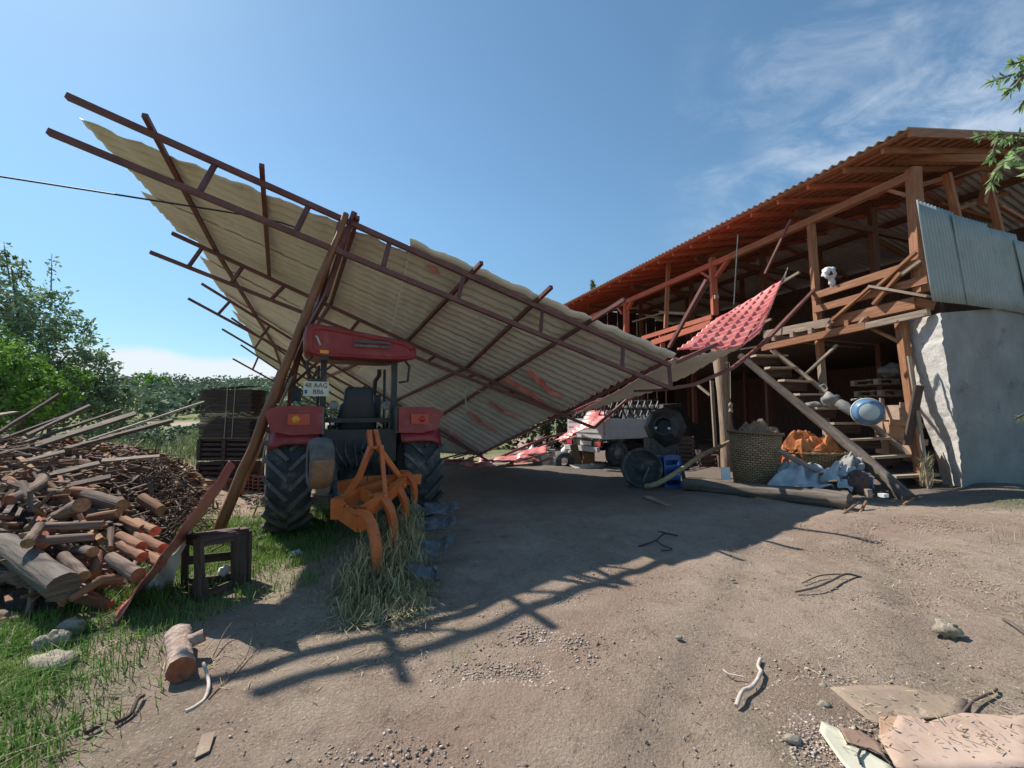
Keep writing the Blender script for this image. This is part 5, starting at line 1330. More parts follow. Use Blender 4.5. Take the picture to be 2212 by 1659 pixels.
mb.beam((0, -.5, .98), (.05, -1.05, 1.12), .035, .035)
for k in range(5): mb.tube([(-.15 + k * .08, -.56, 1.1), (-.15 + k * .08, -.66, .98), (-.12 + k * .07, -.6, .75)], .010, 5)
for k in range(4): mb.box((-.27 + k * .17, -.555, .82 + .07 * (k % 2)), (.05, .03, .09))
mb.build('three_point_linkage', M['black'], tr, True)
mb = MB(); mb.beam((-.62, .9, 1.0), (-.62, .9, 1.5), .02, .02); mb.tube([(-.62, .9, 1.5), (-.78, .85, 1.72), (-.8, .85, 1.9)], .01, 5); mb.box((-.8, .84, 1.8), (.14, .02, .2)); mb.build('mirror', M['black'], tr, True)

# ================================================================== PLOUGH
pl = thing('plough', 'orange four share mouldboard plough hitched behind the red tractor', 'plough', P(*V('A6', 760, 480), 4.5) * 1.0)
PD = lambda x, y, d: Q('A6', x, y, d)
def bar(name, pts, w, h, up=(0, 0, 1), m='orange'):
    mb = MB()
    for a, b in zip(pts, pts[1:]): mb.beam(a, b + (b - a).normalized() * .008, w, h, up=up)
    return mb.build(name, M[m], pl)
# headstock A frame
apexL, apexR = PD(735, 70, 4.9), PD(800, 80, 4.9)
bar('headstock_arm', [PD(722, -50, 5.0), apexL], .05, .07); bar('headstock_arm', [PD(770, -50, 5.05), apexR], .05, .07)
bar('headstock_arm', [apexL, PD(650, 290, 4.75), PD(522, 480, 4.55)], .045, .055); bar('headstock_arm', [apexR, PD(935, 270, 5.1), PD(960, 340, 5.15)], .045, .055)
bar('headstock_arm', [PD(815, 60, 4.85), PD(830, 250, 4.75), PD(850, 450, 4.5)], .042, .05)
mb = MB(); mb.tube([PD(725, 70, 4.9), PD(815, 78, 4.9)], .02, 10); mb.build('top_pin', M['orange'], pl)
# frame: long diagonal beam, cross beams
bar('cross_shaft', [PD(470, 375, 5.0), PD(700, 330, 5.15), PD(1100, 310, 5.6)], .10, .12)
bar('frame_beam', [PD(480, 530, 4.45), PD(650, 420, 4.7), PD(860, 350, 5.0), PD(1000, 290, 5.4)], .09, .12)
bar('frame_beam', [PD(530, 570, 4.35), PD(665, 655, 4.05), PD(720, 630, 4.0)], .09, .13)
bar('frame_beam', [PD(690, 560, 4.25), PD(810, 480, 4.45), PD(905, 400, 4.75), PD(985, 330, 5.1)], .07, .12)
bar('frame_brace', [PD(650, 410, 4.7), PD(745, 470, 4.5)], .06, .10); bar('frame_brace', [PD(560, 545, 4.4), PD(740, 510, 4.45)], .03, .04)
mb = MB(); mb.box(PD(500, 530, 4.4), (.13, .13, .2)); mb.build('clamp_plate', M['orange'], pl)
for k, (x, y, d) in enumerate([(540, 500, 4.35), (560, 520, 4.33), (610, 600, 4.1), (640, 620, 4.05), (760, 630, 3.98), (885, 470, 4.5), (985, 360, 4.95), (520, 440, 4.5), (570, 590, 4.2), (600, 575, 4.2), (705, 560, 4.2), (850, 440, 4.4)]):
    mb = MB(); mb.lathe(PD(x, y, d), (random.uniform(-.4, .4), -1, .2), [(-.02, .016), (.02, .016), (.022, .001)], 6); mb.build('bolt', M['orange'], pl)
# curved tines
def tine(pts, name='tine'):
    mb = MB(); pp = [PD(*q) for q in pts]; n = len(pp); fine = []
    for i in range(n - 1):
        p0 = pp[max(0, i - 1)]; p1 = pp[i]; p2 = pp[i + 1]; p3 = pp[min(n - 1, i + 2)]
        for j in range(5):
            t = j / 5; fine.append(.5 * ((2 * p1) + (p2 - p0) * t + (2 * p0 - 5 * p1 + 4 * p2 - p3) * t * t + (-p0 + 3 * p1 - 3 * p2 + p3) * t ** 3))
    fine.append(pp[-1]); m_ = len(fine)
    for i in range(m_ - 1):
        w = .085 if i < m_ * .75 else .085 * lerp(1, .45, (i - m_ * .75) / (m_ * .25))
        d = (fine[i + 1] - fine[i]).normalized(); mb.beam(fine[i] - d * .004, fine[i + 1] + d * .004, .042, w, up=Vector((.35, 1, .3)).cross(d).cross(d) if False else (.25, 1, .35))
    return mb.build(name, M['orange'], pl)
tine([(610, 570, 4.22), (700, 590, 4.02), (752, 690, 3.86), (778, 820, 3.76), (785, 950, 3.72), (778, 1110, 3.74)])
tine([(760, 440, 4.55), (830, 460, 4.45), (880, 540, 4.35), (905, 640, 4.28), (915, 750, 4.25), (905, 870, 4.26)])
tine([(860, 345, 5.0), (930, 370, 4.9), (975, 440, 4.82), (995, 520, 4.78), (1002, 640, 4.76)])
tine([(950, 265, 5.5), (1010, 275, 5.4), (1050, 330, 5.33), (1068, 410, 5.3), (1065, 520, 5.28)])
# mouldboards (worn grey steel), share tips to the right
def board(c4, seed):
    a, b, c, d = [PD(*q) for q in c4]
    def fn(u, v):
        p = lerp(lerp(a, b, u), lerp(d, c, u), v); return p + Vector((0, .10, .05)) * math.sin(math.pi * v) * (1 - .5 * u) + Vector((0, 0, .02)) * math.sin(u * 3)
    mb = MB(); mb.sheet(fn, 14, 8); mb.build('mouldboard', M['plough'], pl, solid=.012)
board([(930, 960, 4.1), (1215, 985, 4.05), (1190, 1110, 3.9), (990, 1080, 3.9)], 1); board([(1195, 1000, 4.05), (1225, 1010, 4.0), (1255, 1080, 3.93), (1215, 1110, 3.9)], 2)
board([(1060, 780, 4.6), (1270, 800, 4.55), (1240, 910, 4.4), (1080, 900, 4.4)], 3); board([(1255, 795, 4.55), (1340, 742, 4.55), (1368, 800, 4.45), (1285, 865, 4.4)], 4)
board([(1110, 620, 5.1), (1320, 620, 5.05), (1300, 700, 4.9), (1130, 720, 4.9)], 5); board([(1310, 625, 5.05), (1372, 605, 5.05), (1382, 660, 4.95), (1325, 690, 4.9)], 6)
board([(1120, 500, 5.6), (1330, 520, 5.55), (1310, 590, 5.4), (1130, 590, 5.4)], 7); board([(1325, 515, 5.55), (1385, 495, 5.55), (1398, 545, 5.45), (1335, 570, 5.4)], 8)
for ((x, y, d), (x2, y2, d2)) in [((778, 1080, 3.76), (960, 1040, 3.95)), ((905, 850, 4.27), (1080, 850, 4.45)), ((1002, 620, 4.77), (1130, 680, 4.95)), ((1065, 510, 5.29), (1140, 560, 5.45))]:
    mb = MB(); mb.beam(PD(x, y, d), PD(x2, y2, d2), .05, .06); mb.build('frog', M['plough'], pl)
# gauge wheel
gw = PD(352, 190, 4.75); ang = R(30)
mb = MB(); ax = Vector((math.cos(ang), math.sin(ang), 0)); Rg = .275
prof = [(-.11, .17), (-.125, .22), (-.105, Rg - .02), (-.05, Rg), (.05, Rg), (.105, Rg - .02), (.125, .22), (.11, .17)]
n = 32; mb.lathe(gw, ax, prof, n)
mi = []
for i in range(len(prof) - 1):
    for j in range(n): mi.append(0)
mb.m = mi
# lower half of the tread carries dried mud
x_ = ax.cross(Vector((0, 0, 1))).normalized(); y_ = ax.cross(x_)
for i in range(len(prof) - 1):
    for j in range(n):
        a = 2 * math.pi * (j + .5) / n; zz = (x_ * math.cos(a) + y_ * math.sin(a)).z
        if 2 <= i <= 4 and zz < .22: mb.m[i * n + j] = 1
wheel = mb.build('gauge_wheel', [M['tyredust'], M['mud']], pl)
mb = MB(); mb.lathe(gw, ax, [(-.09, .175), (-.07, .15), (-.02, .13), (-.03, .05), (-.06, .04), (-.06, .001)], 20); mb.build('rim', M['tyredust'], wheel)
bar('wheel_stalk', [PD(455, 160, 4.8), PD(465, 330, 4.75), PD(470, 560, 4.5), PD(490, 640, 4.45)], .04, .05, m='black')
bar('wheel_stalk', [PD(400, 190, 4.78), PD(470, 160, 4.8)], .04, .04, m='black')
# weeds dragged up by the plough
def weed_clump(name, roots, n, L, label, r=.0032):
    mb = MB()
    vs, fs, rn = [], [], []; o = 0
    for k in range(n):
        c, sp = random.choice(roots); p = Vector(c) + Vector([random.gauss(0, s) for s in sp]); l_ = L * random.uniform(.45, 1.25)
        a = random.gauss(-1.9, 1.1); out = Vector((math.cos(a), math.sin(a), 0)) * random.uniform(.1, .75); pts = [p]
        gz0 = .01
        for i in range(5):
            d = (out * (.35 + .22 * i) + Vector((random.gauss(0, .35), random.gauss(0, .35), random.uniform(-1.3, -.5)))).normalized(); q = pts[-1] + d * l_ / 5; q.z = max(q.z, gz0 + random.random() * .03); pts.append(q)
            if i in (1, 2, 3) and random.random() < .5:
                s = Vector([random.gauss(0, 1) for _ in range(3)]).normalized() * random.uniform(.03, .10); e = q + s; e.z = max(e.z, .01); w = Vector((r * .5, r * .5, 0)); vs += [q - w, q + w, e + w * .3, e - w * .3]; fs.append([o, o + 1, o + 2, o + 3]); o += 4; rn += [random.random()] * 4
        rv = random.random()
        for i in range(5):
            w = r * (1 - i * .13); sx_ = Vector((w, w * .6, 0)); sy_ = Vector((-w * .5, w, 0))
            a_, b_ = pts[i], pts[i + 1]
            vs += [a_ - sx_, a_ + sx_, b_ + sx_ * .85, b_ - sx_ * .85, a_ - sy_, a_ + sy_, b_ + sy_ * .85, b_ - sy_ * .85]; fs += [[o, o + 1, o + 2, o + 3], [o + 4, o + 5, o + 6, o + 7]]; o += 8; rn += [rv] * 8
    return tag(mesh_np(name, np.array([tuple(v) for v in vs]), np.array(fs), M['weed'], np.array(rn)), label, 'weeds', kind='stuff')
def rt(x, y, d, s=(.10, .08, .10)): return (PD(x, y, d), s)
weed_clump('pulled_weeds', [rt(700, 960, 3.78), rt(790, 1040, 3.75), rt(690, 1120, 3.7), rt(830, 900, 3.85), rt(900, 1080, 3.85), rt(870, 950, 3.95), rt(1080, 1090, 3.85, (.06, .05, .03)), rt(680, 1180, 3.5, (.12, .10, .05)), rt(820, 1230, 3.4, (.14, .10, .04)), rt(960, 1180, 3.5, (.10, .08, .03)), rt(740, 1100, 3.6)], 1900, .58, 'dry uprooted weeds hanging in a heap from the nearest plough share')
weed_clump('pulled_weeds', [rt(870, 700, 4.35), rt(930, 760, 4.4), rt(980, 640, 4.7), rt(1050, 560, 5.1, (.06, .05, .08)), rt(1010, 850, 4.3)], 900, .40, 'greenish brown weeds caught between the farther plough shares')
# ================================================================== YARD CLUTTER, LEFT
def single(mb, name, m, label, cat, group=None, **k): return tag(mb.build(name, m, **k), label, cat, group)
edge = [(246, 1348, 3.08), (288, 1284, 3.12), (330, 1225, 3.17), (372, 1168, 3.2), (414, 1110, 3.26), (456, 1052, 3.31), (497, 996, 3.35)]
wid = [6, 9, 12, 14, 16, 16, 12]
E1 = [P(*e) for e in edge]; E2 = [P(e[0] + w, e[1] + w * .9, e[2] + .58) for e, w in zip(edge, wid)]
E1[0].z = .0; E2[0].z = -.01
def pl_(L_, u): i = min(len(L_) - 2, int(u * (len(L_) - 1))); t = u * (len(L_) - 1) - i; return lerp(L_[i], L_[i + 1], t)
fs_ = thing('fallen_sheet', 'red tiled metal sheet leaning on edge between the firewood heap and the broken crate', 'metal sheet', (E1[0].x, E1[0].y, 0))
mb = MB(); mb.sheet(lambda u, v: pl_(E1, u) * (1 - v) + pl_(E2, u) * v + Vector((.004, -.01, .006)) * math.sin(u * 34) + Vector((0, -.03, .02)) * math.sin(math.pi * v), 70, 6); mb.build('tiled_face', [M['redtile'], M['redtile']], fs_, solid=.005, mofs=1)
E3 = [P(330, 1325, 3.72), P(352, 1295, 3.76), P(375, 1258, 3.8), P(392, 1208, 3.84), P(425, 1120, 3.9)]; E3[0].z = 0
E2b = [pl_(E2, q * .62) for q in (0, .25, .5, .75, 1)]
mb = MB(); mb.sheet(lambda u, v: pl_(E2b, u) * (1 - v) + pl_(E3, u) * v + Vector((.01, -.02, .02)) * math.sin(u * 22 + v), 50, 10); mb.build('bare_face', [M['cream'], M['cream']], fs_, solid=.005)
# crate
cb = [G(434, 1300), G(506, 1268), G(533, 1252), G(398, 1268)]
ct = thing('broken_crate', 'dark broken wooden crate open at the side, in front of the thick prop pole', 'crate', lerp(cb[0], cb[2], .5)); H = .46
ctop = [P(428, 1164, cb[0].y), P(507, 1152, cb[1].y), P(536, 1147, cb[2].y + .05), P(402, 1160, cb[3].y + .1)]
for i, (b, t) in enumerate(zip(cb, ctop)):
    mb = MB(); mb.beam(b - Vector((0, 0, .03)), t, .055, .02 if i % 2 else .045, jit=.003, up=(0, 1, 0)); mb.build('corner_post', M['darkwood'], ct)
for i, (a, b) in enumerate([(0, 1), (1, 2), (2, 3), (3, 0)]):
    for f in ((.95, .06, .52) if i in (2,) else (.95, .06)):
        p, q = lerp(cb[a], ctop[a], f), lerp(cb[b], ctop[b], f); mb = MB(); mb.beam(p, q, .018, .075, jit=.003); mb.build('slat', M['darkwood'], ct)
for t in (.25, .5, .8):
    mb = MB(); mb.beam(lerp(cb[1], cb[2], t), lerp(ctop[1], ctop[2], t), .05, .016, up=(1, 0, 0), jit=.003); mb.build('slat', M['darkwood'], ct)
mb = MB(); mb.beam(lerp(ctop[0], ctop[3], .2) + Vector((0, 0, .02)), lerp(ctop[1], ctop[2], .9) + Vector((0, 0, .03)), .10, .015, jit=.004); mb.build('slat', M['darkwood'], ct)
mb = MB(); mb.beam(lerp(ctop[0], ctop[3], .75) + Vector((0, 0, .02)), lerp(ctop[1], ctop[2], .3) + Vector((0, 0, .035)), .06, .015, jit=.004); mb.build('slat', M['darkwood'], ct)
mb = MB(); mb.beam(lerp(cb[0], ctop[0], .02), lerp(cb[0], ctop[0], .35), .11, .016, up=(0, 1, 0)); mb.build('slat', M['darkwood'], ct)
mb = MB(); mb.blob(G(475, 1262) + Vector((0, .05, .09)), (.05, .04, .05), amp=.3, seed=4); single(mb, 'plastic_cup', M['whitelit'], 'crumpled white plastic cup inside the broken crate', 'litter')
# stump log
def GG(c, x, y, z=0): return G(*V(c, x, y), z)
st = MB(); a_, b_ = GG('B4', 1190, 860, .075), GG('B4', 1205, 1090, .07)
st.tube([a_, lerp(a_, b_, .35), lerp(a_, b_, .7), b_], [.075, .062, .06, .068], 16, 0, 1, wob=.07)
c_ = lerp(a_, b_, .3); st.tube([c_, c_ + Vector((.07, .02, .02)), c_ + Vector((.115, .05, .035))], [.045, .038, .034], 10, 0, 1, wob=.08)
single(st, 'stump', [mat('bark_pink', [(.24, .16, .125), (.40, .29, .235), (.50, .39, .33)], 9, .9, 1, bscale=30, spots=[((.14, .08, .06), 14, .60, .06)]), M['cutred']], 'short forked log lying alone on the earth at the front left', 'log')
def gl(c, pts, r, name, m, label, cat, z=.012):
    return wire(name, [GG(c, q[0], q[1], z + (q[2] if len(q) > 2 else 0)) for q in pts], r, m, label, cat)
gl('B4', [(1425, 930), (1500, 820, .05), (1570, 775, .09), (1660, 745, .10), (1705, 765, .08), (1680, 860, .04), (1640, 940), (1540, 1060), (1460, 1140), (1395, 1215)], .0035, 'dry_vine', M['bark2'], 'thin looping dry vine to the right of the forked log', 'vine')
gl('B4', [(1360, 1010, .03), (1395, 1130, .02), (1370, 1210), (1300, 1270), (1240, 1300)], .009, 'peeled_root', M['driedroot'], 'pale peeled root curving just right of the forked log', 'root')
gl('B4', [(960, 1190), (915, 1250, .02), (870, 1320), (770, 1375)], .010, 'black_stick', M['darkwood'], 'black crooked stick in the dirt below the forked log', 'stick')
gl('B4', [(680, 1385), (570, 1445)], .010, 'black_stick', M['darkwood'], 'short black stick at the edge of the grass', 'stick')
for x, y, r, fl, lab in [(470, 740, .085, .7, 'large grey rock in the grass under the firewood heap'), (385, 820, .07, .9, 'tan angular rock in front of the large grey rock'), (280, 850, .055, 1, 'small tan rock left of the tan angular one'), (330, 960, .13, .35, 'low flat sandy rock nearest the camera in the grass'), (130, 560, .06, 1, 'pale rock at the foot of the thickest log'), (215, 610, .045, 1, 'small pale rock right of the one under the thickest log')]:
    p = GG('B4', x, y + 20); mb = MB(); mb.blob(p + Vector((0, 0, r * fl * .45)), (r, r * .8, r * fl), n=16, amp=.22, freq=2.6, seed=x); single(mb, 'rock', M['rock'], lab, 'rock')
mb = MB(); mb.blob(G(640, 1200) + Vector((0, 0, .02)), (.06, .05, .03), amp=.5, freq=3, seed=8); single(mb, 'plastic_bag', M['whitelit'], 'crumpled white plastic bag in the grass left of the plough', 'litter')
# crate stack behind the pole
g0 = P(498, 1035, 9.3); g0.z = 0
k1 = thing('crate_bundle', 'tall bundle of dark flat crates tied with two strings, left of the prop poles', 'crates', g0)
mb = MB(); rk = random.Random(2)
for i in range(34):
    z = 1.02 + i * .030; mb.box((g0.x + rk.uniform(-.03, .03), g0.y, z), (1.08 + rk.uniform(-.03, .03), .55, .024), rot=rk.uniform(-.02, .02))
for i in range(4): mb.beam((g0.x - .45 + i * .2, g0.y - .1, 2.04 + .02 * i), (g0.x + .1 + i * .15, g0.y, 2.06 + .015 * i), .10, .012)
mb.build('crate_layers', M['darkwood'], k1)
for x in (.04, .20):
    mb = MB(); mb.tube([(g0.x + x, g0.y - .29, 2.07), (g0.x + x - .02, g0.y - .30, 1.0)], .007, 5); mb.build('string', M['rope'], k1)
k2 = thing('slatted_crate', 'two large dark slatted crates stacked under the tied bundle', 'crates', g0 + Vector((0, .02, 0)))
for lv in range(2):
    z0 = .05 + lv * .49
    for x in (-.52, 0, .52): mb = MB(); mb.box((g0.x + x, g0.y - .26, z0 + .22), (.07, .03, .44)); mb.build('upright', M['darkwood'], k2)
    for z in (.03, .13, .23, .33, .43): mb = MB(); mb.box((g0.x, g0.y - .235, z0 + z), (1.1, .015, .06)); mb.build('slat', M['darkwood'], k2)
    mb = MB(); mb.box((g0.x, g0.y + .28, z0 + .22), (1.1, .03, .42)); mb.build('back_panel', M['darkwood'], k2)
    for x in (-.55, .55): mb = MB(); mb.box((g0.x + x, g0.y + .02, z0 + .22), (.02, .5, .42)); mb.build('side_panel', M['darkwood'], k2)
mb = MB(); mb.box((g0.x + .1, g0.y - .55, .1), (.55, .3, .2)); single(mb, 'clay_block', M['brick'], 'reddish block on the ground in front of the dark slatted crates', 'block')
def hollow_brick(x, y, d, rot, label):
    b = P(x, y, d); b.z = 0; t = thing('hollow_brick', label, 'brick', b, rot, 'hollow clay bricks by the tractor')
    W, D, Hh = .19, .19, .30; mb = MB()
    xs = [-.95, -.35, .35, .95]
    for k in range(4): mb.box((xs[k] * W * .95, 0, Hh / 2), (.018, D, Hh))
    for k in range(5): mb.box((0, 0, .009 + k * (Hh - .018) / 4), (W * 1.9, D - .004, .018))
    mb.box((0, D * .3, Hh / 2), (W * 1.85, .01, Hh * .98)); mb.build('clay_body', M['brick'], t, True); return t
hollow_brick(535, 1046, 8.6, .1, 'left one of two hollow clay bricks beside the tractor'); hollow_brick(571, 1040, 8.5, -.05, 'hollow clay brick nearer the tractor tyre, its holes showing')
for k, (x, y, lab) in enumerate([(598, 925, 'pale pipe leaning behind the left tractor tyre'), (586, 940, 'bent wire coil behind the left tractor tyre')]):
    wire('bent_wire', [P(x - 20, y + 60, 8.4), P(x - 8, y, 8.6), P(x + 4, y + 20, 8.5), P(x - 2, y + 70, 8.3)], .012, M['rope'], lab, 'wire')
mb = MB()
for k in range(70):
    p = P(random.gauss(575, 22), random.uniform(1045, 1085), random.uniform(7.2, 8.2)); p.z = random.uniform(.01, .06); a = Vector((random.gauss(0, 1), random.gauss(0, 1), random.gauss(0, .2))).normalized() * .2; mb.beam(p, p + a, .018, .01)
tag(mb.build('scrap_sticks', M['timberold']), 'loose sticks and scraps on the ground between the bricks and the tractor', 'sticks', kind='stuff')

# ================================================================== BARN CLUTTER, RIGHT
B2 = lambda x, y, d: Q('B2', x, y, d)
B3 = lambda x, y, d: Q('B3', x, y, d)
# log sill
biglog([B3(1470, 1030, 8.7), B2(300, 1345, 7.9), B2(980, 1420, 6.75)], (.12, .145), 'long squared weathered log lying along the front of the barn', 'log_grey', 'bark1', n=8, name='log_sill', group=None)
biglog([B2(930, 1510, 6.5), B2(1040, 1425, 6.7)], .018, 'thin stick leaning on the end of the long weathered log', 'bark2', name='stick', group=None)
biglog([B2(1040, 1520, 6.5), B2(1095, 1420, 6.8)], .02, 'second thin stick just right of the end of the long weathered log', 'bark3', name='stick', group=None)
biglog([B2(1360, 1440, 7.1), B2(1430, 1395, 7.3)], .02, 'short stick lying at the foot of the stair stringer', 'bark3', name='stick', group=None)
biglog([B2(480, 1060, 8.4), B2(640, 1150, 8.2), B2(790, 1225, 8.0)], .05, 'pale round pole lying over the blue printed tarpaulin', 'timberold', name='short_pole', group=None)
def basket(c, r0, r1, h, label, cont=None, tilt=(0, 0)):
    t = thing('wicker_basket', label, 'basket', c)
    ax = Vector((tilt[0], tilt[1], 1)).normalized(); mb = MB()
    prof = [(0, .001), (0, r0 * .95), (.02, r0), (h * .3, lerp(r0, r1, .4)), (h * .7, lerp(r0, r1, .8)), (h, r1), (h, r1 - .03), (h * .5, r0 * .9), (.1, r0 * .8)]
    mb.lathe(c, ax, prof, 40); mb.build('wicker_wall', M['wicker'], t)
    for i in range(3):
        mb = MB(); cc = c + ax * (h * (.985 - i * .0)); pts = []
        x_ = ax.cross(Vector((0, 1, 0))).normalized(); y_ = ax.cross(x_)
        for k in range(41):
            a = k / 40 * 6.283; pts.append(c + ax * (h + .02 * math.sin(a * 13 + i * 2.1)) + (x_ * math.cos(a) + y_ * math.sin(a)) * (r1 + .02 * math.cos(a * 13 + i * 2.1) + .01))
        mb.tube(pts, .017, 6); mb.build('rim_braid', M['wicker'], t)
    return t
c1 = B2(300, 1272, 8.9); c1.z = .06
basket(c1, .37, .48, 1.06, 'tall round wicker basket with rolled back sacking at its rim, left one of two', tilt=(.06, 0))
def heap(name, c, r, m, label, cat, seed=0, amp=.5, n=26, freq=2.6, fl=1.0):
    mb = MB(); mb.blob(c, (r, r * .8, r * fl), n=n, amp=amp, freq=freq, seed=seed); o = mb.build(name, m); tag(o, label, cat); return o
def folds(name, c, r, m, label, cat, seed=0, k=9):
    """crumpled cloth: overlapping bent lobes in one sheet-like mass"""
    rf = random.Random(seed); mb = MB(); c = Vector(c)
    def fn(u, v):
        a = u * 6.283; q = v ** .8; rad = r * math.sin(q * 1.45) * (1 + .22 * mnoise.noise(Vector((math.cos(a) * 2.2, math.sin(a) * 2.2, q * 3 + seed))) * 2)
        z = r * .62 * math.cos(q * 1.5) + r * .24 * mnoise.noise(Vector((math.cos(a) * 3.2 * q + seed, math.sin(a) * 3.2 * q, 0))) * 2 + r * .10 * abs(math.sin(a * k * .5 + q * 4))
        return c + Vector((math.cos(a) * rad, math.sin(a) * rad * .75, z))
    mb.sheet(fn, 30, 12, smooth=False); return tag(mb.build(name, m), label, cat)
M['sacking'] = mat('brown_sacking', [(.14, .085, .055), (.24, .15, .10), (.34, .23, .16)], 7, .95, .8)
folds('sacking', c1 + Vector((.06, 0, .90)), .46, M['sacking'], 'brown sacking bulging out of the tall wicker basket', 'sacking', 3)
c2 = B2(730, 1180, 9.4); c2.z = .14
basket(c2, .36, .60, .55, 'low wide wicker basket behind the stair stringer, right one of two')
folds('orange_sheet', c2 + Vector((-.12, -.05, .50)), .56, M['cloth_orange'], 'crumpled orange cloth heaped in the low wicker basket', 'cloth', 7)
folds('orange_sheet', c2 + Vector((-.62, -.15, .30)), .30, M['cloth_orange'], 'smaller end of orange cloth hanging between the two baskets', 'cloth', 12)
# tarps
def drape(name, pts, m, label, cat, seed=0, amp=.07):
    a, b, c, d = pts
    def fn(u, v):
        p = lerp(lerp(a, b, u), lerp(d, c, u), v); e = math.sin(math.pi * u) * math.sin(math.pi * v)
        return p + Vector((.02, -.05, amp * (.4 + e))) * mnoise.noise(Vector((u * 5 + seed, v * 5, seed))) * 2.4 + Vector((0, 0, amp * e))
    mb = MB(); mb.sheet(fn, 34, 22); o = mb.build(name, m, solid=.006); return tag(o, label, cat)
drape('blue_tarpaulin', [B2(400, 1300, 8.0), B2(870, 1330, 7.6), B2(760, 1175, 8.9), B2(480, 1150, 9.0)], M['cloth_blue'], 'blue and white printed tarpaulin crumpled between the basket and the stringer', 'tarpaulin', 1, .12)
drape('blue_tarpaulin', [B2(750, 1215, 7.9), B2(1000, 1350, 7.3), B2(985, 1190, 8.2), B2(830, 1180, 8.2)], M['cloth_blue'], 'lower end of blue printed tarpaulin hanging over the long log', 'tarpaulin', 4, .09)
drape('grey_tarpaulin', [B2(840, 1200, 8.4), B2(1090, 1250, 8.0), B2(1060, 1110, 8.6), B2(930, 1100, 8.8)], M['cloth_grey'], 'pale grey sheet bunched under the stair stringer', 'tarpaulin', 9, .10)
heap('rotten_wood', B2(1030, 1290, 7.6), .20, M['darkwood'], 'dark lump of rotten wood under the stair stringer', 'wood', 5, .22)
for k, (x, y, r, m, lab) in enumerate([(1110, 1360, .05, 'timberold', 'short upright wood block beside the end of the long log'), (1215, 1375, .07, 'whitelit', 'white carton scrap at the foot of the stair stringer')]):
    c = B2(x, y, 7.2); mb = MB(); mb.box(c, (r * 1.6, r * 1.4, r * (2.6 if k == 0 else .8)), rot=.3 * k); single(mb, 'wood_block' if k == 0 else 'carton_scrap', M[m], lab, 'block' if k == 0 else 'litter')
mb = MB(); mb.tube([B2(1125, 1250, 7.6), B2(1135, 1330, 7.5)], .035, 12); single(mb, 'tin_can', M['bluepl'], 'dark blue can standing under the stair stringer', 'can')
mb = MB(); c = B2(107, 1222, 8.6); mb.prism([c + Vector((-.09, 0, -.12)), c + Vector((.09, .02, -.12)), c + Vector((.09, .05, .12)), c + Vector((-.09, .03, .12))], (0, .02, 0)); single(mb, 'white_tile', M['whitelit'], 'small white square panel leaning left of the tall basket', 'panel')
# tub on the stair
tc_ = B2(1110, 785, 9.05); tax = Vector((.50, .85, .02)).normalized()
tb = thing('washtub', 'round white enamel washtub hanging tilted at the stairs', 'tub', tc_)
mb = MB(); mb.lathe(tc_ + tax * -.12, tax, [(0, .001), (0, .17), (.012, .185), (.012, .20), (.06, .235), (.20, .275), (.205, .29), (.19, .285), (.05, .215), (.02, .19), (.02, .001)], 36); mb.build('bowl', [M['enamelblue']], tb)
mb = MB(); mb.lathe(tc_ + tax * -.125, tax, [(0, .001), (0, .165), (.006, .172)], 36); mb.build('base', M['enamel'], tb)
mb = MB(); mb.lathe(tc_ + tax * -.12, tax, [(.17, .283), (.20, .296)], 36); mb.build('pale_band', M['enamel'], tb)
mb = MB(); mb.tube([B2(990, 700, 9.4), B2(1050, 690, 9.4), B2(1110, 705, 9.3), B2(1150, 730, 9.2)], .02, 6); mb.build('handle', M['rope'], tb)
heap('sack', B2(845, 705, 9.7), .17, M['cloth_grey'], 'grey stuffed sack on the sixth stair tread', 'sack', 2, .25, 18, 1.6, .9)
mb = MB(); mb.tube([B2(900, 720, 9.5), B2(940, 745, 9.4), B2(1000, 790, 9.3)], [.10, .11, .09], 14, wob=.06); single(mb, 'rolled_blanket', M['cloth_grey'], 'grey roll of cloth between the stuffed sack and the washtub', 'cloth roll')
heap('sack', B2(720, 735, 9.9), .16, M['cloth_grey'], 'flat grey sack lying behind the stair stringer', 'sack', 6, .3, 18, 2, .4)
wire('rope_loop', [B2(765, 605, 9.9), B2(800, 590, 9.9), B2(820, 620, 9.9), B2(800, 640, 9.9)], .012, M['rope'], 'pale rope loop tied to the thin post by the stairs', 'rope')
# pallets and boxes
def pallet(x, y, d, W, label):
    c = B2(x, y, d); t = thing('pallet', label, 'pallet', c, .1, 'wooden pallets by the stairs')
    for z in (.055, -.055):
        for k in range(4): mb = MB(); mb.box((0, -.3 + k * .2, z), (W, .14, .02)); mb.build('deck_board', M['timberold'], t, True)
    for xx in (-.46, 0, .46):
        for yy in (-.3, .3): mb = MB(); mb.box((xx * W, yy, 0), (.1, .1, .088)); mb.build('block', M['timberold'], t, True)
pallet(1215, 578, 10.2, 1.0, 'upper wooden pallet in the pile beside the corner post'); pallet(1235, 655, 10.2, .95, 'lower wooden pallet in the pile beside the corner post')
heap('cement_sack', B2(1290, 490, 10.2), .30, M['cloth_grey'], 'grey sack lying on the upper pallet', 'sack', 4, .35, 20, 1.8, .5)
def carton(x, y, d, w, h, rot, label, m='card', dp=.35):
    c = B2(x, y, d); t = thing('cardboard_box', label, 'box', c - Vector((0, 0, h / 2)), rot)
    mb = MB(); mb.box((0, 0, h / 2), (w, dp, h)); mb.build('box_body', M[m], t, True)
    mb = MB(); mb.beam((-w / 2, -dp / 2 - .02, h), (w / 2 * .9, -dp / 2 - .06, h - .03), .02, .12); mb.build('flap', M[m], t, True)
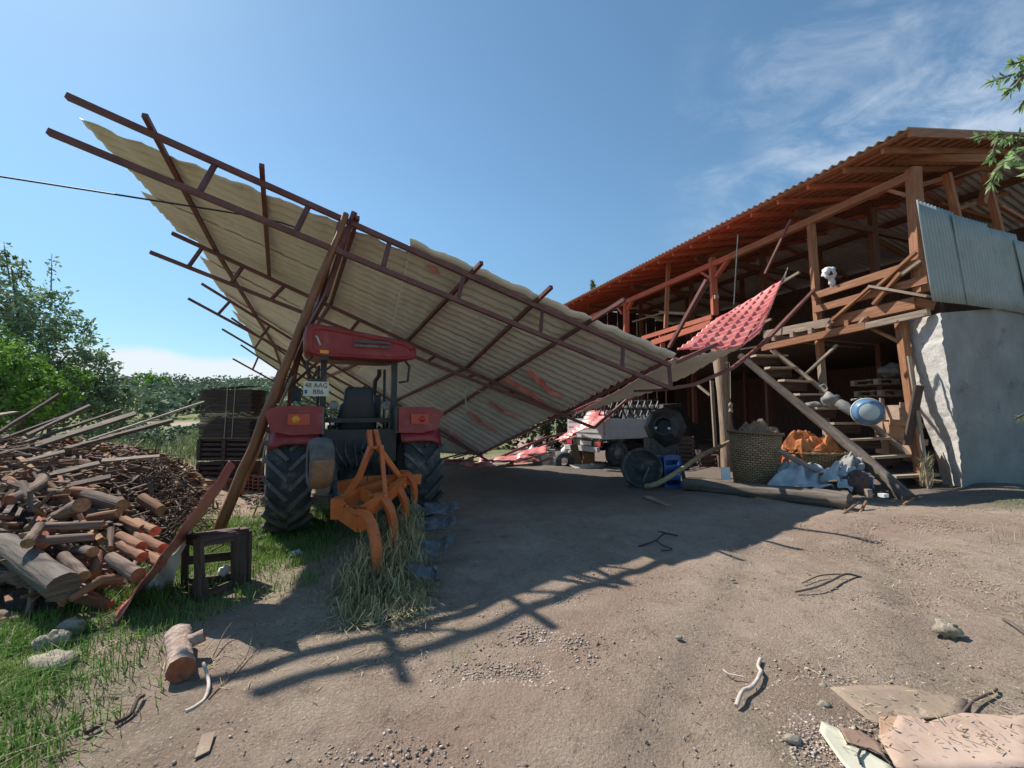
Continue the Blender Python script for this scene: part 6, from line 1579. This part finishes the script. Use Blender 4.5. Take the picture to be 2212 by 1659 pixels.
carton(1320, 790, 9.4, .40, .32, .2, 'pale open cardboard box under the lower pallet', 'cardpale'); carton(1290, 920, 9.4, .50, .40, 0, 'larger brown cardboard box below the pale one'); carton(1395, 930, 9.3, .24, .36, .1, 'narrow brown cardboard box next to the corner post')
carton(1420, 1060, 9.0, .22, .42, .1, 'tall brown carton standing at the foot of the corner post'); carton(1300, 1000, 9.6, .6, .5, 0, 'dark brown box behind the lower stair treads', 'card')
plank(B2(1205, 690, 9.5), B2(1225, 960, 9.3), .09, .03, 'upright board between the washtub and the cardboard boxes', 'timberold', up=(0, 1, 0), name='upright_board')
for o in [o for o in COL.objects if o.name.startswith('upright_board')]: del o['group']
# white stuffed bundle on the upper floor
wb = fa('B1', 1308, 775, -.15); mb = MB(); mb.blob(wb + Vector((0, 0, .09)), (.15, .12, .14), n=18, amp=.25, freq=2, seed=3); single(mb, 'white_bundle', M['whitelit'], 'white stuffed bundle hanging on the barn railing', 'bundle')
mb = MB(); mb.blob(wb + Vector((.06, 0, -.13)), (.07, .06, .14), n=14, amp=.25, freq=2, seed=5); mb.build('cloth_tail', M['whitelit'], COL.objects['white_bundle'])
mb = MB(); mb.blob(wb + Vector((-.04, -.10, .04)), (.05, .04, .05), n=10, amp=.2, seed=7); mb.build('dark_patch', M['black'], COL.objects['white_bundle'])
# lanterns and junction boxes on posts
mb = MB(); mb.box(fa('B1', 785, 870, -.1), (.12, .08, .12)); mb.build('junction_box', M['timberold'], barn)
wl_ = thing('hanging_lamp', 'small lantern hung on the big round post at the barn front', 'lantern', B2(135, 720, 9.9))
mb = MB(); mb.tube([B2(100, 440, 9.9), B2(125, 432, 9.9), B2(132, 480, 9.9), B2(135, 690, 9.9)], .008, 5); mb.build('cord', M['rope'], wl_)
mb = MB(); mb.lathe(B2(137, 790, 9.9), (0, 0, 1), [(0, .001), (0, .05), (.05, .05), (.06, .035), (.13, .035), (.14, .05), (.20, .045), (.24, .01)], 14); mb.build('lantern_body', M['timberold'], wl_)

# ------------------------------------------------------------------ hose, blue crate, drum machine, wheel
wire('drain_hose', [B3(1130, 1050, 8.6), B3(1200, 1038, 8.5), B3(1300, 990, 8.55), B3(1450, 895, 8.75), B3(1620, 780, 9.2), B3(1780, 700, 9.6), B3(1875, 655, 9.8)], .052, M['hose'], 'thick yellowish ribbed hose rising from the ground to the big round post', 'hose')
bc = B3(1345, 1120, 9.0); bc.z = 0
bt = thing('blue_crate', 'blue plastic crate standing on end behind the yellowish hose', 'crate', bc, .12)
for x in (-.16, .16): mb = MB(); mb.box((x, 0, .32), (.03, .30, .64)); mb.build('side_panel', M['bluepl'], bt, True)
for z in (.02, .22, .42, .62): mb = MB(); mb.box((0, -.13, z), (.30, .03, .10)); mb.build('slat', M['bluepl'], bt, True)
mb = MB(); mb.box((0, .13, .32), (.30, .02, .62)); mb.build('bottom_panel', M['bluepl'], bt, True)
mx = thing('drum_machine', 'black faceted drum machine on a frame standing before the white pickup', 'machine', Vector((B3(1300, 700, 9.7).x, 9.7, 0)))
dc = B3(1305, 520, 9.7); mb = MB(); dax = Vector((-.45, -.85, .15)).normalized()
mb.lathe(dc, dax, [(-.32, .001), (-.32, .25), (-.20, .42), (.05, .46), (.22, .34), (.30, .22), (.30, .18), (.1, .16), (.1, .001)], 8, smooth=False); mb.build('drum', M['black'], mx)
mb = MB(); base = Vector((dc.x, 9.7, 0))
for dx in (-.35, .4): mb.beam(base + Vector((dx, 0, 0)), dc + Vector((dx * .6, .1, -.2)), .07, .07)
mb.beam(base + Vector((-.4, 0, .3)), base + Vector((.5, 0, .3)), .08, .08); mb.box(base + Vector((-.1, .1, .75)), (.6, .4, .45)); mb.build('frame', M['black'], mx)
for dx, dz in ((-.36, 0), (-.08, -.01)):
    mb = MB(); mb.lathe(dc + Vector((dx, -.45, dz)), (0, -1, 0), [(0, .03), (.02, .025), (.03, .001)], 8); mb.build('bolt_cap', M['whitelit'], mx)
wh = B3(1095, 900, 8.95); wh.z = .40
wt_ = thing('machine_wheel', 'dark wheel with a wide rim leaning at the left of the blue crate', 'wheel', Vector((wh.x, wh.y, 0)))
wax = Vector((-.15, -1, .12)).normalized(); mb = MB(); mb.lathe(wh, wax, [(-.14, .38), (-.16, .40), (.0, .415), (.10, .40), (.12, .37), (.05, .34), (-.05, .31), (-.08, .12), (.0, .10), (.02, .001)], 36); mb.build('rim', M['tyre'], wt_)
mb = MB(); mb.beam(wh + Vector((.0, -.1, -.25)), wh + Vector((.10, -.16, .02)), .05, .03); mb.build('spoke', M['dullmetal'], wt_)
mb = MB(); mb.beam(Vector((wh.x - .3, wh.y, .02)), Vector((wh.x + .35, wh.y + .1, .02)), .2, .04); mb.build('wedge', M['darkwood'], wt_)
plank(GG('B3', 1130, 1150, .02), GG('B3', 1345, 1235, .02), .12, .02, 'small dark board lying on the shaded earth before the blue crate', 'timberold', name='loose_board')
for o in [o for o in COL.objects if o.name.startswith('loose_board')]: del o['group']

# ------------------------------------------------------------------ white pickup
PC = Vector((2.62, 12.2, 0)); pa = math.atan2(.5, .86)
tk = thing('pickup_truck', 'white pickup truck with a black lattice rack parked in the barn', 'truck', PC, pa)      # local x forward, y to its left
def tb_(name, c, s, m, par=None, rot=0): mb = MB(); mb.box(c, s, rot=rot); return mb.build(name, M[m], par or tk, True)
bed = tb_('bed', (1.1, .85, .93), (2.2, 1.7, .05), 'black')
mb = MB(); mb.box((1.1, 0, 1.08), (2.2, .04, .58))
for z in (.83, .98, 1.14, 1.30): mb.box((1.1, -.028, z), (2.16, .02, .035))
mb.build('bed_side', M['white'], tk, True)
mb = MB(); mb.box((1.1, 1.7, 1.08), (2.2, .04, .58)); mb.build('bed_side', M['white'], tk, True)
mb = MB(); mb.box((0, .85, 1.08), (.04, 1.62, .58))
for z in (.83, .98, 1.14, 1.30): mb.box((-.028, .85, z), (.02, 1.6, .035), rot=0)
mb.build('tailgate', M['white'], tk, True)
tb_('bumper', (-.16, .85, .50), (.1, 1.5, .14), 'white'); tb_('rear_panel', (-.05, .85, .66), (.05, 1.6, .2), 'black')
for y in (.2, 1.5): tb_('tail_light', (-.09, y, .66), (.04, .26, .13), 'lens_red')
pp2 = tb_('number_plate', (-.10, .72, .66), (.02, .5, .12), 'plate')
mb = MB(); 
for k, (x, y) in enumerate([(.55, .12), (3.55, .12), (.55, 1.58), (3.55, 1.58)]):
    mb = MB(); mb.lathe((x, y, .36), (0, 1, 0), [(-.11, .001), (-.10, .20), (-.12, .34), (-.06, .36), (.06, .36), (.12, .34), (.1, .20), (.11, .001)], 24); wv = mb.build('wheel', M['tyre'], tk, True)
    mb = MB(); mb.lathe((x, y - .115, .36), (0, 1, 0), [(-.01, .001), (-.01, .17), (.02, .19)], 20); mb.build('rim', M['dullmetal'], wv, True)
mb = MB(); cab = [(2.3, .5), (2.3, 1.35), (2.45, 1.80), (3.3, 1.85), (3.75, 1.25), (4.4, 1.1), (4.5, .5)]
mb.prism([Vector((x, .02, z)) for x, z in cab], (0, 1.66, 0)); cabo = mb.build('cab', M['black'], tk, True)
tb_('window', (2.95, 0.01, 1.52), (.8, .02, .38), 'glass', cabo); tb_('window', (2.36, .85, 1.58), (.03, 1.3, .36), 'glass', cabo)
tb_('chassis', (2.0, .85, .52), (4.2, .8, .16), 'black')
mb = MB()
for y in (0, 1.7):
    for x in (0, 1.1, 2.2): mb.beam((x, y, 1.37), (x, y, 1.95), .035, .035)
    for z in (1.66, 1.95): mb.beam((0, y, z), (2.2, y, z), .035, .035)
    for k in range(8):
        x = k * .275; mb.beam((x, y, 1.4 if k % 2 else 1.93), (x + .275, y, 1.93 if k % 2 else 1.4), .03, .03); mb.beam((x, y, 1.93 if k % 2 else 1.4), (x + .275, y, 1.4 if k % 2 else 1.93), .03, .03)
for x in (0, 2.2):
    mb.beam((x, 0, 1.95), (x, 1.7, 1.95), .035, .035)
    for k in range(6): y = k * .283; mb.beam((x, y, 1.4 if k % 2 else 1.93), (x, y + .283, 1.93 if k % 2 else 1.4), .03, .03)
mb.build('lattice_rack', M['black'], tk, True)
# far bright things at the open end under the canopy
for k, (x, y, w, h, d, m, nm, lab) in enumerate([(1160, 1004, .26, .36, 13.0, 'block', 'cement_block', 'leftmost pale block under the sagging canopy edge'), (1178, 1006, .22, .30, 12.8, 'block', 'cement_block', 'second pale block from the left under the canopy edge'),
        (1192, 1003, .2, .42, 13.2, 'block', 'cement_block', 'tallest pale block in the row under the canopy edge'), (1204, 1008, .24, .24, 12.6, 'block', 'cement_block', 'low pale block just left of the dark tyre'),
        (1238, 1004, .26, .40, 12.9, 'block', 'cement_block', 'pale block between the dark tyre and the tipped crate'), (1271, 1003, .34, .36, 12.9, 'timber', 'wooden_box', 'orange brown wooden box beside the pickup wheel')]):
    c = P(x, y, d); mb = MB(); mb.box((c.x, c.y, h / 2), (w, .2, h), rot=random.uniform(-.2, .2)); mb.box((c.x, c.y, h + .012), (w * .94, .19, .02)); single(mb, nm, M[m], lab, 'block' if nm[0] == 'c' else 'box', 'blocks under the canopy edge' if nm[0] == 'c' else None)
c = P(1219, 995, 12.4); mb = MB(); mb.lathe((c.x, c.y, .16), (0, 1, 0), [(-.12, .12), (-.14, .24), (-.08, .28), (.08, .28), (.14, .24), (.12, .12)], 24); single(mb, 'spare_wheel', M['tyre'], 'dark tyre lying among the pale blocks under the canopy edge', 'tyre')
c = P(1250, 1003, 12.7); mb = MB(); mb.beam((c.x, c.y, 0), (c.x - .14, c.y, .62), .22, .05, up=(0, 1, 0)); single(mb, 'wicker_crate_side', M['wicker'], 'tipped wicker crate side leaning left of the wooden box', 'panel')
c = P(1290, 985, 12.9); mb = MB(); mb.lathe((c.x, c.y, .3), (-.3, -1, 0), [(0, .30), (.03, .32), (.05, .30)], 28); single(mb, 'white_hoop', M['rope'], 'pale hoop standing by the pickup rear wheel', 'hoop')
for k, (x, y, w, d, lab) in enumerate([(1222, 970, .3, 13.6, 'white canister behind the pale blocks'), (1150, 985, .25, 13.8, 'small white canister at the far left of the pale blocks')]):
    c = P(x, y, d); mb = MB(); mb.lathe((c.x, c.y, 0), (0, 0, 1), [(0, .001), (0, w * .5), (.40, w * .5), (.46, w * .3), (.50, w * .15), (.54, w * .15), (.54, .001)], 16); single(mb, 'canister', M['whitelit'], lab, 'canister')
plank(G(1240, 1011), G(1310, 1006), .35, .02, 'pale board lying on the ground left of the pickup wheel', 'rope', name='pale_board')
for o in [o for o in COL.objects if o.name.startswith('pale_board')]: del o['group']
# shaded clutter along the barn's inner side
rc = random.Random(5)
for k in range(9):
    x = 3.9 + k * .42; y = 13.2 - k * .42 + rc.uniform(-.2, .2); h = rc.uniform(.35, .9)
    t = thing('storage_crate', ['dark wooden crate stored inside the barn behind the posts', 'dark wooden crate stored inside the barn behind the posts'][0], 'crate', (x, y + 1.0, 0), rc.uniform(-.4, .4), 'dark crates inside the barn')
    for zz in range(int(h / .12)): mb = MB(); mb.box((0, -.24, .06 + zz * .12), (.5, .02, .09)); mb.build('slat', M['darkwood'], t, True)
    for xx in (-.25, .25): mb = MB(); mb.box((xx, 0, h / 2), (.03, .46, h)); mb.build('side_panel', M['darkwood'], t, True)
    mb = MB(); mb.box((0, .23, h / 2), (.47, .02, h)); mb.build('back_panel', M['darkwood'], t, True)

# ================================================================== YARD CLUTTER, FRONT RIGHT
gl('B6', [(735, 790), (722, 830), (740, 870, .01)], .010, 'twisted_root', M['driedroot'], 'thin upper curl of the pale root on the bare earth', 'root')
gl('B6', [(740, 870, .01), (715, 930, .015), (680, 965, .01), (640, 985, .015), (618, 1030, .02), (600, 1070, .01)], .011, 'twisted_root', M['driedroot'], 'pale twisted root lying on the bare earth right of centre', 'root')
gl('B6', [(525, 850), (560, 875), (640, 892)], .004, 'dry_twig', M['driedroot'], 'thin pale twig just left of the pale twisted root', 'twig')
gl('B6', [(930, 410), (1040, 400, .02), (1130, 370, .03), (1215, 330, .03), (1300, 328)], .010, 'grey_branch', M['log_grey'], 'grey forked branch lying on the sunlit earth', 'branch')
gl('B6', [(970, 362), (1050, 338, .02), (1120, 326, .02), (1200, 330, .03)], .006, 'grey_branch', M['bark1'], 'thin brown branch crossing the grey forked one', 'branch')
gl('B6', [(2100, 570), (2150, 610, .02), (2230, 670, .02)], .012, 'grey_stick', M['log_grey'], 'pale grey stick at the right edge of the yard', 'stick')
gl('B6', [(50, 155), (100, 150, .02), (150, 135, .03), (200, 98, .03), (270, 98, .01), (160, 70)], .009, 'black_wire', M['cable'], 'tangled black wire on the shaded earth', 'wire')
gl('B6', [(150, 135, .03), (190, 160, .02), (240, 175, .01), (180, 182)], .006, 'black_wire', M['cable'], 'loose loop below the tangled black wire', 'wire')
gl('B6', [(1870, 1100), (1930, 1040, .01), (2040, 990, .01), (2060, 960)], .007, 'brown_twig', M['bark1'], 'dark bent twig above the cardboard sheet', 'twig')
p = GG('B6', 1790, 650); mb = MB(); mb.blob(p + Vector((0, 0, .035)), (.075, .05, .05), n=16, amp=.45, freq=2.2, seed=21); single(mb, 'pale_stone', M['rock'], 'pale lumpy stone alone on the earth at the right', 'stone')
for k, (c, x, y, r, lab) in enumerate([('B6', 280, 665, .018, 'smooth pale pebble on the bare earth left of the twisted root'), ('B6', 1090, 1045, .022, 'pale stone above the printed carton'), ('B6', 915, 1245, .026, 'largest pale stone left of the printed carton'), ('B6', 580, 340, .016, 'pale stone near the edge of the canopy shadow'), ('B6', 1085, 935, .015, 'pale stone at the tip of the muddy sheet')]):
    p = GG(c, x, y); mb = MB(); mb.blob(p + Vector((0, 0, r * .4)), (r * 1.5, r, r * .7), n=10, amp=.2, seed=k); single(mb, 'stone', M['rock'], lab, 'stone')
def flat(name, px, m, label, cat, z=.012, th=.005):
    # polygon lying on the ground, densified rim so that it follows the earth, slightly curled
    pts = [GG('B6', x, y) for x, y in px]; cx_ = sum((p for p in pts), Vector()) / len(pts); rim = []
    for a, b in zip(pts, pts[1:] + pts[:1]):
        for j in range(5): q = lerp(a, b, j / 5); q.z = float(hgt(q.x, q.y)) + z + .006 * mnoise.noise(q * 6); rim.append(q)
    mb = MB(); rings = []
    for t in (1, .75, .5, .25):
        rg = []
        for q in rim: w = lerp(cx_, q, t); w.z = float(hgt(w.x, w.y)) + z + .010 * mnoise.noise(Vector((w.x * 4, w.y * 4, z * 90))) + (.012 if t == 1 else 0) * abs(mnoise.noise(w * 3)); rg.append(w)
        rings.append(rg)
    n = len(rim); vs = [q for r_ in rings for q in r_] + [Vector((cx_.x, cx_.y, float(hgt(cx_.x, cx_.y)) + z))]; fs = []
    for i in range(3):
        for j in range(n): j2 = (j + 1) % n; fs.append((i * n + j, (i + 1) * n + j, (i + 1) * n + j2, i * n + j2))
    for j in range(n): fs.append((3 * n + j, 4 * n, 3 * n + (j + 1) % n))
    mb.add(vs, fs, 0, None, True); return tag(mb.build(name, m, solid=th), label, cat)
M['mudcard'] = mat('muddy_card', [(.24, .18, .13), (.33, .255, .19)], 3, .95, .5, spots=[((.42, .34, .25), 14, .60, .05), ((.13, .10, .07), 20, .62, .04)])
flat('muddy_sheet', [(1125, 950), (1500, 940), (1900, 1010), (1865, 1110), (1640, 1128), (1400, 1135), (1385, 1170), (1250, 1060)], M['mudcard'], 'mud coloured flattened sheet behind the pale cardboard', 'sheet', .006)
flat('cardboard_sheet', [(1505, 1132), (1635, 1140), (1655, 1172), (1870, 1128), (2300, 1140), (2350, 1440), (1500, 1440), (1395, 1252), (1470, 1235)], M['cardpale'], 'large pale flattened cardboard box at the bottom right corner', 'cardboard', .03)
flat('cardboard_flap', [(1400, 1134), (1505, 1130), (1472, 1236), (1405, 1244)], M['card'], 'small brown cardboard flap at the corner of the pale sheet', 'cardboard', .02)
pc = flat('printed_carton', [(1078, 1160), (1180, 1205), (1222, 1300), (1330, 1332), (1480, 1420), (1500, 1520), (1300, 1520), (1190, 1400), (1108, 1282), (1066, 1218)], M['paper'], 'torn printed carton with a black curved line at the bottom right', 'carton', .02)
M['brownprint'] = mat('brown_print', [(.24, .15, .11), (.32, .21, .15)], 5, .7, .1)
o = flat('brown_print', [(1180, 1210), (1300, 1230), (1400, 1290), (1440, 1380), (1330, 1330), (1225, 1298)], M['brownprint'], None, None, .029, .003); o.parent = pc; o.location = o.location - pc.location
rsl = [GG('B6', random.uniform(1150, 2180), random.uniform(960, 1380), random.uniform(.040, .052)) for _ in range(130)]
litter('dead_leaves', np.array([tuple(p) for p in rsl[:60]]), .045, .003, M['straw'], 'bits of straw lying on the flattened cardboard')
litter('dirt_crumbs', np.array([tuple(p) for p in rsl[60:]]), .022, .005, M['clod'], 'dark crumbs of dirt lying on the flattened cardboard')
wire_ = MB(); pts = [GG('B6', x, y, .036) for x, y in [(1300, 1420), (1285, 1370), (1300, 1335), (1350, 1332), (1420, 1370), (1470, 1420)]]; wire_.tube(pts, .005, 5); wire_.build('black_curve', M['ink'], pc)
o = flat('pale_patch', [(1370, 2000), (1440, 2000), (1440, 2100), (1370, 2100)], M['mudcard'], None, None) if False else None
p4 = [GG('B4', x, y) for x, y in [(1350, 1450), (1440, 1430), (1400, 1560), (1300, 1610)]]
mb = MB(); vs = [q + Vector((0, 0, .008)) for q in p4]; mb.add(vs, [(0, 3, 2, 1)]); single(mb, 'buried_slab', M['mudcard'], 'flat pale slab showing through the earth at the bottom left', 'slab', solid=.006)
